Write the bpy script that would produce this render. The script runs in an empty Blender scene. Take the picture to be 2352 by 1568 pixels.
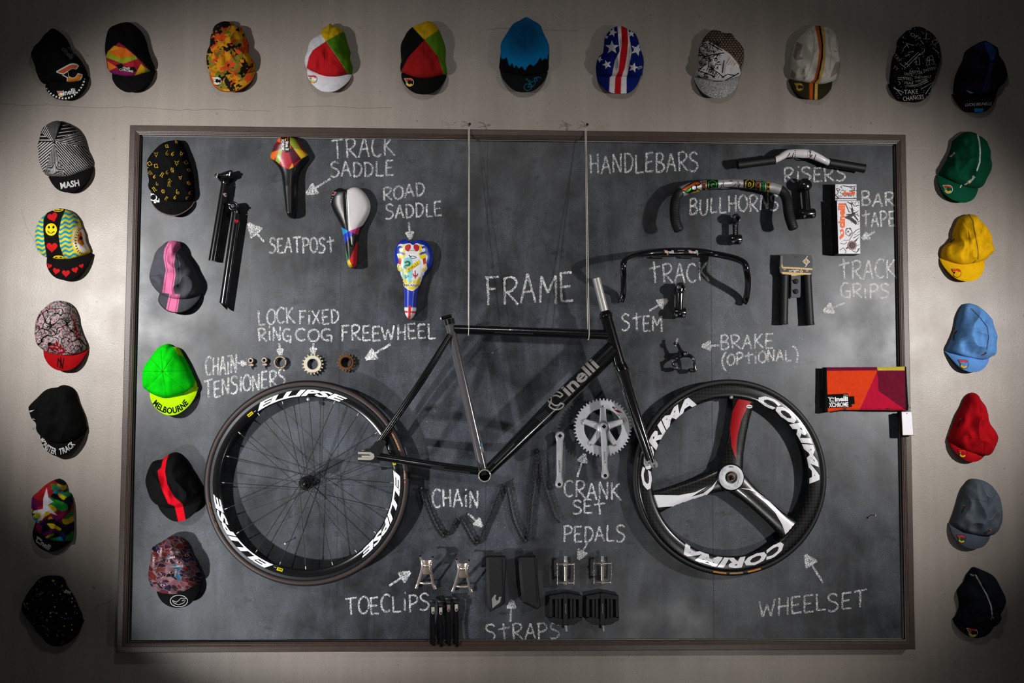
import bpy, bmesh, math, random
import numpy as np
from math import sin, cos, pi, radians, sqrt, atan2
from mathutils import Vector, noise
from mathutils.bvhtree import BVHTree
from mathutils.geometry import tessellate_polygon

random.seed(7)
SC = bpy.context.scene
COL = SC.collection

# ---------------------------------------------------------------- camera
# metres; board face is the plane y = 0, the wall is behind it (y = +0.03), the viewer stands at y < 0
FPX = 35.0 / 36.0 * 2352
CAMD = 3.3627451
PITCH, YAW, ROLL = radians(3.2354), radians(1.8360), radians(0.2222)
CAM = np.array([0.0, -CAMD, 0.0])
FW = np.array([sin(YAW) * cos(PITCH), cos(YAW) * cos(PITCH), sin(PITCH)])
_r = np.array([cos(YAW), -sin(YAW), 0.0])
_u = np.cross(_r, FW)
RT = cos(ROLL) * _r + sin(ROLL) * _u
UP = -sin(ROLL) * _r + cos(ROLL) * _u
cam = bpy.data.cameras.new('camera')
cam.lens = 35.0
cam.sensor_width = 36.0
cam.clip_start = 0.05
camo = bpy.data.objects.new('camera', cam)
COL.objects.link(camo)
from mathutils import Matrix
camo.matrix_world = Matrix(((RT[0], UP[0], -FW[0], CAM[0]), (RT[1], UP[1], -FW[1], CAM[1]),
                            (RT[2], UP[2], -FW[2], CAM[2]), (0, 0, 0, 1)))
SC.camera = camo

# ---------------------------------------------------------------- world, lamps, exposure
SC.view_settings.view_transform = 'Standard'
SC.view_settings.look = 'None'
SC.view_settings.gamma = 1.0
SC.view_settings.use_curve_mapping = False
SC.view_settings.exposure = 0.0
wd = bpy.data.worlds.new('dim room light')
wd.use_nodes = True
wd.node_tree.nodes['Background'].inputs[0].default_value = (0.85, 0.93, 1.0, 1)
wd.node_tree.nodes['Background'].inputs[1].default_value = 0.033
SC.world = wd


def spot(name, loc, target, watts, angle, blend=1.0, radius=0.05, col=(1, 1, 1)):
    l = bpy.data.lights.new(name, 'SPOT')
    l.energy = watts
    l.spot_size = radians(angle)
    l.spot_blend = blend
    l.shadow_soft_size = radius
    l.color = col
    o = bpy.data.objects.new(name, l)
    o.location = loc
    o.rotation_euler = (Vector(target) - Vector(loc)).to_track_quat('-Z', 'Y').to_euler()
    COL.objects.link(o)
    return o


spot('spot_lamp_upper_left', (-1.95, -1.9, 0.5), (-0.90, 0, 0.36), 255, 57, 1.0, 0.045, (1, 0.985, 0.97))
spot('spot_lamp_lower_left', (-2.0, -1.45, -1.25), (-0.42, 0, -0.36), 295, 37, 1.0, 0.045, (0.97, 0.985, 1))
spot('spot_lamp_right', (2.4, -2.0, 0.36), (1.05, 0, 0.14), 228, 57, 1.0, 0.045, (1, 0.975, 0.955))
spot('spot_fill_top', (0.1, -2.6, 1.75), (0.15, 0, 0.55), 31, 95, 1.0, 0.12, (1, 0.95, 0.9))  # added weak fill, keeps the top of the wall lit
spot('spot_lamp_low', (1.15, -2.3, -1.32), (0.45, 0, -0.75), 34, 70, 1.0, 0.06, (1, 0.98, 0.96))


# ---------------------------------------------------------------- picking points on the wall
def ray(px, py):
    return FW + RT * ((px - 1176) / FPX) - UP * ((py - 784) / FPX)


def P(px, py, h=0.0):
    """the point at height h off the board face that stands behind photograph pixel (px, py)"""
    d = ray(px, py)
    t = (-h + CAMD) / d[1]
    q = CAM + d * t
    return Vector((q[0], -h, q[2]))


def proj(V):
    V = np.asarray(V, float) - CAM
    z = V @ FW
    return 1176 + FPX * (V @ RT) / z, 784 - FPX * (V @ UP) / z


def mpp(h):                         # metres in one pixel at height h
    return (CAMD - h) / FPX


REG = dict(A1=(40, 20, 4.0552), A2=(620, 20, 4.0552), A3=(1120, 20, 3.7935), A4=(1740, 20, 3.8431), L1=(40, 260, 3.9214),
           L2=(40, 660, 3.7321), L3=(40, 1080, 3.7321), R1=(2080, 260, 3.7316), R2=(2080, 660, 3.7316), R3=(2080, 1060, 3.5625),
           B1=(290, 290, 3.4848), B2=(290, 760, 3.4087), B3=(290, 1010, 3.8261), S1=(590, 290, 5.0587), S2=(740, 420, 4.9),
           C1=(460, 690, 4.2), W1=(470, 860, 3.2), F1=(800, 680, 3.4848), W2=(1440, 840, 3.2), K1=(1230, 890, 5.0593),
           H1=(1330, 310, 3.0947), H2=(1340, 540, 4.6119), H3=(1760, 400, 4.3545), BR=(1480, 740, 5.88), T1=(1860, 820, 7.8407),
           D1=(780, 1080, 3.7333), D2=(1230, 1180, 5.2273), D3=(1680, 1230, 5.0591), PX=(0, 0, 1.0), BH=(1550, 405, 5.6))


def zz(reg, pts):
    x0, y0, s = REG[reg]
    return [(x0 + p[0] / s, y0 + p[1] / s) + tuple(p[2:]) for p in pts]


def z1(reg, x, y):
    x0, y0, s = REG[reg]
    return x0 + x / s, y0 + y / s


def lin(c):
    if isinstance(c, str):
        c = [int(c[i:i + 2], 16) / 255 for i in (0, 2, 4)]
        return tuple(x / 12.92 if x <= 0.04045 else ((x + 0.055) / 1.055) ** 2.4 for x in c)
    return tuple(c[:3])


# ---------------------------------------------------------------- materials (all read the colour the thing itself has)
def material(name, rough=0.6, metal=0.0, spec=0.5, bump=0.0, bscale=400.0, var=0.12, vscale=60.0, coat=0.0, sheen=0.0, weave=False):
    m = bpy.data.materials.new(name)
    m.use_nodes = True
    nt = m.node_tree
    b = nt.nodes['Principled BSDF']
    at = nt.nodes.new('ShaderNodeAttribute')
    at.attribute_name = 'Col'
    tc = nt.nodes.new('ShaderNodeTexCoord')
    nz = nt.nodes.new('ShaderNodeTexNoise')
    nz.inputs['Scale'].default_value = vscale
    nz.inputs['Detail'].default_value = 3
    nt.links.new(tc.outputs['Object'], nz.inputs['Vector'])
    mr = nt.nodes.new('ShaderNodeMapRange')
    mr.inputs[1].default_value = 0.25
    mr.inputs[2].default_value = 0.75
    mr.inputs[3].default_value = 1 - var
    mr.inputs[4].default_value = 1 + var
    nt.links.new(nz.outputs[0], mr.inputs[0])
    mx = nt.nodes.new('ShaderNodeVectorMath')
    mx.operation = 'SCALE'
    nt.links.new(at.outputs['Color'], mx.inputs[0])
    nt.links.new(mr.outputs[0], mx.inputs['Scale'])
    src = mx.outputs[0]
    if weave:
        mp = nt.nodes.new('ShaderNodeMapping')
        mp.inputs['Rotation'].default_value = (0, radians(45), 0)
        ck = nt.nodes.new('ShaderNodeTexChecker')
        ck.inputs['Scale'].default_value = 128
        ck.inputs['Color1'].default_value = (0.45, 0.45, 0.45, 1)
        ck.inputs['Color2'].default_value = (2.6, 2.5, 2.4, 1)
        nt.links.new(tc.outputs['Object'], mp.inputs['Vector'])
        cv = nt.nodes.new('ShaderNodeVectorMath')
        cv.operation = 'MULTIPLY'
        cv.inputs[1].default_value = (1, 0, 1)
        nt.links.new(mp.outputs[0], cv.inputs[0])
        ad = nt.nodes.new('ShaderNodeVectorMath')
        ad.operation = 'ADD'
        ad.inputs[1].default_value = (0.0, 0.0031, 0.0)
        nt.links.new(cv.outputs[0], ad.inputs[0])
        nt.links.new(ad.outputs[0], ck.inputs['Vector'])
        mu = nt.nodes.new('ShaderNodeVectorMath')
        mu.operation = 'MULTIPLY'
        nt.links.new(src, mu.inputs[0])
        nt.links.new(ck.outputs[0], mu.inputs[1])
        src = mu.outputs[0]
    nt.links.new(src, b.inputs['Base Color'])
    b.inputs['Roughness'].default_value = rough
    b.inputs['Metallic'].default_value = metal
    b.inputs['Specular IOR Level'].default_value = spec
    b.inputs['Coat Weight'].default_value = coat
    b.inputs['Coat Roughness'].default_value = 0.08
    b.inputs['Sheen Weight'].default_value = sheen
    if bump:
        n2 = nt.nodes.new('ShaderNodeTexNoise')
        n2.inputs['Scale'].default_value = bscale
        n2.inputs['Detail'].default_value = 4
        nt.links.new(tc.outputs['Object'], n2.inputs['Vector'])
        bp = nt.nodes.new('ShaderNodeBump')
        bp.inputs['Strength'].default_value = bump
        bp.inputs['Distance'].default_value = 0.002
        nt.links.new(n2.outputs[0], bp.inputs['Height'])
        nt.links.new(bp.outputs[0], b.inputs['Normal'])
    return m


M = dict(
    cloth=material('cotton cloth', 0.9, 0, 0.10, 0.25, 700, 0.10, 90),
    gloss=material('glossy lacquer', 0.2, 0, 0.7, 0, 0, 0.03, 40, coat=0.4),
    darkchrome=material('smoked chrome', 0.16, 0.55, 0.8, 0, 0, 0.03, 40, coat=0.5),
    satin=material('satin paint', 0.38, 0, 0.5, 0.03, 500, 0.05, 60),
    vinyl=material('saddle vinyl', 0.36, 0, 0.5, 0.05, 600, 0.03, 60),
    matte=material('matte plastic', 0.6, 0, 0.4, 0.08, 500, 0.08, 80),
    rubber=material('rubber', 0.55, 0, 0.4, 0.12, 600, 0.12, 120),
    paper=material('printed card', 0.5, 0, 0.4, 0.02, 200, 0.03, 60),
    alloy=material('brushed aluminium', 0.42, 0.62, 0.5, 0.05, 500, 0.06, 80),
    chrome=material('polished chrome', 0.24, 0.75, 0.5, 0, 0, 0.03, 30),
    steel=material('weathered steel', 0.48, 0.6, 0.5, 0.15, 600, 0.25, 150),
    carbon=material('lacquered carbon weave', 0.28, 0, 0.5, 0, 0, 0.02, 30, coat=0.3, weave=True),
    wood=material('brown painted wood', 0.42, 0, 0.4, 0.15, 220, 0.15, 25),
    cord=material('cotton cord', 0.9, 0, 0.2, 0.3, 900, 0.15, 300),
)


# ---------------------------------------------------------------- meshes
class MB:
    def __init__(s):
        s.V, s.F, s.C, s.S, s.K = [], [], [], [], []

    def add(s, V, F, col=(0.5, 0.5, 0.5), smooth=True, k=0):
        n = len(s.V)
        V = [tuple(v) for v in V]
        s.V += V
        if isinstance(col, np.ndarray) or (isinstance(col, list) and len(col) == len(V) and not isinstance(col[0], (int, float))):
            s.C += [tuple(lin(c)) for c in col]
        else:
            s.C += [lin(col)] * len(V)
        s.F += [tuple(i + n for i in f) for f in F]
        s.S += [smooth] * len(F)
        s.K += [k] * len(F)
        return n

    def bvh(s):
        return BVHTree.FromPolygons([Vector(v) for v in s.V], s.F)

    # --- shapes
    def tube(s, path, rad, n=14, col='111111', cap=True, k=0, flat=None, closed=False, smooth=True):
        pts = [Vector(p) for p in path]
        m = len(pts)
        if not isinstance(rad, (list, tuple)):
            rad = [rad] * m
        T = []
        for i in range(m):
            if closed:
                a, b = pts[i - 1], pts[(i + 1) % m]
            else:
                a, b = pts[max(i - 1, 0)], pts[min(i + 1, m - 1)]
            t = (b - a)
            T.append(t.normalized() if t.length > 1e-9 else Vector((0, 0, 1)))
        ref = Vector((0, -1, 0)) if abs(T[0].y) < 0.9 else Vector((1, 0, 0))
        nrm = (ref - T[0] * ref.dot(T[0])).normalized()
        V, F, cc = [], [], []
        percol = isinstance(col, list)
        for i in range(m):
            nrm = (nrm - T[i] * nrm.dot(T[i]))
            nrm = nrm.normalized() if nrm.length > 1e-6 else T[i].orthogonal().normalized()
            bn = T[i].cross(nrm)
            for j in range(n):
                a = 2 * pi * j / n
                fa = flat if flat else 1.0           # flat: the measure along the wall normal / across
                V.append(pts[i] + (nrm * cos(a) * fa + bn * sin(a)) * rad[i])
                cc.append(col[i] if percol else col)
        for i in range(m if closed else m - 1):
            i2 = (i + 1) % m
            for j in range(n):
                j2 = (j + 1) % n
                F.append((i * n + j, i * n + j2, i2 * n + j2, i2 * n + j))
        s.add(V, F, cc, smooth, k)
        if cap and not closed:
            for e, rev in ((0, False), (m - 1, True)):
                ring = V[e * n:(e + 1) * n]
                f = tuple(range(n))
                s.add(ring, [f[::-1] if rev else f], cc[e * n], False, k)

    def lathe(s, c, prof, n=48, col='222222', k=0, axis=(0, -1, 0), closed=False, smooth=True, a0=0.0, a1=2 * pi):
        """prof = [(radius, height along axis)]"""
        c = Vector(c)
        ax = Vector(axis).normalized()
        e1 = Vector((1, 0, 0)) if abs(ax.x) < 0.9 else Vector((0, 0, 1))
        e1 = (e1 - ax * e1.dot(ax)).normalized()
        e2 = ax.cross(e1)
        full = abs(a1 - a0) > 2 * pi - 1e-6
        m = n if full else n + 1
        V, F, cc = [], [], []
        percol = isinstance(col, list)
        q = len(prof)
        for i in range(m):
            a = a0 + (a1 - a0) * i / n
            d = e1 * cos(a) + e2 * sin(a)
            for j, (r, h) in enumerate(prof):
                V.append(c + d * r + ax * h)
                cc.append(col[j] if percol else col)
        for i in range(n):
            i2 = (i + 1) % m
            for j in range(q if closed else q - 1):
                j2 = (j + 1) % q
                F.append((i * q + j, i2 * q + j, i2 * q + j2, i * q + j2))
        s.add(V, F, cc, smooth, k)

    def ball(s, c, r, col='222222', n=14, k=0, sc=(1, 1, 1)):
        V, F = [], []
        c = Vector(c)
        m = n // 2 + 1
        for i in range(m):
            a = pi * i / (m - 1)
            for j in range(n):
                b = 2 * pi * j / n
                V.append(c + Vector((r * sin(a) * cos(b) * sc[0], r * sin(a) * sin(b) * sc[1], r * cos(a) * sc[2])))
        for i in range(m - 1):
            for j in range(n):
                F.append((i * n + j, i * n + (j + 1) % n, (i + 1) * n + (j + 1) % n, (i + 1) * n + j))
        s.add(V, F, col, True, k)

    def box(s, c, size, col='222222', k=0, rot=None, bevel=0.0):
        sx, sy, sz = [x / 2 for x in size]
        c = Vector(c)
        bm = bmesh.new()
        bmesh.ops.create_cube(bm, size=1)
        for v in bm.verts:
            v.co = Vector((v.co.x * 2 * sx, v.co.y * 2 * sy, v.co.z * 2 * sz))
        if bevel:
            bmesh.ops.bevel(bm, geom=bm.edges[:], offset=bevel, segments=2, affect='EDGES')
        V = [(rot @ v.co if rot else v.co) + c for v in bm.verts]
        bm.verts.index_update()
        F = [tuple(v.index for v in f.verts) for f in bm.faces]
        bm.free()
        s.add(V, F, col, False, k)

    def prism(s, poly, h0, h1, col='222222', bev=0.0, k=0, at=None, side=None):
        """outline given in photograph pixels at height h1 (or `at`), pushed straight back to h0"""
        pts = [P(x, y, h1 if at is None else at) for x, y in poly]
        s.wprism([(p.x, p.z) for p in pts], h0, h1, col, bev, k, side)

    def wprism(s, xz, h0, h1, col='222222', bev=0.0, k=0, side=None):
        q = len(xz)
        area = sum(xz[i][0] * xz[(i + 1) % q][1] - xz[(i + 1) % q][0] * xz[i][1] for i in range(q))
        if area < 0:
            xz = xz[::-1]
        ins = []
        for i in range(q):
            a, b, c = Vector(xz[i - 1]), Vector(xz[i]), Vector(xz[(i + 1) % q])
            d1, d2 = (b - a).normalized(), (c - b).normalized()
            nn = Vector((-d1.y - d2.y, d1.x + d2.x))
            if nn.length < 1e-6:
                nn = Vector((-d1.y, d1.x))
            ins.append(b + nn.normalized() * bev)
        tri = tessellate_polygon([[Vector((p[0], p[1], 0)) for p in xz]])
        front = [Vector((p.x, -h1, p.y)) for p in ins]
        mid = [Vector((p[0], -(h1 - bev), p[1])) for p in xz]
        back = [Vector((p[0], -h0, p[1])) for p in xz]

        def fix(t, V, want):
            a, b, c = (V[i] for i in t)
            return t if (b - a).cross(c - a).y * want > 0 else (t[0], t[2], t[1])
        s.add(front, [fix(t, front, -1) for t in tri], col, False, k)
        s.add(back, [fix(t, back, 1) for t in tri], side or col, False, k)
        loops = [(back, mid, False)] + ([(mid, front, True)] if bev else [])
        for A, B, sm in loops:
            V = A + B
            F = [(i, (i + 1) % q, q + (i + 1) % q, q + i) for i in range(q)]
            s.add(V, F, (side or col) if not sm else col, False, k)

    def ring(s, c, ro, ri, h0, h1, n=96, col='888888', bev=0.0, k=0):
        """flat ring about c on the wall normal; ro, ri functions of the angle, metres"""
        fo = ro if callable(ro) else (lambda a: ro)
        fi = ri if callable(ri) else (lambda a: ri)
        L = [[], [], [], [], [], []]
        for i in range(n):
            a = 2 * pi * i / n
            for j, (r, h) in enumerate(((fo(a), h0), (fo(a), h1 - bev), (fo(a) - bev, h1), (fi(a) + bev, h1), (fi(a), h1 - bev), (fi(a), h0))):
                L[j].append(Vector((c[0] + r * cos(a), c[1] - h, c[2] + r * sin(a))))
        for j in range(6):
            A, B = L[j], L[(j + 1) % 6]
            if j == 1 and bev == 0 or j == 3 and bev == 0:
                continue
            F = [(i, (i + 1) % n, n + (i + 1) % n, n + i) for i in range(n)]
            s.add(A + B, F, col, False, k)

    # --- printing on what has been built so far
    def decal(s, tris, mapf, col, maxlen=5.0, off=0.0007, k=0, tree=None):
        tree = tree or s.bvh()
        V, F, cache = [], [], {}
        org = Vector(CAM)

        def vert(u):
            px, py = mapf(u)
            key = (round(px, 2), round(py, 2))
            if key in cache:
                return cache[key]
            d = Vector(ray(px, py)).normalized()
            loc, nor, idx, dist = tree.ray_cast(org, d)
            r = None
            if loc is not None:
                if nor.dot(d) > 0:
                    nor = -nor
                V.append(loc + nor * off)
                r = len(V) - 1
            cache[key] = r
            return r

        def sub(a, b, c, depth):
            pa, pb, pc = mapf(a), mapf(b), mapf(c)
            l = [math.dist(pa, pb), math.dist(pb, pc), math.dist(pc, pa)]
            i = l.index(max(l))
            if l[i] > maxlen and depth < 16:
                e = [(a, b, c), (b, c, a), (c, a, b)][i]
                mid = ((e[0][0] + e[1][0]) / 2, (e[0][1] + e[1][1]) / 2)
                sub(e[0], mid, e[2], depth + 1)
                sub(mid, e[1], e[2], depth + 1)
                return
            q = [vert(a), vert(b), vert(c)]
            if None in q or len(set(q)) < 3:
                return
            A, B, C_ = (V[i] for i in q)
            if max((A - B).length, (B - C_).length, (C_ - A).length) > 6 * maxlen * 0.0015 + 0.02:
                return
            n = (B - A).cross(C_ - A)
            if n.dot(A - org) > 0:
                q = q[::-1]
            F.append(tuple(q))
        for t in tris:
            sub(t[0], t[1], t[2], 0)
        if F:
            s.add(V, F, col, True, k)

    def dpoly(s, poly, col, reg='PX', **kw):
        pts = zz(reg, poly)
        tri = tessellate_polygon([[Vector((p[0], p[1], 0)) for p in pts]])
        s.decal([[pts[i][:2] for i in t] for t in tri], lambda u: u, col, **kw)

    def dcirc(s, x, y, r, col, reg='PX', ry=None, n=20, **kw):
        s.dpoly([(x + r * cos(2 * pi * i / n), y + (ry or r) * sin(2 * pi * i / n)) for i in range(n)], col, reg, **kw)

    def dline(s, pts, w, col, reg='PX', **kw):
        s.decal(ribbon(zz(reg, pts), w / REG[reg][2]), lambda u: u, col, **kw)

    def dtext(s, txt, x, y, size, col, reg='PX', rot=0.0, sx=1.0, shear=0.0, bold=0.02, width=None, **kw):
        """size = capital height; (x, y) = middle of the word; rot anticlockwise degrees; width overrides sx"""
        x, y = z1(reg, x, y)
        sc = REG[reg][2]
        tris, w = text_tris(txt, bold, shear)
        hgt = size / sc
        kx = (width / sc / w) if width else hgt * sx
        a = radians(rot)

        def mp2(u):
            dx, dy = (u[0] - w / 2) * kx, (u[1] - 0.5) * hgt
            return x + dx * cos(a) - dy * sin(a), y - (dx * sin(a) + dy * cos(a))
        s.decal(tris, mp2, col, **kw)

    def darc(s, txt, cx, cy, r0, r1, a0, a1, col, bold=0.03, shear=0.0, wc=None, sc=None, **kw):
        """word along a circle, px; letters' feet at r0, tops at r1, running from angle a0 to a1 (degrees, clockwise if a1 < a0)"""
        tris, w = text_tris(txt, bold, shear)

        def mp(u):
            a = radians(a0 + (a1 - a0) * u[0] / w)
            q0, q1 = (r0(u[0] / w), r1(u[0] / w)) if callable(r0) else (r0, r1)
            r = q0 + (q1 - q0) * u[1]
            if wc is not None:                      # on the wheel's own plane, in metres
                q = proj([(wc[0] + r / sc * cos(a), wc[1], wc[2] + r / sc * sin(a))])
                return float(q[0][0]), float(q[1][0])
            return cx + r * cos(a), cy - r * sin(a)
        s.decal(tris, mp, col, **kw)

    def build(s, name, mats, parent=None, org=None):
        if not isinstance(mats, (list, tuple)):
            mats = [mats]
        root = parent
        while root is not None and root.parent is not None:
            root = root.parent
        o = np.array(org if org is not None else (root.location if root else (0, 0, 0)), float)
        me = bpy.data.meshes.new(name)
        V = np.asarray(s.V, float) - o
        me.from_pydata(V.tolist(), [], s.F)
        me.polygons.foreach_set('use_smooth', s.S)
        me.polygons.foreach_set('material_index', s.K)
        at = me.color_attributes.new('Col', 'FLOAT_COLOR', 'POINT')
        C = np.ones((len(s.V), 4), np.float32)
        C[:, :3] = np.asarray(s.C, np.float32)
        at.data.foreach_set('color', C.ravel())
        for m in mats:
            me.materials.append(M[m] if isinstance(m, str) else m)
        me.validate()
        me.update()
        ob = bpy.data.objects.new(name, me)
        COL.objects.link(ob)
        if parent is not None:
            ob.parent = parent
        else:
            ob.location = o
        return ob


def ribbon(pts, w):
    """triangles of a flat line of width w through 2D points"""
    pts = [Vector(p[:2]) for p in pts]
    L, R = [], []
    for i, p in enumerate(pts):
        a, b = pts[max(i - 1, 0)], pts[min(i + 1, len(pts) - 1)]
        d = (b - a)
        d = d.normalized() if d.length > 1e-9 else Vector((1, 0))
        n = Vector((-d.y, d.x)) * w / 2
        L.append(tuple(p + n))
        R.append(tuple(p - n))
    T = []
    for i in range(len(pts) - 1):
        T += [(L[i], R[i], R[i + 1]), (L[i], R[i + 1], L[i + 1])]
    return T


_tc = {}


def text_tris(txt, bold=0.02, shear=0.0):
    key = (txt, bold, shear)
    if key in _tc:
        return _tc[key]
    cu = bpy.data.curves.new('lettering', 'FONT')
    cu.body = txt
    cu.offset = bold
    cu.shear = shear
    cu.resolution_u = 2
    cu.fill_mode = 'FRONT'
    ob = bpy.data.objects.new('lettering', cu)
    COL.objects.link(ob)
    bpy.context.view_layer.update()
    me = bpy.data.meshes.new_from_object(ob)
    me.calc_loop_triangles()
    co = [tuple(v.co) for v in me.vertices]
    x0 = min(c[0] for c in co)
    w = max(c[0] for c in co) - x0
    H = 0.73 if any(ch.isupper() or ch in 'lidt0123456789' for ch in txt) else 0.55
    T = [[((co[i][0] - x0), co[i][1] / H) for i in t.vertices] for t in me.loop_triangles]
    bpy.data.objects.remove(ob)
    bpy.data.curves.remove(cu)
    bpy.data.meshes.remove(me)
    _tc[key] = (T, w)
    return T, w


def catmull(pts, n=8, closed=False):
    P_ = [np.array(p, float) for p in pts]
    m = len(P_)
    out = []
    rng = range(m if closed else m - 1)
    for i in rng:
        if closed:
            a, b, c, d = P_[i - 1], P_[i], P_[(i + 1) % m], P_[(i + 2) % m]
        else:
            b, c = P_[i], P_[i + 1]
            a = P_[i - 1] if i > 0 else 2 * b - c
            d = P_[i + 2] if i + 2 < m else 2 * c - b
        for k in range(n):
            t = k / n
            out.append(0.5 * ((2 * b) + (-a + c) * t + (2 * a - 5 * b + 4 * c - d) * t * t + (-a + 3 * b - 3 * c + d) * t ** 3))
    if not closed:
        out.append(P_[-1])
    return [tuple(o) for o in out]


def resample(pts, n, closed=False):
    A = np.array(pts, float)
    if closed:
        A = np.vstack([A, A[:1]])
    d = np.r_[0, np.cumsum(np.linalg.norm(np.diff(A, axis=0), axis=1))]
    t = np.linspace(0, d[-1], n + 1)[:-1] if closed else np.linspace(0, d[-1], n)
    return np.stack([np.interp(t, d, A[:, i]) for i in range(A.shape[1])], 1)


def thing(name, label, cat, at, group=None):
    o = bpy.data.objects.new(name, None)
    o.empty_display_size = 0.05
    COL.objects.link(o)
    o.location = at
    o['label'] = label
    o['category'] = cat
    if group:
        o['group'] = group
    return o


def tag(o, label, cat, group=None):
    o['label'] = label
    o['category'] = cat
    if group:
        o['group'] = group
    return o


def dup(root, loc, label, rz=0.0):
    """a copy of a thing with its parts and their sub-parts, turned rz about the wall normal"""
    def cp(o, par):
        c = o.copy()
        COL.objects.link(c)
        c.parent = par
        for ch in o.children:
            cp(ch, c)
        return c
    r = cp(root, None)
    r.location = loc
    r.rotation_euler = (0, rz, 0)
    r['label'] = label
    return r
# ================================================================ the wall
def wall_material():
    m = bpy.data.materials.new('grey plaster')
    m.use_nodes = True
    nt = m.node_tree
    N, L = nt.nodes, nt.links
    b = N['Principled BSDF']
    tc = N.new('ShaderNodeTexCoord')

    def nz(scale, detail=4, vec=(1, 1, 1), rough=0.5):
        mp = N.new('ShaderNodeMapping')
        mp.inputs['Scale'].default_value = vec
        L.new(tc.outputs['Object'], mp.inputs['Vector'])
        n = N.new('ShaderNodeTexNoise')
        n.inputs['Scale'].default_value = scale
        n.inputs['Detail'].default_value = detail
        n.inputs['Roughness'].default_value = rough
        L.new(mp.outputs[0], n.inputs['Vector'])
        return n.outputs[0]

    def ramp(src, lo, hi, a, c):
        r = N.new('ShaderNodeMapRange')
        for i, v in enumerate((lo, hi, a, c)):
            r.inputs[1 + i].default_value = v
        L.new(src, r.inputs[0])
        return r.outputs[0]

    def mul(a, c):
        r = N.new('ShaderNodeMath')
        r.operation = 'MULTIPLY'
        L.new(a, r.inputs[0])
        L.new(c, r.inputs[1])
        return r.outputs[0]
    v = mul(ramp(nz(1.6, 5), 0.3, 0.7, 0.88, 1.1), ramp(nz(6, 4, (4.0, 1, 0.25)), 0.3, 0.7, 0.93, 1.06))
    v = mul(v, ramp(nz(260, 3), 0.3, 0.7, 0.95, 1.05))
    v = mul(v, ramp(nz(70, 2), 0.24, 0.30, 0.55, 1.0))                     # small dark pits
    v = mul(v, ramp(nz(14, 5, (0.8, 1, 4.5), 0.65), 0.70, 0.78, 1.0, 0.78))  # scuffs
    sc = N.new('ShaderNodeVectorMath')
    sc.operation = 'SCALE'
    sc.inputs[0].default_value = (0.335, 0.290, 0.252)
    L.new(v, sc.inputs['Scale'])
    L.new(sc.outputs[0], b.inputs['Base Color'])
    L.new(ramp(nz(9, 3), 0.3, 0.7, 0.36, 0.46), b.inputs['Roughness'])
    b.inputs['Specular IOR Level'].default_value = 0.42
    bp = N.new('ShaderNodeBump')
    bp.inputs['Strength'].default_value = 0.22
    bp.inputs['Distance'].default_value = 0.0025
    L.new(nz(260, 4), bp.inputs['Height'])
    L.new(bp.outputs[0], b.inputs['Normal'])
    return m


M['wall'] = wall_material()
w = MB()
w.add([(-4, 0.03, -2.2), (4, 0.03, -2.2), (4, 0.03, 2.6), (-4, 0.03, 2.6), (-4, 0.15, -2.2), (4, 0.15, -2.2), (4, 0.15, 2.6), (-4, 0.15, 2.6)],
      [(0, 1, 2, 3), (5, 4, 7, 6), (4, 0, 3, 7), (1, 5, 6, 2), (3, 2, 6, 7), (4, 5, 1, 0)], (0.33, 0.29, 0.25), False)
wo = w.build('wall_back', 'wall')
wo['kind'] = 'structure'
WALLH = -0.03
w = MB()
w.add([(-4, .15, -1.6), (4, .15, -1.6), (4, -5, -1.6), (-4, -5, -1.6), (-4, .15, -1.7), (4, .15, -1.7), (4, -5, -1.7), (-4, -5, -1.7)],
      [(3, 2, 1, 0), (4, 5, 6, 7), (0, 1, 5, 4), (2, 3, 7, 6), (1, 2, 6, 5), (3, 0, 4, 7)], '3a3734', False)
w.build('floor', 'matte')['kind'] = 'structure'
# hair cracks and pale scuffs in the plaster, part of the wall's face
random.seed(3)
for nm, pts, w_, c_ in (('hairline_crack', [(0, 238), (60, 243), (110, 240), (190, 247), (300, 246), (420, 252), (520, 251), (620, 256)], 1.1, '5c544b'),
                        ('hairline_crack', [(1120, 66), (1180, 66), (1300, 71), (1330, 70)], 1.0, '5e564c'), ('hairline_crack', [(2085, 340), (2140, 341)], 1.4, 'b4a89a'),
                        ('hairline_crack', [(660, 246), (760, 244), (830, 249), (900, 247)], 1.0, '5c544b'), ('hairline_crack', [(48, 480), (60, 520), (82, 560), (88, 585)], 1.0, '8a8074'),
                        ('paint_scuff', [(222, 1392), (238, 1386), (252, 1383), (262, 1374)], 2.6, '857a6e'), ('paint_scuff', [(218, 1400), (226, 1395)], 2.4, '857a6e'), ('paint_scuff', [(215, 1346), (217, 1352)], 5, '7d7368'),
                        ('paint_scuff', [(80, 238), (84, 262), (92, 290)], 1.6, '9a8f82')):
    m_ = MB()
    p2_ = [(x + random.uniform(-1.2, 1.2), y + random.uniform(-1.2, 1.2)) for x, y in resample(pts, max(6, int(len(pts) * 5)))]
    T_ = ribbon(p2_, w_ * .6)
    for t_ in T_:
        m_.add([P(x, y, WALLH + .0004) for x, y in t_], [(0, 1, 2)], c_, False)
    m_.build(nm, 'paper', wo)
# ================================================================ the chalkboard
BX0, BX1 = P(318, 311).x - 0.002, P(2064, 330).x + 0.01
OUT = dict(tl=(300, 288), tr=(2082, 308), br=(2101, 1490), bl=(265, 1500))
X0, X1 = -1.18916 * 0.9935, 1.472016 * 0.9935
Z1, Z0 = 0.916487 * 0.9935, -0.84126 * 0.9935
FWD = 0.031                                     # width of the frame's rails


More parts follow.
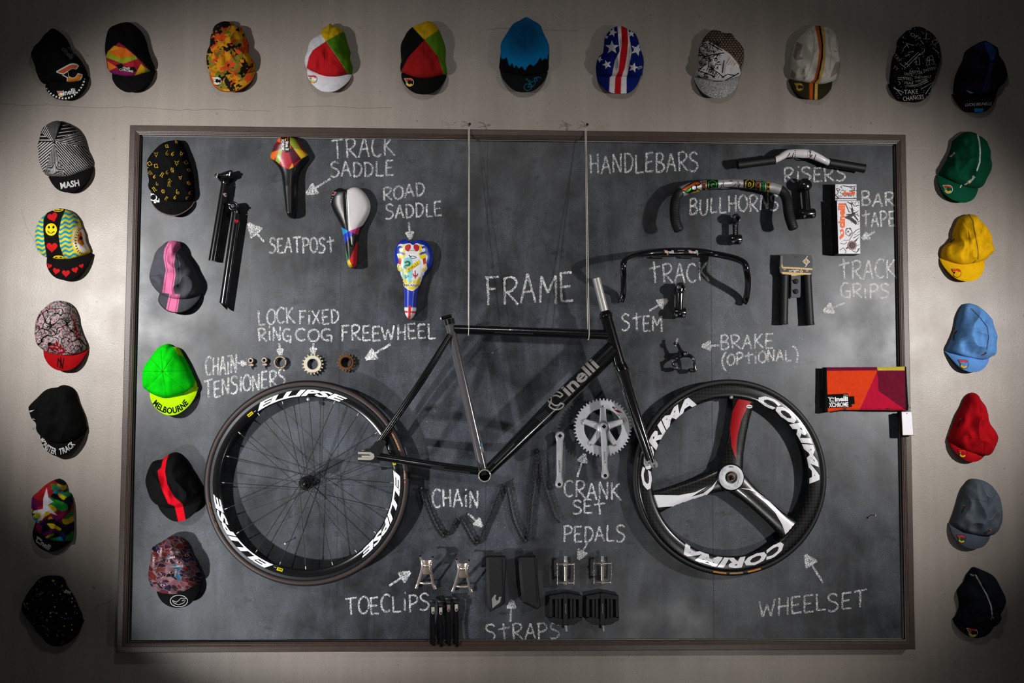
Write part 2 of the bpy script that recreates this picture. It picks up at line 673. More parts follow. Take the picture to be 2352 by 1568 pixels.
def board_material():
    m = bpy.data.materials.new('chalk dusted slate')
    m.use_nodes = True
    nt = m.node_tree
    N, L = nt.nodes, nt.links
    b = N['Principled BSDF']
    tc = N.new('ShaderNodeTexCoord')

    def nz(scale, detail=4, vec=(1, 1, 1), rough=0.5, dist=0.0):
        mp = N.new('ShaderNodeMapping')
        mp.inputs['Scale'].default_value = vec
        L.new(tc.outputs['Object'], mp.inputs['Vector'])
        n = N.new('ShaderNodeTexNoise')
        n.inputs['Scale'].default_value = scale
        n.inputs['Detail'].default_value = detail
        n.inputs['Roughness'].default_value = rough
        n.inputs['Distortion'].default_value = dist
        L.new(mp.outputs[0], n.inputs['Vector'])
        return n.outputs[0]

    def ramp(src, lo, hi, a, c):
        r = N.new('ShaderNodeMapRange')
        for i, v in enumerate((lo, hi, a, c)):
            r.inputs[1 + i].default_value = v
        L.new(src, r.inputs[0])
        return r.outputs[0]

    def mth(op, a, c):
        r = N.new('ShaderNodeMath')
        r.operation = op
        for i, q in enumerate((a, c)):
            if isinstance(q, (int, float)):
                r.inputs[i].default_value = q
            else:
                L.new(q, r.inputs[i])
        return r.outputs[0]
    haze = ramp(nz(2.3, 7, (1, 1, 0.8), 0.62, 0.8), 0.40, 0.70, 0.0, 1.0)       # wiped chalk
    wipe = ramp(nz(5, 5, (2.5, 1, 0.5), 0.65, 0.5), 0.46, 0.72, 0.0, 0.8)
    cloud = ramp(nz(11, 5, (1, 1, 1), 0.6, 0.3), 0.42, 0.72, 0.0, 0.7)
    grain = ramp(nz(330, 3, (1, 1, 1), 0.7), 0.36, 0.66, 0.45, 1.6)
    dust = ramp(nz(190, 2), 0.63, 0.76, 0.0, 0.28)
    spots = ramp(nz(17, 3, (0.8, 1, 1.2), 0.6), 0.29, 0.40, 0.40, 1.0)           # dark damp finger spots
    k = mth('MULTIPLY', mth('ADD', mth('MULTIPLY', mth('ADD', mth('ADD', haze, wipe), cloud), 0.040), 0.008), grain)
    k = mth('ADD', mth('MULTIPLY', k, spots), mth('MULTIPLY', dust, mth('MULTIPLY', haze, haze)))
    sc = N.new('ShaderNodeVectorMath')
    sc.operation = 'SCALE'
    sc.inputs[0].default_value = (0.88, 1.0, 1.22)
    L.new(k, sc.inputs['Scale'])
    L.new(sc.outputs[0], b.inputs['Base Color'])
    L.new(ramp(nz(7, 4), 0.3, 0.7, 0.34, 0.50), b.inputs['Roughness'])
    b.inputs['Specular IOR Level'].default_value = 0.55
    bp = N.new('ShaderNodeBump')
    bp.inputs['Strength'].default_value = 0.12
    bp.inputs['Distance'].default_value = 0.0012
    L.new(nz(620, 4), bp.inputs['Height'])
    L.new(bp.outputs[0], b.inputs['Normal'])
    return m


def chalk_material():
    m = bpy.data.materials.new('white chalk')
    m.use_nodes = True
    nt = m.node_tree
    N, L = nt.nodes, nt.links
    b = N['Principled BSDF']
    b.inputs['Roughness'].default_value = 0.95
    b.inputs['Specular IOR Level'].default_value = 0.1
    at = N.new('ShaderNodeAttribute')
    at.attribute_name = 'Col'
    L.new(at.outputs['Color'], b.inputs['Base Color'])
    tc = N.new('ShaderNodeTexCoord')
    n = N.new('ShaderNodeTexNoise')
    n.inputs['Scale'].default_value = 480
    n.inputs['Detail'].default_value = 2
    n2 = N.new('ShaderNodeTexNoise')
    n2.inputs['Scale'].default_value = 60
    L.new(tc.outputs['Object'], n.inputs['Vector'])
    L.new(tc.outputs['Object'], n2.inputs['Vector'])
    ad = N.new('ShaderNodeMath')
    ad.operation = 'MULTIPLY_ADD'
    ad.inputs[1].default_value = 0.35
    L.new(n2.outputs[0], ad.inputs[0])
    L.new(n.outputs[0], ad.inputs[2])
    r = N.new('ShaderNodeMapRange')
    for i, v in enumerate((0.60, 0.80, 0.05, 0.92)):
        r.inputs[1 + i].default_value = v
    L.new(ad.outputs[0], r.inputs[0])
    L.new(r.outputs[0], b.inputs['Alpha'])
    return m


M['board'] = board_material()
M['chalk'] = chalk_material()
board = thing('chalkboard', 'large black chalkboard in a brown wooden frame covered with chalk words', 'chalkboard', ((X0 + X1) / 2, 0, (Z0 + Z1) / 2))
b = MB()
x0, x1, z0, z1_ = X0 + 0.02, X1 - 0.02, Z0 + 0.02, Z1 - 0.02
b.add([(x0, 0, z0), (x1, 0, z0), (x1, 0, z1_), (x0, 0, z1_), (x0, 0.028, z0), (x1, 0.028, z0), (x1, 0.028, z1_), (x0, 0.028, z1_)],
      [(0, 1, 2, 3), (5, 4, 7, 6), (4, 0, 3, 7), (1, 5, 6, 2), (3, 2, 6, 7), (4, 5, 1, 0)], (0.03, 0.03, 0.035), False)
b.build('writing_surface', 'board', board)
b = MB()
for t in (0.268, 0.455, 0.745):               # the thin joints between the boards
    x = X0 + (X1 - X0) * t
    b.box((x, -0.0002, (Z0 + Z1) / 2), (0.0012, 0.0006, Z1 - Z0 - 0.07), '2c2f33')
o = b.build('joint_line', 'matte', board)


def rail(p, q, inn):
    """mitred rail from corner p to corner q, the inside towards inn; stepped moulding"""
    r = MB()
    p, q = Vector((p[0], 0, p[1])), Vector((q[0], 0, q[1]))
    d = (q - p).normalized()
    n = Vector((inn[0], 0, inn[1]))
    prof = [(0, -0.029), (0, 0.020), (0.002, 0.022), (0.018, 0.022), (0.0188, 0.0205), (0.0218, 0.0200), (0.0226, 0.0185), (0.0262, 0.0180), (0.0275, 0.0165), (FWD, 0.0155), (FWD, 0.0)]
    V = []
    for e, sgn in ((p, 1), (q, -1)):
        for o_, h in prof:
            V.append(e + n * o_ + d * o_ * sgn + Vector((0, -h, 0)))
    m = len(prof)
    F = [(i, i + 1, m + i + 1, m + i) for i in range(m - 1)]
    if d.cross(n).y > 0:
        F = [f[::-1] for f in F]
    r.add(V, F, '43342c', False)
    r.build('frame_rail', 'wood', board)
    r = MB()                                      # light chalk line where the rail meets the slate
    a, c = p + n * (FWD + 0.0006) + d * FWD, q + n * (FWD + 0.0006) - d * FWD
    r.tube([a + Vector((0, -0.002, 0)), c + Vector((0, -0.002, 0))], 0.0016, 6, '8d8a86')
    r.build('inner_bead', 'matte', board)


rail((X0, Z1), (X1, Z1), (0, -1))
rail((X1, Z1), (X1, Z0), (-1, 0))
rail((X1, Z0), (X0, Z0), (0, 1))
rail((X0, Z0), (X0, Z1), (1, 0))

# ---------------------------------------------------------------- chalk writing
def arc(cx, cy, rx, ry, a0, a1, n=14):
    return [(cx + rx * cos(radians(a0 + (a1 - a0) * i / n)), cy + ry * sin(radians(a0 + (a1 - a0) * i / n))) for i in range(n + 1)]


GL = {  # width, strokes in a unit box, y upwards
    'T': (.8, [[(0, .96), (.8, 1.02)], [(.38, 1), (.42, 0)]]),
    't': (.8, [[(0, .72), (.8, .86)], [(.36, 1.1), (.45, 0)]]),
    'R': (.72, [[(.06, 1), (.12, 0)], [(0, .92), (.3, 1.02), (.6, .92), (.62, .7), (.4, .5), (.1, .44)], [(.2, .46), (.75, -.02)]]),
    'A': (.7, [[(.0, -.02), (.34, 1)], [(.34, 1), (.7, 0)], [(.1, .36), (.58, .4)]]),
    'C': (.66, [arc(.4, .5, .38, .5, 50, 310)]),
    'K': (.72, [[(.08, 1), (.1, 0)], [(.62, 1), (.1, .48)], [(.16, .52), (.78, .0)]]),
    'S': (.66, [[(.6, .86), (.4, 1), (.12, .95), (.04, .76), (.2, .58), (.5, .46), (.62, .26), (.46, .04), (.2, -.02), (.0, .06)]]),
    'D': (.68, [[(.08, 1), (.1, 0)], [(0, .98), (.35, .96), (.62, .74), (.64, .38), (.42, .08), (.06, 0)]]),
    'L': (.6, [[(.08, 1), (.08, .02)], [(.08, .02), (.62, .04)]]),
    'E': (.6, [[(.06, 1), (.06, 0)], [(.04, .98), (.58, 1)], [(.06, .5), (.5, .53)], [(.06, .01), (.62, .03)]]),
    'O': (.7, [arc(.36, .5, .36, .5, 100, 470)]),
    'P': (.66, [[(.08, 1), (.1, -.04)], [(0, .96), (.36, 1), (.62, .84), (.58, .6), (.3, .46), (.08, .46)]]),
    'F': (.62, [[(.1, 1), (.12, -.04)], [(0, .98), (.62, 1)], [(.12, .56), (.48, .56)]]),
    'X': (.7, [[(.02, 1), (.68, 0)], [(.66, 1), (.02, 0)]]),
    'N': (.7, [[(.06, 0), (.06, 1)], [(.06, 1), (.6, .02)], [(.6, 0), (.64, 1.04)]]),
    'G': (.72, [arc(.4, .5, .38, .48, 55, 300), [(.36, .42), (.72, .44), (.68, -.12)]]),
    'H': (.7, [[(.08, 1), (.08, 0)], [(.62, 1), (.62, 0)], [(.0, .48), (.66, .52)]]),
    'W': (1.0, [[(0, .95), (.24, 0)], [(.24, 0), (.5, .72)], [(.5, .72), (.74, 0)], [(.74, 0), (.98, 1)]]),
    'U': (.7, [[(.06, 1), (.06, .3), (.2, .02), (.5, .02), (.62, .3), (.64, 1)]]),
    'M': (.86, [[(.06, 0), (.1, 1)], [(.1, 1), (.42, .36)], [(.42, .36), (.78, 1)], [(.78, 1), (.82, -.06)]]),
    'B': (.68, [[(.06, 1), (.1, 0)], [(0, .96), (.36, 1), (.56, .82), (.44, .6), (.12, .52)], [(.12, .52), (.5, .46), (.66, .24), (.44, .02), (.04, .0)]]),
    'I': (.2, [[(.1, 1), (.1, 0)]]),
    'i': (.26, [[(.12, .72), (.13, 0)], [(.13, 1.0), (.13, 1.09)]]),
    '(': (.4, [[(.4, 1.3), (.14, .9), (.06, .4), (.2, -.1), (.5, -.5)]]),
    ')': (.5, [[(.0, 1.35), (.3, 1.1), (.46, .6), (.44, .1), (.34, -.25)]]),
}


def chalk_strip(mb, pts, w, h=0.0006, g=0.82):
    """a hand drawn line of chalk: photograph pixels on the slate"""
    pts = resample(pts, max(4, int(math.dist(pts[0], pts[-1]) / 4) + 6 if len(pts) < 4 else len(pts)))
    out = []
    for i, p in enumerate(pts):
        out.append((p[0] + random.uniform(-.45, .45), p[1] + random.uniform(-.45, .45)))
    V, F = [], []
    m = len(out)
    for i in range(m):
        a, b_ = np.array(out[max(i - 1, 0)]), np.array(out[min(i + 1, m - 1)])
        d = b_ - a
        d = d / (np.linalg.norm(d) + 1e-9)
        n = np.array((-d[1], d[0]))
        ww = w * random.uniform(.75, 1.15) / 2
        for sgn in (1, -1):
            q = np.array(out[i]) + n * ww * sgn
            V.append(P(q[0], q[1], h))
    for i in range(m - 1):
        F.append((2 * i, 2 * i + 1, 2 * i + 3, 2 * i + 2))
    mb.add(V, F, (g, g, g * 0.99), False)


def chalk_word(txt, bl, brr, hgt, w=4.6, slant=0.0, shown=None):
    mb = MB()
    gap = 0.16
    tot = sum(GL[c][0] for c in txt) + gap * (len(txt) - 1)
    bl, brr = np.array(bl, float), np.array(brr, float)
    ux = (brr - bl) / tot
    uy = np.array((slant * hgt, -hgt))
    x = 0
    hl = 0.0006
    for c in txt:
        gw, st = GL[c]
        jy = random.uniform(-.05, .05)
        js = random.uniform(.94, 1.06)
        tilt = random.uniform(-.05, .05)
        for s_ in st:
            s2 = catmull(s_, 5) if len(s_) > 3 else s_
            pts = [tuple(bl + ux * (x + p[0] + tilt * p[1]) + uy * (p[1] * js + jy)) for p in s2]
            hl += 0.00001
            chalk_strip(mb, pts, w, hl, 0.82)
            if random.random() < .35:                 # a second pass of the chalk
                chalk_strip(mb, [(p[0] + random.uniform(-1.2, 1.2), p[1] + random.uniform(-1, 1)) for p in pts], w * .6, hl + 0.00003, 0.82)
        x += gw + gap
    o = mb.build('chalk_word', 'chalk', board)
    o['label'] = 'white chalk word ' + (shown or txt).upper()
    return o


def chalk_arrow(tail, tip, size=24, w=5.0, what='', head=1.0):
    mb = MB()
    t, e = np.array(tail, float), np.array(tip, float)
    d = (e - t) / np.linalg.norm(e - t)
    n = np.array((-d[1], d[0]))
    base = e - d * size
    chalk_strip(mb, [tuple(t), tuple((t + base) / 2), tuple(base + d * 4)], w, 0.0007)
    for s in np.linspace(-1, 1, 9):                   # the filled head: strokes from the base to the tip
        a = base + n * s * size * .5 * head
        chalk_strip(mb, [tuple(a), tuple(e + n * s * 1.5)], w * .85, 0.0007 + 0.00004 * (s + 1))
    chalk_strip(mb, [tuple(base + n * size * .52 * head), tuple(base - n * size * .52 * head)], w * .8, 0.0009)
    o = mb.build('chalk_arrow', 'chalk', board)
    o['label'] = 'white chalk arrow pointing to the ' + what


WORDS = [('TRACK', (762, 364), (905, 358), 45), ('SADDLE', (759, 405), (904, 403), 34), ('ROAD', (879, 461), (975, 449), 29),
         ('SADDLE', (886, 504), (1014, 494), 31), ('SEATPOSt', (619, 580), (768, 579), 34), ('LOCK', (593, 746), (676, 741), 36),
         ('FiXED', (686, 745), (778, 742), 31), ('RiNG', (593, 782), (668, 783), 30), ('COG', (679, 782), (762, 783), 28),
         ('FREEWHEEL', (783, 783), (1000, 777), 33), ('CHAiN', (472, 862), (544, 857), 42), ('TENSIONERS', (469, 916), (655, 884), 38),
         ('FRAME', (1116, 697), (1316, 692), 64), ('HANDLEBARS', (1355, 400), (1604, 390), 43), ('RiSERS', (1800, 418), (1942, 414), 32),
         ('BULLHORNS', (1583, 494), (1788, 481), 37), ('BAR', (1978, 472), (2054, 474), 32), ('tAPE', (1979, 519), (2055, 519), 33),
         ('tRACK', (1926, 642), (2057, 637), 42), ('GRiPS', (1931, 685), (2041, 683), 33), ('tRACK', (1491, 648), (1627, 647), 42),
         ('StEM', (1428, 759), (1521, 759), 35), ('BRAKE', (1654, 802), (1775, 798), 32), ('(OPtiONAL)', (1657, 840), (1833, 826), 25),
         ('CHAiN', (993, 1165), (1099, 1164), 40), ('CRANK', (1295, 1140), (1425, 1150), 38), ('SEt', (1315, 1178), (1389, 1180), 31),
         ('PEDALS', (1294, 1243), (1435, 1243), 36), ('TOECLiPS', (793, 1413), (986, 1400), 38), ('StRAPS', (1116, 1472), (1285, 1466), 36),
         ('WHEELSET', (1743, 1417), (1990, 1393), 38)]
for t_, a_, c_, h_ in WORDS:
    chalk_word(t_, a_, c_, h_, 5.4 if t_ == 'FRAME' else 4.5)
for a_, c_, s_, wh in [((759, 410), (704, 445), 24, 'black nosed saddle'), ((939, 510), (942, 549), 16, 'blue saddle'),
                       ((607, 556), (570, 513), 30, 'seatposts'), ((641, 788), (645, 815), 13, 'lock ring'),
                       ((719.5, 788), (719.5, 813), 13, 'fixed cog'), ((897, 790), (840, 824), 24, 'freewheel'),
                       ((546, 834), (566, 834), 11, 'chain tensioners'), ((2010, 532), (1980, 548), 16, 'bar tape'),
                       ((1941, 695), (1891, 715), 22, 'track grips'), ((1491, 714), (1533, 688), 22, 'stem'),
                       ((1653, 793), (1612, 794), 20, 'brake'), ((1326, 1095), (1343, 1042), 19, 'crank set'),
                       ((1076, 1179), (1107, 1209), 18, 'chain'), ((894, 1345), (942, 1313), 24, 'toe clips'),
                       ((1172, 1428), (1176, 1377), 19, 'wide straps'), ((1349, 1246), (1328, 1284), 21, 'pedals'),
                       ((1891, 1339), (1850, 1274), 26, 'front wheel')]:
    chalk_arrow(a_, c_, s_, 5.0, wh, 1.1)
# ================================================================ caps
def sdf(poly, X, Y):
    """signed distance, negative inside"""
    A = np.array([p[:2] for p in poly], float)
    Bq = np.roll(A, -1, 0)
    d2 = np.full(X.shape, 1e18)
    ins = np.zeros(X.shape, bool)
    for (ax, ay), (bx, by) in zip(A, Bq):
        ex, ey = bx - ax, by - ay
        wx, wy = X - ax, Y - ay
        t = np.clip((wx * ex + wy * ey) / (ex * ex + ey * ey + 1e-12), 0, 1)
        d2 = np.minimum(d2, (wx - ex * t) ** 2 + (wy - ey * t) ** 2)
        c = ((ay <= Y) & (by > Y)) | ((by <= Y) & (ay > Y))
        if abs(ey) > 1e-9:
            ins ^= c & (X < ax + (Y - ay) / ey * ex)
    d = np.sqrt(d2)
    return np.where(ins, -d, d)


def ldist(pts, X, Y):
    d2 = np.full(X.shape, 1e18)
    for a, b_ in zip(pts[:-1], pts[1:]):
        ex, ey = b_[0] - a[0], b_[1] - a[1]
        wx, wy = X - a[0], Y - a[1]
        t = np.clip((wx * ex + wy * ey) / (ex * ex + ey * ey + 1e-12), 0, 1)
        d2 = np.minimum(d2, (wx - ex * t) ** 2 + (wy - ey * t) ** 2)
    return np.sqrt(d2)


def star(x, y, r, rot=0, inner=.42, n=5):
    return [(x + (r if i % 2 == 0 else r * inner) * sin(pi * i / n + radians(rot)), y - (r if i % 2 == 0 else r * inner) * cos(pi * i / n + radians(rot))) for i in range(2 * n)]


def heart(x, y, r, rot=0):
    out = []
    for i in range(24):
        t = 2 * pi * i / 24
        hx, hy = 16 * sin(t) ** 3 / 16, -(13 * cos(t) - 5 * cos(2 * t) - 2 * cos(3 * t) - cos(4 * t)) / 16
        out.append((x + r * (hx * cos(rot) - hy * sin(rot)), y + r * (hx * sin(rot) + hy * cos(rot))))
    return out


def noise2(X, Y, sc, seed=0.0):
    return np.array([noise.noise(Vector((x * sc, y * sc, seed))) for x, y in zip(X, Y)])


def paint(ops, px, py, reg, base):
    x0, y0, s = REG[reg]
    X, Y = (px - x0) * s, (py - y0) * s
    C = np.tile(np.array(lin(base)), (len(X), 1))
    aa = s * 0.55
    for op in ops:
        if op[0] == 'poly':
            a = np.clip(0.5 - sdf(op[1], X, Y) / (2 * aa), 0, 1)
        elif op[0] == 'line':
            a = np.clip(0.5 - (ldist(op[1], X, Y) - op[2] / 2) / (2 * aa), 0, 1)
        elif op[0] == 'circ':
            a = np.clip(0.5 - (np.hypot(X - op[1], Y - op[2]) - op[3]) / (2 * aa), 0, 1)
        elif op[0] == 'fn':
            a, c = op[1](X, Y)
            C = C * (1 - a[:, None]) + c * a[:, None]
            continue
        C = C * (1 - a[:, None]) + np.array(lin(op[-1]))[None] * a[:, None]
    return C


# the winged C emblem: unit strokes (x right, y up)
def emblem(mb, x, y, r, reg, outline='111111', red='d8322c', yel='e8b92e', grn='3f9b3a', fill=None, rot=0, tree=None, mono=None, line=None):
    """winged letter: a red wing curling over the top, a short wing, a lower crescent"""
    a = radians(rot)
    cx, cy = z1(reg, x, y)
    R = r / REG[reg][2]

    def T(p):
        return cx + R * (p[0] * cos(a) - p[1] * sin(a)), cy - R * (p[0] * sin(a) + p[1] * cos(a))

    def ar(r_, a0, a1, n=12, ox=.14, oy=-.04):
        return [(ox + r_ * cos(radians(a0 + (a1 - a0) * i / n)), oy + r_ * sin(radians(a0 + (a1 - a0) * i / n))) for i in range(n + 1)]
    kw = dict(tree=tree or mb.bvh(), maxlen=3.5)
    wing = [(-1.0, .70)] + ar(.76, 88, 28) + ar(.44, 28, 96) + [(-.12, .38), (-.62, .34)]
    short = [(-.66, .26), (-.16, .28), (-.30, -.02), (-.34, -.22)]
    cres = [(-.40, -.16)] + ar(.42, 200, 322) + ar(.76, 322, 205)
    if line:
        for sh in (wing, short, cres):
            mb.dline([T(p) for p in sh + sh[:1]], R * .13, line, off=.0016, **kw)
        return
    back = [(-1.14, .84), (-.2, .86)] + ar(.90, 92, -158, 24) + [(-.62, -.05)]
    if outline:
        mb.dpoly([T(p) for p in back], outline, off=.0007, **kw)
    if fill:
        bk = [(-1.0, .75), (-.2, .77)] + ar(.80, 92, -156, 24) + [(-.52, 0)]
        mb.dpoly([T(p) for p in bk], fill, off=.0012, **kw)
    mb.dpoly([T(p) for p in wing], mono or red, off=.0018, **kw)
    mb.dpoly([T(p) for p in short], mono or grn, off=.0018, **kw)
    mb.dpoly([T(p) for p in cres], mono or yel, off=.0018, **kw)


def make_cap(name_label, reg, crown, brim, cc, bc, cops=(), bops=(), H=.078, fold=.010, seams=(), base=0.0, deco=None, bdeco=None,
             seed=1, res=(190, 64), edge=None, seamc=None, mats=('cloth', 'cloth'), NB=44, U=12):
    h_c, h_b = base + .022, base + .036
    out = resample(catmull(zz(reg, crown), 6, True), res[0], True)
    bl = resample(catmull(zz(reg, brim), 6), NB)
    ctr = (out.max(0) + out.min(0)) / 2 * .5 + out.mean(0) * .5
    n = len(out)
    i0 = int(np.argmin(np.hypot(*(out - bl[0]).T)))
    i1 = int(np.argmin(np.hypot(*(out - bl[-1]).T)))
    fwd_ = [(i0 + k) % n for k in range((i1 - i0) % n + 1)]
    bwd = [(i0 - k) % n for k in range((i0 - i1) % n + 1)]
    arc_ = fwd_ if out[fwd_][:, 1].mean() > out[bwd][:, 1].mean() else bwd
    lift = np.zeros(n)
    for k, i in enumerate(arc_):
        t = k / max(1, len(arc_) - 1)
        lift[i] = min(1, 4 * t, 4 * (1 - t)) ** .7
    o = P(ctr[0], ctr[1], base)
    root = thing('cycling_cap', name_label, 'cap', o, 'cycling caps hung on the wall and chalkboard')
    # crown
    nr = res[1]
    V, F = [], []
    seamw = [np.array(zz(reg, s_)) for s_ in seams]
    px2, rr, hh = [], [], []
    for j in range(nr + 1):
        r = sin(pi / 2 * j / nr) if j else 0
        for i in range(n if j else 1):
            q = ctr + (out[i] - ctr) * r
            p = P(q[0], q[1], h_c)
            hb = base + .004 + lift[i] * .030
            h = hb + (H - (hb - base)) * max(0, 1 - r * r) ** .42
            V.append([p.x, 0, p.z])
            hh.append(h)
            rr.append(r)
    V, hh, rr = np.array(V), np.array(hh), np.array(rr)
    f1 = np.array([noise.noise(Vector((x * 22 + seed * 7.1, z * 16, seed * 3.3))) for x, _, z in V])
    f2 = np.array([noise.noise(Vector((x * 48 + seed * 2.1, z * 30, seed * 9.7))) for x, _, z in V])
    ridge = (1 - np.abs(f1) * 2.2)
    env = np.clip(1.25 - rr ** 6, 0, 1) * np.clip((hh - base) / H, .1, 1)
    hh = hh + env * fold * (.9 * ridge - .5 + .55 * f2)
    hh = np.maximum(hh, base + .002)
    V[:, 1] = -hh
    for _ in range(1):
        pxs, pys = proj(V)
        x0, y0, s_ = REG[reg]
        for sm in seamw:
            d = ldist([tuple(q) for q in sm], pxs, pys)
            hh = hh - np.clip(1.6 - d, 0, 1.6) * .0011
        V[:, 1] = -hh
    for i in range(n):
        F.append((0, 1 + (i + 1) % n, 1 + i))
    for j in range(1, nr):
        a, b_ = 1 + (j - 1) * n, 1 + j * n
        for i in range(n):
            i2 = (i + 1) % n
            F.append((a + i, a + i2, b_ + i2, b_ + i))
    pxs, pys = proj(V)
    ops = list(cops)
    if seamc:
        ops += [('line', s_, 2.2, seamc) for s_ in seams]
    C = paint(ops, pxs, pys, reg, cc)
    mb = MB()
    # orientation: front faces look at -y
    e1, e2 = V[F[0][1]] - V[F[0][0]], V[F[0][2]] - V[F[0][0]]
    if np.cross(e1, e2)[1] > 0:
        F = [f[::-1] for f in F]
    mb.add(V.tolist(), F, C, True)
    # brim
    m = 45
    sidx = np.array([out[i] for i in arc_])
    sm = resample(sidx, NB)
    mbb = MB()
    Vb, Fb = [], []
    for t in range(U + 1):
        f = t / U
        for i in range(NB):
            s01 = i / (NB - 1)
            top = sm[i] + (ctr - sm[i]) * .10
            q = top * (1 - f) + bl[i] * f
            p = P(q[0], q[1], h_b)
            a = sin(pi * s01)
            h = base + .006 + a ** .8 * (.030 + .012 * sin(pi * min(1, f * 1.1) * .5) - .014 * f * f)
            Vb.append((p.x, -h, p.z))
    for t in range(U):
        for i in range(NB - 1):
            Fb.append((t * NB + i, t * NB + i + 1, (t + 1) * NB + i + 1, (t + 1) * NB + i))
    Vb = np.array(Vb)
    # finer colour: subdivide for patterns
    e1, e2 = Vb[Fb[20][1]] - Vb[Fb[20][0]], Vb[Fb[20][2]] - Vb[Fb[20][0]]
    if np.cross(e1, e2)[1] > 0:
        Fb = [f[::-1] for f in Fb]
    pxs, pys = proj(Vb)
    Cb = paint(list(bops), pxs, pys, reg, bc)
    nb = len(Vb)
    back = Vb + np.array((0, .0035, 0))
    mbb.add(Vb.tolist(), Fb, Cb, True)
    mbb.add(back.tolist(), [f[::-1] for f in Fb], Cb, True)
    loop = list(range(NB)) + [t * NB + NB - 1 for t in range(1, U + 1)] + [U * NB + i for i in range(NB - 2, -1, -1)] + [t * NB for t in range(U - 1, 0, -1)]
    ec = edge or bc
    mbb.add([tuple(Vb[i]) for i in loop] + [tuple(back[i]) for i in loop],
            [(i, (i + 1) % len(loop), len(loop) + (i + 1) % len(loop), len(loop) + i) for i in range(len(loop))], ec, False)
    if edge:
        mbb.tube([tuple(Vb[U * NB + i] + np.array((0, .0015, 0))) for i in range(NB)], .0022, 6, edge)
    if bdeco:
        bdeco(mbb)
    mbb.build('brim', mats[1], root)
    if deco:
        deco(mb)
    mb.build('crown', mats[0], root)
    return root
WB = WALLH
random.seed(11)
BK = '0b0b0c'
# 1 black cap, checkered brim edge ------------------------------------------------
A1b = [(222, 690), (260, 760), (330, 820), (430, 850), (520, 825), (590, 760), (630, 690), (637, 610)]


def d1(mb):
    e = resample(catmull(zz('A1', A1b), 6), 40)
    c = e.mean(0) + np.array((0, -25))
    T = mb.bvh()
    for i in range(0, 38):
        if i % 2:
            continue
        a, b_ = e[i], e[i + 1]
        q = [a + (c - a) * .03, b_ + (c - b_) * .03, b_ + (c - b_) * .12, a + (c - a) * .12]
        mb.dpoly([tuple(x) for x in q], 'ece9e2', tree=T)
    mb.dtext('inelli', 482, 772, 52, 'eeeeee', 'A1', rot=10, width=116, bold=.022, tree=T)
    emblem(mb, 402, 792, 30, 'A1', outline='f0eee8', tree=T)


def d1c(mb):
    T = mb.bvh()
    emblem(mb, 500, 605, 105, 'A1', outline='0b0b0c', red='d05a32', yel='d9822f', grn='15151a', rot=28, tree=T)
    emblem(mb, 500, 605, 112, 'A1', line='dcd8d0', rot=28, tree=T)
    mb.dtext('cinelli', 470, 410, 48, '55585c', 'A1', rot=-47, width=130, tree=T)
    mb.dtext('cinelli', 520, 400, 28, '6a6c70', 'A1', rot=-47, width=120, tree=T)


make_cap('black cycling cap with a white checkered brim edge', 'A1',
         [(340, 180), (420, 240), (465, 310), (490, 370), (560, 450), (615, 540), (635, 610), (600, 670), (500, 690), (380, 690), (270, 690), (215, 680),
          (180, 610), (160, 540), (130, 440), (150, 370), (200, 320), (245, 255), (300, 205)], A1b, BK, BK, base=WB, bdeco=d1, deco=d1c, seed=1, fold=.014)

# 2 black cap, coloured wedge front --------------------------------------------------
def d2c(mb):
    T = mb.bvh()
    mb.dpoly([(915, 525), (970, 510), (985, 530), (1040, 545), (1085, 540), (1112, 580), (1060, 595), (960, 575)], '111111', 'A1', tree=T)
    mb.dtext('cinelli', 1015, 548, 22, 'd8d2c8', 'A1', rot=-12, width=70, tree=T, off=.0018)
    mb.dtext('CHROME', 1015, 572, 20, 'd8d2c8', 'A1', rot=-9, width=130, tree=T, off=.0018)


make_cap('black cycling cap with an orange, olive, red and purple wedge front', 'A1',
         [(1035, 122), (1090, 150), (1150, 210), (1190, 300), (1205, 370), (1235, 460), (1265, 540), (1235, 580), (1180, 610), (1080, 640), (960, 630), (850, 580),
          (830, 500), (815, 400), (820, 310), (850, 190), (930, 140)],
         [(850, 580), (870, 650), (920, 720), (990, 765), (1050, 775), (1120, 760), (1190, 710), (1240, 640), (1262, 550)], BK, BK, base=WB, seed=2, deco=d2c,
         cops=[('poly', [(945, 315), (1000, 350), (1090, 430), (1180, 520), (1240, 580), (1180, 620), (1080, 645), (960, 640), (845, 580), (835, 490), (820, 440), (850, 390)], '8e1f33'),
               ('poly', [(900, 345), (1010, 370), (1092, 435), (960, 462), (842, 400)], 'd96a1e'),
               ('poly', [(900, 345), (925, 350), (945, 375), (850, 400)], 'cf9a1c'),
               ('poly', [(842, 400), (960, 462), (1095, 437), (1118, 466), (985, 512), (822, 452)], '8f9a22'),
               ('poly', [(820, 470), (985, 520), (1118, 466), (1150, 520), (1000, 560)], 'a81f2c'),
               ('poly', [(835, 485), (925, 545), (850, 580)], 'dd6f1d'),
               ('poly', [(848, 580), (920, 560), (1110, 590), (1080, 650), (960, 640)], '7c1f54'),
               ('poly', [(1108, 595), (1150, 515), (1190, 550), (1240, 582), (1080, 645)], 'd6a41c'),
               ('poly', [(1183, 545), (1242, 582), (1188, 605)], '7d9430')])

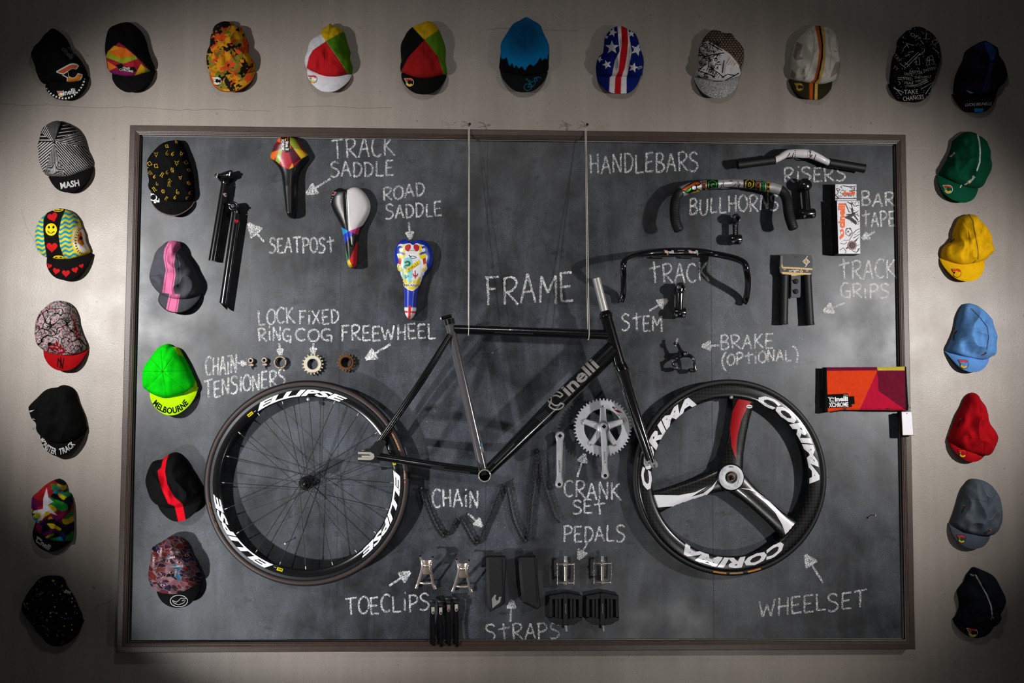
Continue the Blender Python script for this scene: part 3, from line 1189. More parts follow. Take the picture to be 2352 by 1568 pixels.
# 3 orange camouflage --------------------------------------------------------------------
def camouflage(X, Y, seed=0, sc=.011):
    a = noise2(X, Y, sc, 1.7 + seed) + .5 * noise2(X, Y, sc * 3.2, 4.1 + seed)
    b_ = noise2(X + 300, Y, sc * 1.1, 8.8 + seed) + .5 * noise2(X, Y, sc * 3.5, 2.2 + seed)
    c = noise2(X, Y + 500, sc * 1.3, 5.5 + seed) + .55 * noise2(X, Y, sc * 4.0, 7.2 + seed)
    C = np.tile(np.array(lin('c98a1a')), (len(X), 1))
    C[a > .10] = lin('c9481c')
    C[b_ > .22] = lin('7d7426')
    C[c > .26] = lin('191613')
    return np.ones(len(X)), C


cf = ('fn', lambda X, Y: camouflage(X, Y))
make_cap('orange, olive and black camouflage cycling cap', 'A1',
         [(1930, 115), (1995, 120), (2010, 150), (2080, 170), (2120, 250), (2145, 330), (2150, 420), (2200, 490), (2195, 570), (2150, 600), (2050, 625), (1950, 625),
          (1850, 600), (1775, 560), (1758, 480), (1765, 410), (1790, 350), (1800, 260), (1835, 160), (1880, 130)],
         [(1772, 565), (1790, 640), (1830, 710), (1890, 755), (1970, 768), (2050, 755), (2120, 710), (2170, 650), (2197, 570)], 'c9481c', 'c9481c',
         cops=[cf], bops=[cf], base=WB, seed=3, fold=.014, bdeco=lambda mb: emblem(mb, 1858, 672, 40, 'A1', outline='e6e2d8', fill='16130f', mono='d8d4ca'), edge='8a4a1c', NB=130, U=40, res=(220, 80),
         seams=[[(1935, 250), (1930, 400), (1945, 620)], [(1935, 250), (2100, 230)], [(1935, 250), (1800, 300)]])

# 4, 5 quartered caps ---------------------------------------------------------------------
make_cap('white cycling cap with red front and green and yellow quarters', 'A2',
         [(565, 135), (600, 170), (640, 165), (690, 215), (720, 320), (745, 390), (740, 450), (765, 530), (755, 590), (720, 605), (650, 635), (570, 645), (500, 635),
          (420, 600), (335, 545), (320, 470), (345, 400), (360, 330), (400, 280), (475, 235), (490, 190), (540, 160)],
         [(330, 545), (350, 630), (400, 705), (470, 760), (540, 773), (610, 760), (680, 710), (730, 650), (752, 595)], 'd8d5dc', 'dcd9e0', base=WB, seed=4,
         cops=[('poly', [(520, 303), (470, 232), (480, 120), (640, 120), (700, 205)], 'cdaa16'),
               ('poly', [(520, 303), (690, 208), (800, 300), (800, 620), (722, 606), (640, 470)], '4c7a12'),
               ('poly', [(520, 303), (640, 470), (726, 608), (640, 660), (500, 650), (340, 552), (362, 450), (400, 385)], 'c01d22')],
         seams=[[(520, 303), (545, 150)], [(520, 303), (690, 210)], [(520, 303), (725, 600)], [(520, 303), (370, 430)], [(520, 303), (510, 560)]],
         bdeco=lambda mb: emblem(mb, 400, 655, 40, 'A2', outline='1b1b1b', fill='e5e2e6'))
make_cap('black cycling cap with red front and green and yellow quarters', 'A2',
         [(1480, 112), (1540, 140), (1580, 200), (1615, 290), (1635, 360), (1635, 480), (1648, 560), (1645, 605), (1600, 620), (1520, 650), (1430, 660), (1330, 640),
          (1225, 580), (1212, 520), (1222, 490), (1217, 420), (1217, 330), (1250, 260), (1280, 210), (1330, 165), (1430, 125)],
         [(1215, 580), (1230, 650), (1280, 730), (1350, 780), (1430, 795), (1510, 780), (1580, 725), (1625, 650), (1643, 605)], '0d0c0b', '0d0c0b', base=WB, seed=5,
         cops=[('poly', [(1440, 290), (1318, 160), (1400, 80), (1560, 80), (1585, 192)], 'cda314'),
               ('poly', [(1440, 290), (1582, 193), (1700, 300), (1700, 640), (1618, 612), (1560, 440)], '55801a'),
               ('poly', [(1440, 290), (1560, 440), (1620, 612), (1520, 665), (1400, 672), (1222, 585), (1290, 450)], '9c1a1a')],
         seams=[[(1440, 290), (1450, 125)], [(1440, 290), (1580, 195)], [(1440, 290), (1615, 610)], [(1440, 290), (1290, 450)], [(1440, 290), (1445, 600)]],
         bdeco=lambda mb: emblem(mb, 1297, 685, 42, 'A2', outline='e0dcd4', fill='0d0c0b'))

# 6 blue fading to black -----------------------------------------------------------------------
jag = [(100, 350), (118, 430), (140, 440), (165, 420), (190, 500), (215, 470), (230, 515), (250, 490), (270, 520), (300, 500), (325, 540), (345, 505), (370, 480), (400, 500),
       (430, 470), (460, 420), (475, 450), (500, 430), (520, 440), (540, 350), (540, 20), (100, 20)]


def d6(mb):
    T = mb.bvh()
    c = '1b6a86'
    for cx, cy in ((350, 683), (440, 625)):
        mb.dline([(cx + 33 * cos(a / 10 * 2 * pi), cy + 30 * sin(a / 10 * 2 * pi)) for a in (range(11) if cx == 350 else range(4, 10))], 5, c, 'A3', tree=T)
    for l in ([(350, 683), (375, 640), (360, 620)], [(375, 640), (430, 625), (395, 680), (350, 683)], [(395, 680), (340, 615)], [(425, 605), (432, 630)], [(330, 615), (352, 612)], [(400, 608), (432, 600)]):
        mb.dline(l, 5, c, 'A3', tree=T)


make_cap('blue cycling cap with a jagged fade into a black brim', 'A3',
         [(335, 70), (390, 95), (460, 140), (490, 210), (530, 290), (540, 350), (535, 450), (530, 520), (480, 560), (400, 590), (320, 600), (220, 580), (110, 520), (108, 430),
          (115, 350), (118, 290), (165, 210), (215, 135), (285, 95)],
         [(110, 515), (130, 590), (180, 660), (240, 710), (310, 725), (390, 712), (450, 670), (500, 610), (530, 530)], '0c0d10', '121416', base=WB, seed=6, fold=.008,
         cops=[('poly', jag, '0a78b4'),
               ('fn', lambda X, Y: (np.clip(1.25 - np.hypot((X - 325) / 190, (Y - 235) / 190), 0, .8) * (Y < 480), np.array(lin('06355c'))[None]))],
         seams=[[(325, 240), (325, 520)], [(325, 240), (460, 150)], [(325, 240), (200, 150)], [(325, 240), (180, 380)], [(325, 240), (470, 400)]], bdeco=d6)

# 7 stars and stripe -----------------------------------------------------------------------------
sw = [('poly', [(1128, 120), (1220, 120), (1235, 250), (1255, 370), (1240, 460), (1225, 540), (1210, 600), (1210, 760), (1058, 760), (1065, 600), (1085, 580), (1110, 450), (1150, 370), (1140, 270)], 'dcd8d8'),
      ('poly', [(1160, 120), (1215, 120), (1225, 290), (1215, 400), (1195, 520), (1165, 600), (1160, 760), (1103, 760), (1112, 600), (1140, 540), (1155, 400), (1170, 300)], 'b8161e')]


def d7(mb):
    T = mb.bvh()
    for x, y, r, q in ((1090, 208, 42, 15), (1085, 338, 62, 0), (1040, 487, 42, -20), (1300, 358, 58, 20), (1270, 512, 45, 15), (975, 440, 32, 30), (1252, 218, 34, 0), (1037, 247, 20, 0)):
        mb.dpoly(star(x, y, r, q), 'd8d6dc', 'A3', tree=T)
    mb.dtext('LTD', 1325, 512, 22, 'd8d6dc', 'A3', rot=20, tree=T)


make_cap('blue cycling cap with white stars and a red and white centre stripe', 'A3',
         [(1110, 155), (1165, 150), (1220, 175), (1280, 210), (1310, 260), (1335, 350), (1365, 450), (1355, 530), (1345, 575), (1280, 600), (1200, 605), (1100, 600), (1000, 590),
          (955, 560), (950, 480), (965, 420), (1005, 385), (1020, 300), (1025, 240), (1060, 190)],
         [(955, 540), (970, 620), (1010, 680), (1070, 725), (1150, 738), (1230, 728), (1290, 680), (1330, 610), (1345, 560)], '0d1c66', '0d1c66', base=WB, seed=7, fold=.015,
         cops=sw, bops=sw, deco=d7, res=(230, 80), NB=110)

# 8 doodled white cap -------------------------------------------------------------------------------
def scribble(n, box, reg, w, col, seed, size=26):
    rnd = random.Random(seed)

    def f(mb):
        T = mb.bvh()
        for _ in range(n):
            x, y = rnd.uniform(box[0], box[2]), rnd.uniform(box[1], box[3])
            k = rnd.random()
            c = rnd.choice(col) if isinstance(col, list) else col
            r = rnd.uniform(.4, 1) * size
            if k < .35:
                a = rnd.uniform(0, 6.3)
                pts = [(x + r * .5 * cos(a + t), y + r * .5 * sin(a + t)) for t in np.linspace(0, rnd.uniform(2.5, 6), 7)]
            elif k < .7:
                a = rnd.uniform(0, 6.3)
                pts = [(x + r * (t - .5) * cos(a), y + r * (t - .5) * sin(a)) for t in (0, .5, 1)]
            else:
                pts = [(x + rnd.uniform(-r, r) * .6, y + rnd.uniform(-r, r) * .6) for _ in range(4)]
            mb.dline(pts, w, c, reg, tree=T, maxlen=9)
    return f


def scales(X, Y):
    sx, sy = X / 26, Y / 20
    row = np.floor(sy)
    fx = (sx + .5 * (row % 2)) % 1 - .5
    fy = sy % 1 - .5
    d = np.hypot(fx * 1.1, fy)
    C = np.tile(np.array(lin('8b7566')), (len(X), 1))
    C[d > .40] = lin('15120f')
    C[d < .14] = lin('3a2f28')
    m = (sdf([(1920, 280), (2060, 360), (2120, 400), (2190, 490), (2205, 560), (2300, 560), (2300, 150), (1850, 150), (1870, 300)], X, Y) < 0)
    return m.astype(float), C


def salt(X, Y):
    k = noise2(X, Y, .30, 3.0)
    C = np.where((k > .0)[:, None], np.array(lin('c9c7c8'))[None], np.array(lin('3c3b3c'))[None])
    return np.ones(len(X)), C


def d8(mb):
    scribble(110, (1830, 290, 2020, 610), 'A3', 5.5, '1a1715', 5, 44)(mb)
    T = mb.bvh()
    for l in ([(1925, 300), (2045, 365)], [(1935, 420), (1925, 500), (2010, 560), (2060, 600)], [(1880, 420), (1960, 400), (2060, 385)], [(2060, 450), (2045, 560)],
              [(1830, 590), (1930, 630), (2060, 630), (2190, 560)], [(1890, 490), (1840, 540), (1900, 560), (1980, 590)], [(2040, 600), (2090, 570), (2150, 580)]):
        mb.dline(l, 8, '1c1917', 'A3', tree=T)
    for i in range(7):
        mb.dline([(1920 + i * 17, 520 + i * 10), (1905 + i * 17, 545 + i * 10)], 4, '1c1917', 'A3', tree=T)
    for l in ([(2080, 480), (2110, 430)], [(2095, 490), (2130, 440)], [(2120, 490), (2140, 450), (2150, 490)], [(2140, 500), (2165, 470)]):
        mb.dline(l, 5, 'c88a3a', 'A3', tree=T)


make_cap('white cycling cap covered in black ink doodles with a speckled brim', 'A3',
         [(1965, 180), (2060, 210), (2120, 215), (2160, 260), (2230, 345), (2235, 440), (2215, 500), (2205, 570), (2150, 600), (2050, 640), (1950, 640), (1830, 590), (1810, 570),
          (1830, 520), (1880, 490), (1845, 440), (1850, 330), (1875, 270), (1910, 220)],
         [(1810, 575), (1820, 620), (1860, 700), (1920, 755), (2000, 778), (2080, 760), (2150, 710), (2190, 640), (2205, 570)], 'd4d0d0', 'b8b6b6', base=WB, seed=8, fold=.014,
         cops=[('fn', scales)], bops=[('fn', salt)], deco=d8, res=(190, 70), NB=170, U=60)

# 9 off-white cap with olive brim ----------------------------------------------------------------------
st9 = [('poly', [(500, 120), (531, 120), (550, 230), (565, 320), (560, 420), (543, 530), (520, 620), (492, 655), (485, 830), (460, 830), (457, 660), (500, 620), (525, 520), (545, 380), (535, 290)], 'b5501c'),
       ('poly', [(531, 120), (552, 120), (572, 230), (582, 330), (578, 430), (560, 530), (540, 620), (508, 655), (503, 830), (484, 830), (492, 655), (520, 620), (543, 530), (560, 420), (565, 320), (550, 230)], '1e1d12'),
       ('poly', [(552, 120), (578, 120), (596, 230), (604, 330), (600, 440), (580, 560), (562, 630), (532, 662), (526, 830), (502, 830), (508, 655), (540, 620), (560, 530), (578, 430), (582, 330), (572, 230)], 'c19a4e')]
make_cap('off-white cycling cap with olive brim and orange and tan stripes', 'A4',
         [(520, 143), (560, 150), (620, 160), (680, 210), (715, 290), (722, 400), (725, 510), (700, 600), (685, 625), (600, 665), (520, 675), (440, 665), (350, 640), (295, 600),
          (300, 520), (305, 430), (330, 320), (355, 265), (420, 200), (470, 155)],
         [(297, 605), (315, 670), (350, 730), (410, 780), (490, 800), (560, 795), (620, 750), (665, 690), (687, 620)], 'c3beb2', '2b2816', base=WB, seed=9, fold=.015,
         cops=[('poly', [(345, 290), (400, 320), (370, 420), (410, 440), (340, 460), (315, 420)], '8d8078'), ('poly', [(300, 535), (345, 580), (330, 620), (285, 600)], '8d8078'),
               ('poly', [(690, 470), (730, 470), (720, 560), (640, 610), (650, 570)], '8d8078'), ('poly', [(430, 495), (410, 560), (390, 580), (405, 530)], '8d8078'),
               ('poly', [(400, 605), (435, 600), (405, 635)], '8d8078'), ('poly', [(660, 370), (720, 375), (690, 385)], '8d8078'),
               ('line', [(470, 160), (500, 260), (495, 400), (460, 530), (420, 620)], 3, '5a5348'), ('line', [(620, 170), (630, 300), (650, 390), (635, 540)], 3, '5a5348')] + st9,
         bops=st9, NB=110, res=(220, 80), bdeco=lambda mb: emblem(mb, 365, 690, 38, 'A4', outline='a8873a', fill='2b2816', mono='b0903e'))

# 10 black cap with white drawings ------------------------------------------------------------------------
def d10(mb):
    T = mb.bvh()
    c = 'c9c6c2'
    for t, x, y, h, w, r in (('OFF', 1395, 245, 40, 100, -30), ('STAY', 1232, 430, 40, 90, -48), ('TY', 1222, 525, 36, 50, -35), ('FASTER', 1400, 558, 32, 115, -6), ('FASTER!', 1520, 533, 32, 110, 14),
                             ('UNTIL', 1335, 578, 32, 80, -8), ('THE', 1410, 605, 28, 55, 2), ('THRILLS', 1485, 600, 26, 90, 8), ('SPEED', 1325, 615, 32, 80, -8), ('OVERCOMES', 1445, 632, 26, 110, 10), ('FEAR', 1338, 655, 32, 78, -4)):
        mb.dtext(t, x, y, h * .8, c, 'A4', rot=r, width=w, bold=-.005, tree=T)
    for l in ([(1300, 500), (1420, 385)], [(1318, 515), (1435, 395)], [(1335, 500), (1300, 475)], [(1255, 480), (1310, 525)], [(1290, 350), (1330, 310), (1380, 325)], [(1310, 300), (1335, 345)],
              [(1330, 385), (1380, 380), (1365, 372)], [(1300, 420), (1345, 405), (1330, 398)], [(1395, 440), (1400, 495), (1430, 495), (1425, 430), (1395, 440)], [(1430, 410), (1470, 380), (1475, 350)],
              [(1500, 430), (1490, 500), (1560, 490), (1540, 410), (1500, 430)], [(1515, 430), (1515, 490)], [(1500, 460), (1550, 450)], [(1440, 280), (1465, 315)], [(1490, 210), (1485, 270), (1520, 265)],
              [(1540, 290), (1570, 270), (1590, 300), (1550, 320), (1540, 290)], [(1545, 345), (1600, 395)], [(1300, 680), (1400, 672), (1500, 630)], [(1300, 690), (1420, 680), (1510, 640)],
              [(1235, 610), (1280, 605)], [(1240, 625), (1275, 622)], [(1245, 640), (1262, 660), (1245, 670)], [(1330, 190), (1360, 180)], [(1270, 230), (1290, 260)]):
        mb.dline(l, 5, c, 'A4', tree=T)
    for _ in range(120):
        x, y = random.uniform(1200, 1610), random.uniform(165, 660)
        mb.dcirc(x, y, random.uniform(2, 4), c, 'A4', n=6, tree=T)


def d10b(mb):
    T = mb.bvh()
    c = 'c9c6c2'
    mb.dtext('TAKE', 1355, 732, 40, c, 'A4', rot=3, width=125, bold=0, tree=T)
    mb.dtext('CHANCES', 1375, 785, 40, c, 'A4', rot=6, width=185, bold=0, tree=T)
    for l in ([(1440, 712), (1550, 648)], [(1480, 755), (1545, 660)], [(1200, 700), (1290, 740)], [(1205, 690), (1270, 765)]):
        mb.dline(l, 5, c, 'A4', tree=T)
    for _ in range(30):
        mb.dcirc(random.uniform(1215, 1540), random.uniform(690, 810), 3, c, 'A4', n=6, tree=T)


make_cap('black cycling cap covered in white hand-drawn lettering and sketches', 'A4',
         [(1410, 152), (1470, 170), (1540, 220), (1590, 290), (1615, 370), (1610, 480), (1590, 550), (1570, 610), (1540, 650), (1450, 690), (1350, 700), (1250, 690), (1185, 640),
          (1190, 540), (1205, 430), (1240, 350), (1250, 270), (1300, 210), (1350, 170)],
         [(1183, 645), (1195, 700), (1240, 770), (1310, 812), (1400, 823), (1470, 800), (1530, 740), (1560, 670), (1570, 620)], BK, BK, base=WB, seed=10, deco=d10, bdeco=d10b)

# 11 dark purple ---------------------------------------------------------------------------------------------
def nebula(X, Y):
    k = np.clip(noise2(X, Y, .008, 2.0) * 1.4 + .1, 0, 1)
    return k * .8, np.array(lin('2a1f3a'))[None]


def d11(mb):
    T = mb.bvh()
    mb.dtext('LUCAS BRUNELLE', 1950, 842, 26, 'd8d8dc', 'A4', rot=3, width=235, shear=.3, bold=0, tree=T)
    mb.dpoly([(1912, 880), (1990, 878), (1990, 912), (1915, 912)], '1878c0', 'A4', tree=T)


def d11c(mb):
    T = mb.bvh()
    mb.dpoly([(1925, 752), (1975, 745), (1982, 790), (1910, 792)], '1f6fae', 'A4', tree=T)
    mb.dpoly([(1840, 720), (1870, 725), (1912, 742), (1880, 748)], '8ab4c8', 'A4', tree=T)


make_cap('dark purple and black cycling cap with a small blue tab', 'A4',
         [(1995, 280), (2050, 300), (2105, 350), (2130, 420), (2180, 510), (2205, 590), (2190, 650), (2165, 660), (2130, 700), (2040, 760), (1940, 770), (1840, 760), (1755, 730),
          (1748, 700), (1760, 600), (1790, 520), (1830, 440), (1850, 370), (1910, 320)],
         [(1752, 735), (1770, 790), (1820, 860), (1890, 905), (1960, 915), (2030, 895), (2090, 830), (2130, 750), (2165, 660)], '15111c', '09090b', base=WB, seed=11, fold=.016,
         cops=[('fn', nebula), ('poly', [(2000, 290), (2060, 310), (2110, 370), (2090, 450), (2060, 460), (2030, 380)], '23508e'),
               ('poly', [(2080, 470), (2060, 600), (2040, 730), (1970, 745), (2010, 640), (2040, 540), (2050, 480)], '39285a'), ('poly', [(1900, 320), (2000, 290), (2030, 380), (1930, 350)], '2c2348')],
         deco=d11c, bdeco=d11)
# 12 black and white striped ------------------------------------------------------------------------------------
def stripes12(X, Y):
    ax, ay = 330, 258
    ang = np.degrees(np.arctan2(Y - ay, X - ax)) % 360
    C = np.zeros((len(X), 3))
    blk, wht = np.array(lin('0e0e0f')), np.array(lin('c8c5c2'))
    secs = [(72, 108, 88, 10, .26), (10, 72, 48, 17, .30), (-25, 10, 12, 15, .28), (-62, -25, -8, 30, .15), (245, 288, 200, 400, .0), (215, 245, 120, 16, .4), (180, 215, 0, 33, .22), (108, 180, 140, 20, .42)]
    for a0, a1, d, per, duty in secs:
        m = ((ang - a0) % 360) < ((a1 - a0) % 360)
        dd = radians(d)
        q = (-(X - ax) * sin(dd) + (Y - ay) * cos(dd)) / per
        fr = np.abs((q % 1) - .5) * 2
        k = np.clip((duty - fr) / .25 + .5, 0, 1) if duty else np.full(len(X), .12)
        C[m] = (blk + (wht - blk) * k[:, None])[m]
    return np.ones(len(X)), C


make_cap('black and white pinstriped cycling cap with a black brim', 'L1',
         [(350, 62), (400, 75), (440, 90), (510, 130), (560, 190), (590, 260), (610, 340), (640, 400), (658, 450), (640, 500), (560, 545), (470, 575), (350, 575), (245, 550), (215, 500),
          (195, 430), (190, 350), (183, 300), (200, 220), (225, 140), (280, 90)],
         [(245, 555), (290, 620), (350, 680), (430, 710), (510, 700), (590, 640), (640, 560), (658, 470)], '0e0e0f', '0c0c0d', base=WB, seed=12, res=(260, 90), fold=.008,
         cops=[('fn', stripes12)], seams=[[(330, 258), (350, 70)], [(330, 258), (590, 260)], [(330, 258), (630, 480)], [(330, 258), (240, 540)], [(330, 258), (400, 560)], [(330, 258), (190, 230)]],
         bdeco=lambda mb: mb.dtext('MASH', 472, 638, 56, 'b4b2b0', 'L1', rot=10, width=170, bold=.03))

# 13 eye and hearts ----------------------------------------------------------------------------------------------
band13 = [(330, 845), (440, 850), (395, 960), (370, 1090), (385, 1200), (430, 1330), (300, 1340), (262, 1290), (245, 1180), (232, 1050), (235, 950), (270, 890)]


def wave13(X, Y):
    q = (Y + 9 * np.sin(X / 13.0) + .12 * (X - 300)) / 42
    m = (np.abs(q % 1 - .5) * 2 < .48)
    return m.astype(float), np.array(lin('d8c21a'))[None]


def d13(mb):
    T = mb.bvh()
    for x, y, r in ((312, 1205, 50), (318, 935, 46)):
        mb.dpoly(heart(x, y, r, 0 if y > 1000 else -.3), 'c0181c', 'L1', tree=T)
    for x, y, ry in ((305, 1047, 56), (370, 1303, 24), (365, 870, 18)):
        mb.dcirc(x, y, 52, 'e6cb12', 'L1', ry=ry, tree=T)
        k = ry / 56
        for dx in (-20, 20):
            mb.dcirc(x + dx, y - 20 * k, 9, '121212', 'L1', ry=12 * k, off=.0014, tree=T)
        mb.dline([(x - 32, y + 12 * k), (x - 18, y + 30 * k), (x + 5, y + 34 * k), (x + 28, y + 16 * k)], 7, '121212', 'L1', off=.0014, tree=T)
    for i in range(13):                              # the eye's lashes and ray pattern
        a = radians(100 + i * 13)
        cx, cy = 590, 1150
        mb.dpoly([(cx + 80 * cos(a), cy - 130 * sin(a)), (cx + 64 * cos(a - .06), cy - 108 * sin(a - .06)), (cx + 64 * cos(a + .06), cy - 108 * sin(a + .06))], '101010', 'L1', tree=T, off=.0012)
    mb.dpoly([(560, 1060), (575, 1080), (600, 1180), (575, 1195), (545, 1170), (538, 1110)], 'c87a1a', 'L1', tree=T, off=.0010)
    for l in ([(545, 1090), (568, 1125)], [(540, 1150), (568, 1128)], [(570, 1075), (570, 1125)], [(590, 1180), (570, 1130)]):
        mb.dline(l, 7, 'b02418', 'L1', tree=T, off=.0014)
    mb.dcirc(568, 1126, 15, '141414', 'L1', tree=T, off=.0018)


make_cap('blue and yellow wavy striped cycling cap with hearts and an eye', 'L1',
         [(380, 855), (435, 862), (490, 890), (540, 950), (560, 1010), (590, 1080), (600, 1150), (640, 1240), (600, 1280), (530, 1310), (430, 1320), (330, 1310), (240, 1290), (190, 1250),
          (170, 1200), (157, 1110), (170, 1030), (200, 960), (260, 900), (320, 870)],
         [(230, 1290), (245, 1370), (290, 1440), (350, 1485), (430, 1500), (510, 1480), (570, 1430), (620, 1350), (655, 1260)], '1490b4', '0d0b0b', base=WB, seed=13, res=(220, 80), fold=.006,
         cops=[('fn', wave13), ('poly', [(556, 980), (500, 1040), (480, 1130), (500, 1220), (560, 1290), (700, 1290), (700, 980)], 'e0c414'),
               ('poly', [(552, 1000), (505, 1060), (490, 1130), (510, 1200), (565, 1265), (575, 1260), (522, 1190), (505, 1130), (518, 1070), (560, 1015)], 'e4dcd4'),
               ('poly', [(565, 1030), (530, 1080), (520, 1130), (535, 1190), (580, 1250), (640, 1250), (640, 1030)], 'e4dcd4'), ('poly', band13, '100d0d')],
         deco=d13, bdeco=lambda mb: [mb.dpoly(heart(x, y, r, q), 'b8161a', 'L1') for x, y, r, q in ((285, 1375, 26, .3), (350, 1420, 32, .25), (438, 1440, 36, 0), (520, 1410, 30, -.3), (577, 1375, 22, -.35))])

# 14 folded ink pattern, red brim -------------------------------------------------------------------------------------
def brain(X, Y):
    a = noise2(X, Y, .011, 3.1)
    b_ = noise2(X + 90, Y + 30, .016, 7.9)
    t = np.minimum(np.abs(a), np.abs(b_) * 1.1)
    d = noise2(X, Y, .06, 1.1)
    C = np.tile(np.array(lin('a8a0a0')), (len(X), 1))
    C[d > .12] = lin('5c5554')
    C[(d < -.25)] = lin('b0606a')
    C[t < .045] = lin('0d0a0b')
    m = (sdf([(470, 240), (510, 330), (545, 440), (500, 430), (480, 300)], X, Y) < 0) | (sdf([(340, 460), (420, 540), (380, 580), (240, 520)], X, Y) < 0)
    C[m & (d > -.15)] = lin('7a0d14')
    return np.ones(len(X)), C


make_cap('grey and black brain-patterned cycling cap with a red brim', 'L2',
         [(350, 110), (420, 125), (470, 170), (500, 240), (510, 310), (540, 400), (575, 480), (575, 530), (520, 570), (430, 585), (330, 570), (250, 545), (190, 515), (165, 480), (148, 400),
          (155, 320), (185, 220), (240, 165), (290, 125)],
         [(190, 520), (210, 590), (260, 660), (330, 705), (400, 713), (460, 700), (520, 650), (560, 580), (577, 530)], 'a8a0a0', '96080e', base=WB, seed=14, res=(230, 80), fold=.014,
         cops=[('fn', brain)], bdeco=lambda mb: [mb.dline(l, 9, '2a0506', 'L2') for l in ([(350, 605), (345, 680)], [(372, 600), (368, 690)], [(350, 610), (375, 655)], [(398, 605), (384, 695)], [(372, 620), (384, 690)])])

# 15 black cap, arched brim lettering ------------------------------------------------------------------------------------
def d15(mb):
    T = mb.bvh()
    cx, cy = z1('L2', 350, 1215)
    mb.darc('MONSTER', cx, cy, lambda t: 50 + 8.5 * t, lambda t: 37 + 7 * t, 209, 266, 'c4c2c0', bold=.03, tree=T)
    mb.darc('TRACK', cx, cy, lambda t: 58 - 6 * t, lambda t: 44 - 5 * t, 272, 319, 'c4c2c0', bold=.03, tree=T)


make_cap('plain black cycling cap with jagged white lettering along its brim', 'L2',
         [(380, 835), (440, 850), (480, 890), (505, 970), (530, 1030), (558, 1100), (575, 1195), (560, 1240), (520, 1290), (430, 1330), (330, 1330), (240, 1290), (165, 1230), (158, 1170),
          (120, 1120), (95, 1040), (110, 1000), (180, 930), (250, 870), (340, 852)],
         [(163, 1230), (180, 1310), (230, 1390), (310, 1440), (370, 1445), (440, 1420), (510, 1350), (550, 1280), (573, 1200)], '0a0a0a', '0a0a0a', base=WB, seed=15, fold=.014,
         deco=lambda mb: [mb.dpoly(p, 'c8c4c0', 'L2') for p in ([(100, 1056), (148, 1048), (104, 1074)], [(108, 1106), (158, 1132), (128, 1130)])], bdeco=d15)

# 16 many coloured cap with white star --------------------------------------------------------------------------------------
def patch16(X, Y):
    rnd = np.random.RandomState(4)
    pts = rnd.uniform((100, 50), (500, 640), (70, 2))
    pal = ['6a1030', '8c1a1c', '1f8a2c', 'c8b414', '241848', '12101c', '17889a', 'b49a10', '56104a', '1d6f30', 'a01c24', '0f0d14']
    cols = np.array([lin(pal[rnd.randint(len(pal))]) for _ in pts])
    wx, wy = X + 25 * np.sin(Y / 30), Y + 20 * np.sin(X / 37)
    d = np.hypot((wx[:, None] - pts[None, :, 0]) * 1.0, (wy[:, None] - pts[None, :, 1]) * 1.5)
    return np.ones(len(X)), cols[np.argmin(d, 1)]


make_cap('multicoloured patchwork cycling cap with a white star and black brim', 'L3',
         [(350, 75), (395, 110), (410, 180), (440, 200), (460, 270), (465, 400), (468, 520), (455, 600), (430, 612), (330, 600), (260, 570), (200, 525), (175, 480), (180, 440), (140, 410),
          (128, 340), (128, 230), (180, 175), (240, 120), (300, 85)],
         [(140, 415), (118, 520), (130, 590), (170, 650), (230, 690), (290, 700), (350, 680), (400, 645), (435, 612)], '8c1a1c', '0c0b0a', base=WB, seed=16, res=(200, 70), fold=.016,
         cops=[('fn', patch16), ('poly', [(250, 150), (265, 230), (308, 268), (258, 298), (340, 385), (240, 350), (210, 430), (190, 425), (205, 360), (130, 370), (140, 345), (220, 330), (222, 240)], 'd2ccd4')],
         bdeco=lambda mb: [mb.dtext('inelli', 240, 637, 48, 'b2b0ae', 'L3', rot=-33, width=100, bold=.03), emblem(mb, 182, 598, 28, 'L3', outline='b2b0ae', fill='0c0b0a', mono='b2b0ae', rot=-33)])

# 17 black cap with coloured dots -----------------------------------------------------------------------------------------------
def dots(box, n, seed):
    def f(mb):
        r = random.Random(seed)
        T = mb.bvh()
        for i in range(n):
            x, y = r.uniform(box[0], box[2]), r.uniform(box[1], box[3])
            mb.dcirc(x, y, r.choice((5, 7, 8)), r.choice(('c9b41a', 'a89a14', '14668e', '14668e', '7a1418', '2a7a3a')), 'L3', n=8, tree=T)
        if n > 60:
            for k in range(3):
                mb.dpoly([(395 + k * 18, 1045 + k * 3), (415 + k * 18, 1018 + k * 8), (428 + k * 16, 1030 + k * 8), (412 + k * 18, 1054 + k * 2)], 'b8b6b4', 'L3', tree=T)
    return f


make_cap('black cycling cap sprinkled with small yellow and blue dots', 'L3',
         [(240, 910), (340, 912), (385, 940), (410, 1000), (470, 1090), (510, 1180), (540, 1250), (540, 1330), (500, 1410), (420, 1450), (320, 1455), (210, 1400), (150, 1345), (90, 1280),
          (45, 1220), (35, 1160), (60, 1090), (110, 1010), (180, 930)],
         [(150, 1345), (190, 1420), (240, 1480), (310, 1508), (390, 1500), (460, 1460), (510, 1400), (540, 1300)], '0d0c0a', '0d0c0a', base=WB, seed=17, fold=.014,
         deco=dots((50, 920, 535, 1440), 120, 3), bdeco=dots((180, 1420, 500, 1500), 16, 5))

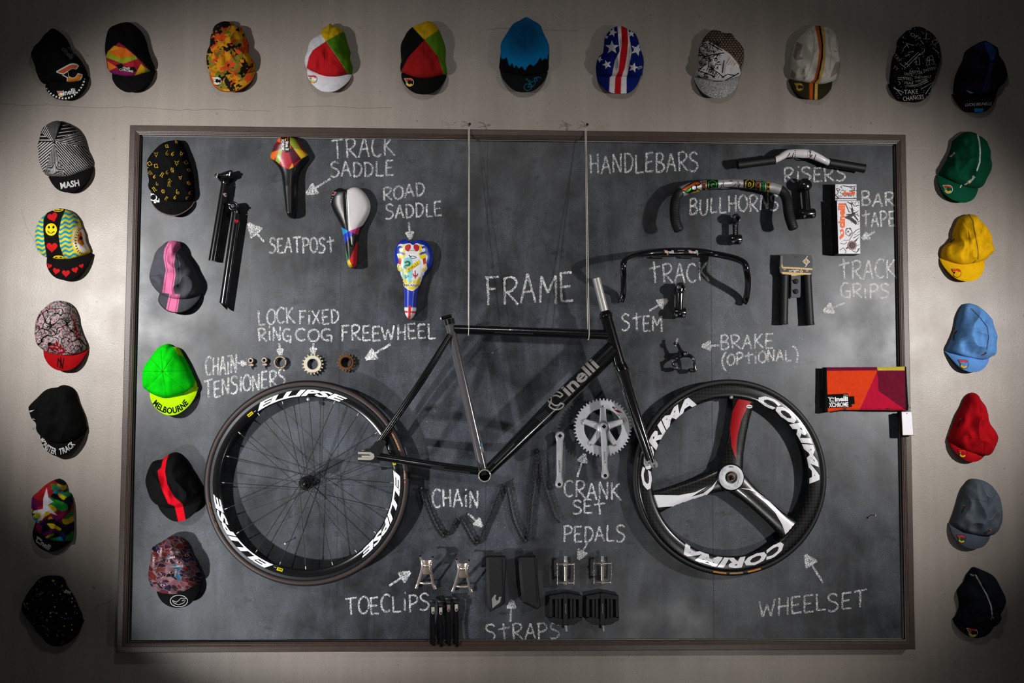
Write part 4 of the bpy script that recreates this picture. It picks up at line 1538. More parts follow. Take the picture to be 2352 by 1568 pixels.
# caps on the slate ------------------------------------------------------------------------------------------------------------------
def d18(mb):
    T = mb.bvh()
    r = random.Random(8)
    for x, y in ((400, 122), (325, 160), (240, 225), (325, 215), (370, 220), (440, 220), (188, 300), (238, 318), (402, 295), (477, 290), (168, 345), (192, 372), (225, 402), (285, 388), (325, 370), (368, 350),
                 (500, 350), (350, 435), (432, 412), (245, 460), (342, 465), (500, 455), (225, 505), (295, 520), (408, 525), (508, 530), (320, 578), (388, 568), (485, 570)):
        k = r.randrange(5)
        s = r.uniform(13, 19)
        a = r.uniform(-.6, .6)

        def R(p):
            return x + s * (p[0] * cos(a) - p[1] * sin(a)), y + s * (p[0] * sin(a) + p[1] * cos(a))
        sh = [[[(-.7, -.8), (.6, -.8), (.7, .7), (-.6, .7), (-.7, -.8)], [(.2, .9), (.9, .9)]], [[(.5, -1), (-.4, -.2), (-.5, .6), (.2, 1), (.6, .4), (0, 0), (-.4, .4)]],
              [[(-.6, -1), (.6, -1)], [(-.3, -1), (-.4, 1)], [(.4, -1), (.4, .8), (.9, .9)]], [[(.6 * cos(t), .6 * sin(t)) for t in np.linspace(0, 6.3, 9)], [(.5, -.5), (1, -1)], [(-.5, -.5), (-1, -1)], [(0, .6), (0, 1.2)]],
              [[(-.9, 0), (0, -1), (.8, .1), (0, .9), (-.9, 0)], [(-1, -.9), (1, .9)]]][k]
        for l in sh:
            mb.dline([R(p) for p in l], 4.2, r.choice(('b8901c', '8a6c16', 'c9a022')), 'B1', tree=T)


def d18b(mb):
    T = mb.bvh()
    mb.dline([(218 + 26 * cos(t), 568 + 26 * sin(t)) for t in np.linspace(0, 6.3, 14)], 8, 'ececec', 'B1', tree=T)
    for l in ([(235, 590), (262, 600)], [(262, 578), (264, 606), (244, 604)], [(220, 595), (235, 612)], [(240, 598), (236, 614), (222, 610)], [(205, 545), (198, 535)], [(232, 546), (240, 538)]):
        mb.dline(l, 7, 'ececec', 'B1', tree=T)


make_cap('black cycling cap with small gold symbols at the board corner', 'B1',
         [(400, 105), (440, 120), (470, 190), (500, 280), (525, 370), (535, 470), (540, 560), (525, 590), (470, 605), (380, 610), (290, 590), (180, 500), (178, 440), (165, 350), (165, 270), (220, 190), (300, 125)],
         [(178, 490), (190, 590), (240, 660), (310, 700), (380, 710), (440, 690), (500, 640), (525, 590)], '0a0a0b', '0c0c0e', base=.002, seed=18, deco=d18, bdeco=d18b, edge='6e5a52', H=.072)

pk = [('poly', [(362, 900), (430, 915), (432, 970), (390, 1020), (383, 1100), (395, 1180), (378, 1290), (386, 1340), (430, 1345), (405, 1500), (315, 1480), (345, 1340), (288, 1330), (300, 1240), (317, 1150),
                (298, 1050), (305, 980), (335, 930)], 'd8709c'),
      ('line', [(352, 930), (325, 985), (312, 1060), (330, 1150), (315, 1240), (303, 1330)], 4, '3c2a33'), ('line', [(425, 955), (382, 1015), (370, 1090), (382, 1180), (366, 1290), (372, 1340)], 4, '3c2a33'),
      ('line', [(362, 1345), (332, 1475)], 4, '3c2a33'), ('line', [(418, 1345), (394, 1490)], 4, '3c2a33')]
make_cap('grey cycling cap with a pink ribbon stripe down its middle', 'B1',
         [(375, 912), (420, 925), (440, 985), (480, 1040), (530, 1120), (570, 1210), (590, 1290), (575, 1340), (500, 1380), (400, 1385), (320, 1360), (250, 1325), (195, 1250), (188, 1180), (212, 1090), (235, 1010),
          (290, 950), (330, 920)],
         [(250, 1330), (250, 1400), (320, 1468), (400, 1488), (480, 1470), (550, 1405), (585, 1335)], '4c4c54', '45454c', base=.002, seed=19, fold=.018, cops=pk, bops=pk, H=.085, res=(240, 84), NB=110,
         seams=[[(405, 1030), (425, 1130), (415, 1290)], [(190, 1200), (275, 1190)]], seamc='16161a', edge='1a1a1c')

make_cap('bright green cycling cap with a lime yellow brim', 'B2',
         [(320, 98), (360, 120), (400, 130), (440, 195), (480, 270), (510, 340), (545, 430), (500, 470), (430, 500), (320, 525), (230, 500), (160, 465), (128, 430), (128, 320), (150, 260), (185, 215), (250, 130)],
         [(160, 465), (175, 530), (220, 600), (280, 645), (345, 660), (410, 645), (480, 590), (525, 520), (545, 440)], '06cf0e', 'b4ea08', base=.002, seed=20, fold=.007,
         cops=[('poly', [(365, 110), (410, 115), (445, 200), (400, 180), (385, 150)], 'a8e010'), ('poly', [(545, 380), (560, 450), (500, 475), (450, 490), (530, 430)], 'a8e010')],
         seams=[[(285, 318), (190, 210)], [(285, 318), (130, 315)], [(285, 318), (170, 440)], [(285, 318), (318, 520)], [(285, 318), (460, 460)], [(285, 318), (510, 310)], [(285, 318), (360, 210)], [(285, 318), (275, 150)]],
         seamc='058a0c', bdeco=lambda mb: mb.darc('MELBOURNE', *z1('B2', 345, 420), lambda t: 59 + 7 * sin(pi * t), lambda t: 46 + 5.5 * sin(pi * t), 227, 314, '101408', bold=.03), H=.085)

rs = [('poly', [(380, 110), (352, 190), (340, 280), (360, 390), (420, 500), (485, 555), (497, 575), (527, 730), (460, 730), (425, 580), (370, 562), (320, 450), (285, 340), (276, 270), (308, 240), (325, 160)], 'c4081c')]
make_cap('black cycling cap with a red stripe beside the spoked wheel', 'B3',
         [(240, 185), (310, 170), (380, 120), (440, 112), (490, 150), (540, 230), (600, 330), (650, 420), (655, 470), (600, 520), (520, 570), (430, 585), (330, 580), (245, 555), (200, 490), (168, 380), (175, 310), (210, 220)],
         [(240, 555), (290, 630), (360, 690), (430, 717), (510, 705), (580, 660), (630, 590), (655, 480)], '0a0a0a', '0d0d0d', base=.002, seed=21, cops=rs, bops=rs, H=.085, NB=110, res=(200, 70), fold=.014)

def collage(X, Y):
    rnd = np.random.RandomState(9)
    pts = rnd.uniform((180, 840), (670, 1350), (130, 2))
    pal = ['522229', '3a1a24', '6c4248', '2c141e', '561e18', '22182c', '7a5c62', '42161f', '2c2246', '5c2e28', '205068', '140f18']
    cols = np.array([lin(pal[min(11, int(rnd.beta(1, 1.3) * 12))]) for _ in pts])
    wx, wy = X + .35 * Y, Y - .35 * X
    d = np.maximum(np.abs(wx[:, None] - pts[None, :, 0] - .35 * pts[None, :, 1]), np.abs(wy[:, None] - pts[None, :, 1] + .35 * pts[None, :, 0]) * 1.6)
    o = np.sort(d, 1)
    C = cols[np.argmin(d, 1)]
    C[(o[:, 1] - o[:, 0]) < 5] = lin('6e5a5e')
    return np.ones(len(X)), C


def d22(mb):
    T = mb.bvh()
    for x, y, r, w in ((440, 1110, 4, 120), (385, 1035, 12, 90), (430, 985, -4, 90), (240, 1070, 88, 90), (432, 1170, 80, 70), (305, 985, 84, 80)):
        mb.dtext('COLUMBUS', x, y, 17, 'b8a8ac', 'B3', rot=r, width=w, tree=T)
    for x, y in ((360, 1065), (465, 1075), (290, 985), (395, 1165), (320, 1275), (530, 1015)):
        mb.dcirc(x, y, 20, 'a8908e', 'B3', ry=11, tree=T)
        mb.dcirc(x, y, 9, '5a1418', 'B3', off=.0012, tree=T)
    for _ in range(45):
        x, y = random.uniform(200, 640), random.uniform(880, 1330)
        a = random.uniform(-1, 1)
        mb.dline([(x, y), (x + 30 * cos(a), y + 30 * sin(a))], 3.5, random.choice(('a89094', '1a1016', '2a6a8a', '5a2a6a')), 'B3', tree=T)


def d22b(mb):
    T = mb.bvh()
    mb.dline([(463 + 76 * cos(t), 1414 + 50 * sin(t)) for t in np.linspace(0, 6.3, 30)], 6, 'b0aeac', 'B3', tree=T)
    mb.dline([(405, 1408), (420, 1432), (460, 1448), (505, 1430), (520, 1410), (490, 1412), (530, 1390), (480, 1390), (455, 1415), (440, 1425), (405, 1408)], 5, 'b0aeac', 'B3', tree=T)


make_cap('maroon sticker-collage cycling cap with a black brim bearing an oval emblem', 'B3',
         [(430, 850), (480, 865), (520, 900), (540, 960), (580, 1030), (610, 1090), (640, 1170), (655, 1240), (560, 1300), (470, 1340), (380, 1345), (290, 1330), (220, 1290), (190, 1200), (200, 1110), (215, 1030), (220, 950),
          (260, 935), (330, 880), (380, 855)],
         [(235, 1305), (260, 1370), (310, 1430), (390, 1470), (470, 1475), (550, 1450), (610, 1380), (640, 1310), (652, 1250)], '54202a', '0b0b0b', base=.002, seed=22, res=(220, 80), fold=.014, cops=[('fn', collage)],
         deco=d22, bdeco=d22b)

# right hand column --------------------------------------------------------------------------------------------------------------------
def logo_words(reg, items):
    def f(mb):
        T = mb.bvh()
        for x, y, h, w, r, c in items:
            mb.dtext('inelli', x, y, h, c, reg, rot=r, width=w, bold=.015, tree=T)
            a = radians(r)
            emblem(mb, x - cos(a) * (w * .5 + h * .35), y + sin(a) * (w * .5 + h * .35), h * .55, reg, outline=c, rot=r, tree=T)
    return f


make_cap('dark green cycling cap with a thin white piping line', 'R1',
         [(510, 158), (560, 155), (615, 180), (670, 220), (715, 300), (725, 400), (733, 490), (700, 560), (660, 630), (560, 645), (450, 620), (370, 580), (305, 520), (330, 460), (370, 390), (410, 280), (420, 230), (460, 195)],
         [(303, 515), (300, 580), (330, 670), (390, 730), (480, 762), (550, 755), (610, 715), (660, 635)], '05482e', '064c32', base=WB, seed=23, fold=.016,
         cops=[('line', [(617, 180), (632, 240), (640, 330), (636, 420), (612, 490)], 10, 'd8dcd8'), ('line', [(530, 600), (510, 612)], 9, 'd8dcd8')],
         deco=logo_words('R1', [(570, 560, 26, 60, 48, 'd8dcd8'), (408, 350, 18, 40, 45, 'd8dcd8')]),
         bdeco=lambda mb: [emblem(mb, 362, 650, 40, 'R1', outline='e4e4e0', fill='064c32'), mb.dline([(468, 640), (478, 615)], 9, 'd8dcd8', 'R1')])
make_cap('yellow cycling cap with a thin black piping line', 'R1',
         [(550, 862), (600, 875), (650, 930), (710, 1000), (740, 1090), (760, 1180), (720, 1225), (690, 1250), (600, 1280), (500, 1300), (420, 1290), (330, 1240), (328, 1170), (350, 1135), (415, 1080), (420, 1020), (450, 940),
          (475, 895), (520, 870)],
         [(328, 1235), (345, 1300), (400, 1380), (460, 1425), (540, 1440), (620, 1420), (670, 1370), (700, 1300), (712, 1235)], 'dfa908', 'e2ac0a', base=WB, seed=24, fold=.017,
         cops=[('line', [(542, 868), (580, 930), (590, 1010), (610, 1110), (622, 1180), (620, 1250)], 7, '3a3016'), ('line', [(600, 1262), (575, 1285)], 6, '3a3016'), ('line', [(415, 1080), (385, 1105)], 12, '4a3210')],
         seams=[[(475, 900), (530, 980), (545, 1100), (545, 1230)], [(650, 940), (690, 1100)]],
         bdeco=lambda mb: emblem(mb, 435, 1368, 42, 'R1', outline='2a2010', fill='e2ac0a', yel='e2ac0a', grn='2a2010'))
make_cap('light blue cycling cap with a thin black piping line', 'R2',
         [(520, 140), (580, 138), (650, 175), (710, 230), (745, 290), (775, 380), (785, 490), (770, 575), (740, 590), (650, 620), (540, 605), (450, 580), (370, 540), (400, 460), (440, 360), (460, 260), (480, 200)],
         [(372, 545), (420, 620), (480, 690), (550, 722), (630, 720), (690, 685), (735, 630), (755, 578)], '5c8cc6', '5c8ccb', base=WB, seed=25, fold=.017,
         cops=[('line', [(560, 180), (640, 260), (700, 340), (712, 420), (695, 530)], 7, '20222c')],
         seams=[[(440, 490), (635, 485)], [(480, 320), (640, 350)]], deco=logo_words('R2', [(418, 420, 22, 70, -105, '22242c'), (678, 565, 16, 30, 40, '5a2a20')]),
         bdeco=lambda mb: emblem(mb, 495, 655, 44, 'R2', outline='1c2230', fill='5c8ccb'))
make_cap('red cycling cap folded narrow at the top', 'R2',
         [(595, 900), (630, 940), (670, 1000), (690, 1090), (720, 1170), (760, 1230), (788, 1300), (765, 1380), (735, 1425), (680, 1440), (600, 1425), (500, 1395), (410, 1335), (388, 1290), (420, 1190), (460, 1080), (500, 1010), (540, 925)],
         [(390, 1290), (410, 1370), (460, 1440), (530, 1485), (600, 1495), (660, 1475), (710, 1440), (740, 1420)], 'a40814', 'a80a16', base=WB, seed=26, fold=.018, seams=[[(480, 1265), (650, 1280)], [(620, 950), (660, 1200), (670, 1430)]],
         deco=logo_words('R2', [(462, 1165, 20, 60, -115, '3a0a08')]), bdeco=lambda mb: emblem(mb, 485, 1420, 40, 'R2', outline='3a0608', fill='a80a16', red='c81c1c'))
make_cap('slate grey cycling cap below the red one', 'R3',
         [(545, 145), (620, 148), (690, 180), (750, 250), (775, 330), (795, 460), (780, 520), (735, 590), (640, 600), (540, 590), (450, 560), (388, 510), (395, 480), (420, 410), (450, 310), (480, 220), (505, 185)],
         [(386, 510), (395, 580), (430, 650), (490, 695), (560, 713), (640, 700), (700, 650), (735, 590)], '525a63', '4b535c', base=WB, seed=27, fold=.018, seams=[[(600, 170), (670, 300), (680, 450), (640, 570)], [(520, 310), (660, 330)]],
         deco=logo_words('R3', [(475, 395, 18, 60, -115, '2a2c30'), (668, 575, 18, 50, 215, '2a2c30')]), bdeco=lambda mb: emblem(mb, 455, 630, 38, 'R3', outline='22252a', fill='3a4048'))
make_cap('navy cycling cap with a thin white piping line', 'R3',
         [(575, 868), (640, 890), (730, 940), (790, 1050), (818, 1130), (800, 1200), (765, 1250), (760, 1300), (700, 1340), (600, 1360), (500, 1350), (420, 1310), (455, 1200), (450, 1120), (442, 1060), (500, 980), (515, 935), (550, 890)],
         [(420, 1305), (440, 1360), (500, 1420), (570, 1443), (640, 1435), (700, 1400), (745, 1340), (762, 1260)], '14171f', '14171f', base=WB, seed=28, fold=.017,
         cops=[('line', [(572, 925), (620, 1010), (665, 1090), (700, 1180), (708, 1250)], 8, 'c4c2bc'), ('line', [(530, 922), (555, 930)], 6, 'c4c2bc'), ('line', [(700, 1290), (708, 1262), (720, 1280)], 5, '8a8882')],
         bdeco=lambda mb: emblem(mb, 545, 1395, 42, 'R3', outline='c8c4bc', fill='14171f'))
# ================================================================ wheels
random.seed(21)


def circ(r, a, wc, sc):
    q = proj([(wc[0] + r / sc * cos(radians(a)), wc[1] - .011, wc[2] + r / sc * sin(radians(a)))])
    return float(q[0][0]), float(q[1][0])


# ---- rear wheel
HR = 0.045
WC = P(706, 1108, HR)
S = 1 / mpp(HR)                                   # pixels in a metre at the wheel's plane
rw = thing('bicycle_wheelset', 'spoked rear bicycle wheel with black rim and white rim lettering', 'wheel', WC)
b = MB()
Ro, Ri = 229 / S, 217.5 / S
tc_, tr = (Ro + Ri) / 2 + .001, (Ro - Ri) / 2 + .0035
prof, cols = [], []
for i in range(20):
    a = 2 * pi * i / 20
    prof.append((tc_ + tr * cos(a), tr * .95 * sin(a)))
    cols.append('0c0b0b' if cos(a) > .55 else ('2c1c17' if cos(a) > -.55 else '0d0c0c'))
b.lathe(WC, prof, 120, cols, closed=True)
T = b.bvh()
for t_, a0, c_ in (('HELL', 7, '9a8a6a'), ('GATORSKIN', 32, 'a0681c')):
    b.darc(t_, 706, 1108, 219.5, 223, a0, a0 - (5 if t_ == 'HELL' else 12), c_, tree=T, maxlen=8, wc=WC + Vector((0, -.010, 0)), sc=S)
for a0, c_ in ((206, '8a5a22'), (201.5, '6a5a2a'), (198, '6a5a2a'), (194, 'a0641e')):
    b.dline([circ(221, a0, WC, S), circ(221, a0 - 1.3, WC, S), circ(221, a0 - 2.6, WC, S)], 1.3, c_, tree=T)
b.dline([circ(221, 1, WC, S), circ(221, 0, WC, S)], 3, '9a3a1a', tree=T)
b.build('tire', 'rubber', rw)
b = MB()
r_in = 194 / S
rp = [(Ri + .001, -.0095), (Ri + .001, .0095), (211 / S, .0105), (205 / S, .0105), (197 / S, .0078), (r_in, .004), (r_in - .001, 0), (r_in, -.004), (197 / S, -.0078), (205 / S, -.0105), (211 / S, -.0105)]
b.lathe(WC, rp, 160, '0d0d0e', closed=True)
T = b.bvh()
for a0, a1 in ((125.5, 65), (9, -53), (249, 187)):
    b.darc('ELLIPSE', 706, 1108, 197.5, 210.5, a0 - .5, a1, 'e6e4e8', bold=.045, shear=.32, tree=T, maxlen=4, off=.001, wc=WC + Vector((0, -.0095, 0)), sc=S)
    q = [circ(r_, a0 + da, WC, S) for r_, da in ((198.5, 6.4), (205, 6.4), (205, 2.6), (198.5, 2.6))]
    b.dpoly(q, 'e0cc10', tree=T, off=.001)
    b.darc('MAVIC', 706, 1108, 200, 203.5, a0 + 6, a0 + 3, '201c08', tree=T, off=.0014, wc=WC + Vector((0, -.0095, 0)), sc=S)
    b.dline([circ(200.5, a0 + 2, WC, S), circ(200.5, a0 + .2, WC, S)], 1.2, 'a0a0a0', tree=T, off=.001)
b.build('rim', 'gloss', rw)
b = MB()
b.lathe(WC, [(Ri - .0005, .0098), (211 / S, .0112)], 120, '262628')
b.build('brake_track', 'alloy', rw)['label'] = 'dark metal brake track'
b = MB()
b.lathe(WC, [(.0, -.04), (.012, -.04), (.012, -.034), (.023, -.033), (.023, -.030), (.014, -.026), (.011, 0), (.014, .022), (.0235, .026), (.0235, .030), (.016, .032), (.013, .040), (.010, .046), (.0055, .047), (.0055, .052), (0, .052)], 40, '101011')
for i in range(20):
    a = 2 * pi * (i + .5) / 20
    b.ball(WC + Vector((.021 * cos(a), -.030, .021 * sin(a))), .0024, '161617', 8)
b.build('hub', 'gloss', rw)
for i in range(20):
    a = radians(90 + 18 * i)
    side = 1 if i % 2 else -1
    ha = a + side * radians(78)
    hz = .028 if (i // 2) % 2 else -.028
    p0 = WC + Vector((.0215 * cos(ha), -hz, .0215 * sin(ha)))
    p1 = WC + Vector((r_in * cos(a), -.002 * (1 if hz > 0 else -1), r_in * sin(a)))
    b = MB()
    b.tube([p0, p1], .0013, 6, '0a0a0a', flat=.6)
    sp = b.build('spoke', 'matte', rw)
    b = MB()
    b.tube([p1 + (p0 - p1).normalized() * .010, p1], .0020, 8, '9a9a9a')
    b.build('spoke_nipple', 'alloy', sp)
b = MB()
va = radians(-2)
vp = WC + Vector((r_in * cos(radians(11)), 0, r_in * sin(radians(11))))
q = P(876, 1076, HR + .006)
q2 = P(902, 1074, HR + .006)
b.tube([q2, q2 + (q - q2) * .55], .0028, 8, '1a1a1a')
b.tube([q2 + (q - q2) * .55, q], .0042, 8, '0c0c0c')
b.build('valve', 'satin', rw)
b = MB()
q = P(709, 916.5, HR)
b.lathe(P(709, 916.5, HR), [(0, .014), (.004, .013), (.006, .010), (.006, -.004), (0, -.004)], 16, 'b8b8b4')
b.build('nail_cap', 'alloy', rw)

# ---- front tri-spoke wheel
HF = 0.043
FC = P(1676, 1095, HF)
S = 1 / mpp(HF)
fw = thing('bicycle_wheelset', 'black carbon three-spoke front wheel with red and white blades', 'wheel', FC)
Ro, Ri = 222 / S, 213 / S
tc_, tr = (Ro + Ri) / 2 + .0008, (Ro - Ri) / 2 + .003
b = MB()
b.lathe(FC, [(tc_ + tr * cos(2 * pi * i / 20), tr * .95 * sin(2 * pi * i / 20)) for i in range(20)], 140, '0c0c0d', closed=True)
T = b.bvh()
for a0, c_ in ((-72, 'b8731e'), (-83, '9a7a4a'), (-93, 'c0781e')):
    b.dpoly([circ(r_, a0 + d, FC, S) for r_, d in ((216, 0), (216, -4), (216, -8), (219.5, -8), (219.5, -4), (219.5, 0))], c_, tree=T, off=.0012)
b.build('tire', 'rubber', fw)
b = MB()
ri = 180 / S
fp = [(Ri + .001, -.0095), (Ri + .001, .0095), (208 / S, .0115), (198 / S, .0130), (188 / S, .0115), (182 / S, .007), (ri, 0), (182 / S, -.007), (188 / S, -.0115), (198 / S, -.0130), (208 / S, -.0115)]
b.lathe(FC, fp, 180, '0f0f0f', closed=True)
T = b.bvh()
for a0, a1 in ((70, -4.5), (-51.5, -125), (188.5, 115)):
    b.darc('CORIMA', 1676, 1095, 184, 205.5, a0, a1, 'e8e6ea', bold=.05, shear=.25, tree=T, maxlen=4, off=.001, k=1, wc=FC + Vector((0, -.0125, 0)), sc=S)
b.build('rim', ['carbon', 'gloss'], fw)
for ang, poly, c_ in ((79, [[(840, 205), (935, 235), (880, 310), (840, 400), (815, 500), (803, 600), (803, 690), (770, 600), (757, 460), (775, 340), (810, 260)]], 'a00814'),
                      (-41.5, [[(832, 898), (900, 903), (960, 930), (1050, 1000), (1150, 1100), (1244, 1190), (1170, 1252), (1140, 1165), (1090, 1080), (1010, 1000), (920, 930), (1035, 990), (960, 935), (900, 912)]], 'e6e4e8'),
                      (198.5, [[(186, 948), (380, 950), (500, 928), (590, 885), (475, 960), (560, 935), (625, 885), (664, 838), (630, 905), (560, 970), (460, 1010), (280, 1058), (410, 1015), (360, 1028), (200, 1042)]], 'e6e4e8')):
    b = MB()
    a = radians(ang)
    d = Vector((cos(a), 0, sin(a)))
    path, rad = [], []
    for t, wd_ in ((0, .040), (.03, .040), (.055, .036), (.08, .0325), (.11, .0305), (.15, .030), (.20, .031), (.235, .034), (.262, .040)):
        path.append(FC + d * t)
        rad.append(wd_)
    b.tube(catmull([tuple(p) for p in path], 4), [float(x) for x in np.interp(np.linspace(0, 8, 33), range(9), rad)], 28, '0f0f0f', flat=.36)
    T = b.bvh()
    for pl in poly:
        b.dpoly(pl, c_, 'W2', tree=T, k=1, maxlen=3, off=.0014)
    if ang == 79:
        b.dcirc(898, 298, 22, 'd8d4d4', 'W2', ry=13, tree=T, k=1, off=.0018)
        b.dline([(884, 297), (912, 299)], 7, '2a2a2a', 'W2', tree=T, k=1, off=.0024)
    b.build('spoke', ['carbon', 'vinyl'], fw)
b = MB()
b.lathe(FC, [(.0, -.03), (.030, -.03), (.046, -.012), (.050, 0), (.046, .014), (.040, .018), (0, .0185)], 60, '0f0f0f')
b.build('hub_shell', 'carbon', fw)
b = MB()
hr = 28.5 / S
b.lathe(FC, [(hr, .014), (hr, .0205), (hr - .001, .0212), (.0208, .0212), (.0202, .0205), (.0190, .0165), (.0125, .0160), (.0120, .022), (.0105, .022), (.0100, .016)], 56, ['c8c8cc', 'c8c8cc', 'c8c8cc', 'c8c8cc', '8a9094', '7c8488', '8a9094', 'a09880', 'a09880', '5a2018'])
T = b.bvh()
b.darc('CORIMA', 1678, 1092, 25.5, 22.5, 77, 104, '4a4a50', tree=T, maxlen=3, wc=FC + Vector((0, -.021, 0)), sc=S)
for a0, a1 in ((40, -12), (196, 222), (236, 270)):
    for k in range(int(abs(a1 - a0) / 5)):
        a = a0 + (a1 - a0) * k / int(abs(a1 - a0) / 5)
        b.dline([circ(22, a, FC, S), circ(22, a + 2.6, FC, S)], .9, '8a8a90', tree=T)
for a0 in (130, -58):
    b.dline([circ(r_, a0 + d_, FC, S) for r_, d_ in ((19, 38), (22, 20), (24, 5), (26, 5), (22, -8), (19, 3), (21, 3))], .5, '5a5a60', tree=T)
b.build('hub_plate', 'paper', fw)['label'] = 'silver hub plate'
b = MB()
b.lathe(FC, [(.0098, .016), (.0098, .026), (.0075, .027), (.0072, .026), (.0062, .026), (.0062, .036), (.0045, .038), (0, .038)], 30, ['8a2a1a', '8a2a1a', '6a5a40', '3a1a12', '141414', '141414', '141414', '141414'])
b.build('axle', 'alloy', fw)
b = MB()
b.lathe(P(1679, 912, HF + .004), [(0, .010), (.004, .009), (.006, .005), (.006, -.004), (0, -.004)], 16, 'c8c8c4')
b.build('nail_cap', 'alloy', fw)

# ================================================================ frame with fork
HX = 0.115
fr = thing('bicycle_frameset', 'black track bicycle frame with fork hanging from two cords', 'bicycle frame', P(1113, 1090, HX))


def pp(x, y, h=HX, reg='PX'):
    x, y = z1(reg, x, y)
    return P(x, y, h)


def straight(a, c, n=12):
    return [a.lerp(c, i / n) for i in range(n + 1)]


BB, SEATT = pp(1113, 1090), pp(1033, 742)
HT, HB = pp(1392, 726), pp(1424, 838)
b = MB()
b.tube(straight(pp(1043, 756), pp(1402, 769)), [.0150 + .0012 * i / 12 for i in range(13)], 22, '0a0a0b')
T = b.bvh()
for x, y, w_ in ((1230, 757, 120), (1270, 760, 60), (1180, 763, 90), (1300, 755, 70)):
    b.dline([(x - w_ / 2, y), (x + w_ / 2, y + w_ * .036)], 2.6, '26262a', tree=T)
b.dline([(1053, 744), (1070, 743.6)], 3.2, '5a5a5a', tree=T)
b.dline([(1052, 741), (1098, 743)], .8, '77777a', tree=T)
b.build('top_tube', 'gloss', fr)
b = MB()
b.tube(straight(SEATT.lerp(BB, .0), BB), .0155, 24, '6a6668')
T = b.bvh()
b.dpoly([(1050, 1175), (1090, 1172), (1096, 1200), (1056, 1205)], '6aa6cc', 'F1', tree=T)
b.dpoly([(1058, 1206), (1097, 1201), (1103, 1245), (1066, 1255)], 'c4c4c8', 'F1', tree=T)
b.dpoly([(1090, 1248), (1106, 1240), (1110, 1262), (1096, 1268)], '8a1a20', 'F1', tree=T)
b.dtext('COLUMBUS', 1075, 1190, 12, 'e0e8f0', 'F1', rot=4, width=34, tree=T)
b.build('seat_tube', 'darkchrome', fr)['label'] = 'graphite grey seat tube'
b = MB()
DT0, DT1 = pp(1122, 1080), pp(1409, 800)
b.tube(straight(DT0, DT1, 16), [.0185 + .0105 * min(1, i / 9) for i in range(17)], 26, '0b0c0d', flat=.85)
T = b.bvh()
b.dtext('inelli', 1848, 642, 106, '8a8684', 'F1', rot=44.2, width=345, bold=.028, tree=T)
emblem(b, 1650, 835, 92, 'F1', line='8a8684', rot=12, tree=T)
for i in range(7):
    b.dline([(1500 + i * 12, 965 - i * 8), (1575 + i * 9, 1030 - i * 11)], 4, '34383a', 'F1', tree=T)
b.dline([(1330, 1215), (1500, 1050)], 8, '2c3234', 'F1', tree=T)
b.dline([(1170, 1340), (1330, 1180)], 8, '3a3e40', 'F1', tree=T)
b.dline([(1290, 1250), (1460, 1080)], 6, '202628', 'F1', tree=T)
b.build('down_tube', 'gloss', fr)
b = MB()
b.tube(straight(HT, HB), [.0205] * 13, 24, '1a1a1c')
for t, r_ in ((0, .0225), (1, .0225)):
    p = HT.lerp(HB, t)
    d = (HB - HT).normalized() * (.006 if t == 0 else -.006)
    b.tube([p - d * .2, p + d], r_, 24, '0d0d0e')
b.build('head_tube', 'darkchrome', fr)
b = MB()
d = (HT - HB).normalized()
b.tube([HT + d * .001, HT + d * .007, HT + d * .007, HT + d * .013, HT + d * .013, HT + d * .018], [.0225, .0225, .019, .019, .016, .015], 24, '0c0c0c')
b.build('headset_cup', 'gloss', fr)
for sgn in (1, -1):
    h0, h1, h2 = HX + sgn * .014, HX + sgn * .045, HX + sgn * .050
    hn = HX + .05
    A, B_, C_ = pp(1032, 768, hn), pp(962, 880, hn), pp(872, 1010, hn)
    b = MB()
    b.tube(catmull([(A.x, -h0, A.z), (B_.x, -h1, B_.z), (C_.x, -h2, C_.z)], 8), [.0095 - .0025 * max(0, (i - 8) / 8) for i in range(17)], 16, '0b0b0c')
    b.build('seat_stay', 'gloss', fr)
    A, B_, C_ = pp(1098, 1083, HX + .03), pp(1000, 1071, hn), pp(866, 1050, hn)
    b = MB()
    b.tube(catmull([(A.x, -(HX + sgn * .022), A.z), (B_.x, -(HX + sgn * .04), B_.z), (C_.x, -h2, C_.z)], 8), [.0115 - .003 * i / 16 for i in range(17)], 16, '0b0b0c')
    if sgn > 0:
        T = b.bvh()
        b.dline([(930, 1060), (1020, 1074)], 2.4, '2a2a2e', tree=T)
        b.dline([(990, 1073), (1080, 1085)], 2.0, '303034', tree=T)
    b.build('chain_stay', 'gloss', fr)
    b = MB()
    poly = [z1('F1', x, y) for x, y in ((212, 1166), (262, 1160), (282, 1180), (250, 1240), (248, 1338), (76, 1322), (76, 1300), (160, 1300), (190, 1280), (160, 1258), (76, 1258), (76, 1244), (150, 1230), (200, 1190))]
    xz = [(P(x, y, HX + .058).x, P(x, y, HX + .058).z) for x, y in poly]
    hh = HX + sgn * .051
    b.wprism(xz, hh - .003, hh + .003, '0d0d0d', .0008)
    do = b.build('dropout', 'satin', fr)
    b = MB()
    poly = [z1('F1', x, y) for x, y in ((76, 1244), (178, 1247), (204, 1262), (210, 1284), (200, 1304), (178, 1313), (76, 1311), (76, 1290), (168, 1292), (182, 1280), (168, 1266), (76, 1265))]
    xz = [(P(x, y, HX + .058).x, P(x, y, HX + .058).z) for x, y in poly]
    b.wprism(xz, hh - .0045, hh + .0045, 'b4ada0', .0006)
    b.build('dropout_face', 'alloy', do)['label'] = 'bare metal slot face'
b = MB()
b.lathe(BB, [(.0, -.034), (.0215, -.034), (.0215, .034), (.0200, .036), (.0172, .036), (.0165, .0345), (.0165, .0)], 40, ['0b0b0c'] * 3 + ['8a867c', '8a867c', '1c1c1c', '0a0a0a'])
b.build('bottom_bracket_shell', 'gloss', fr)
b = MB()
d = (SEATT - BB).normalized()
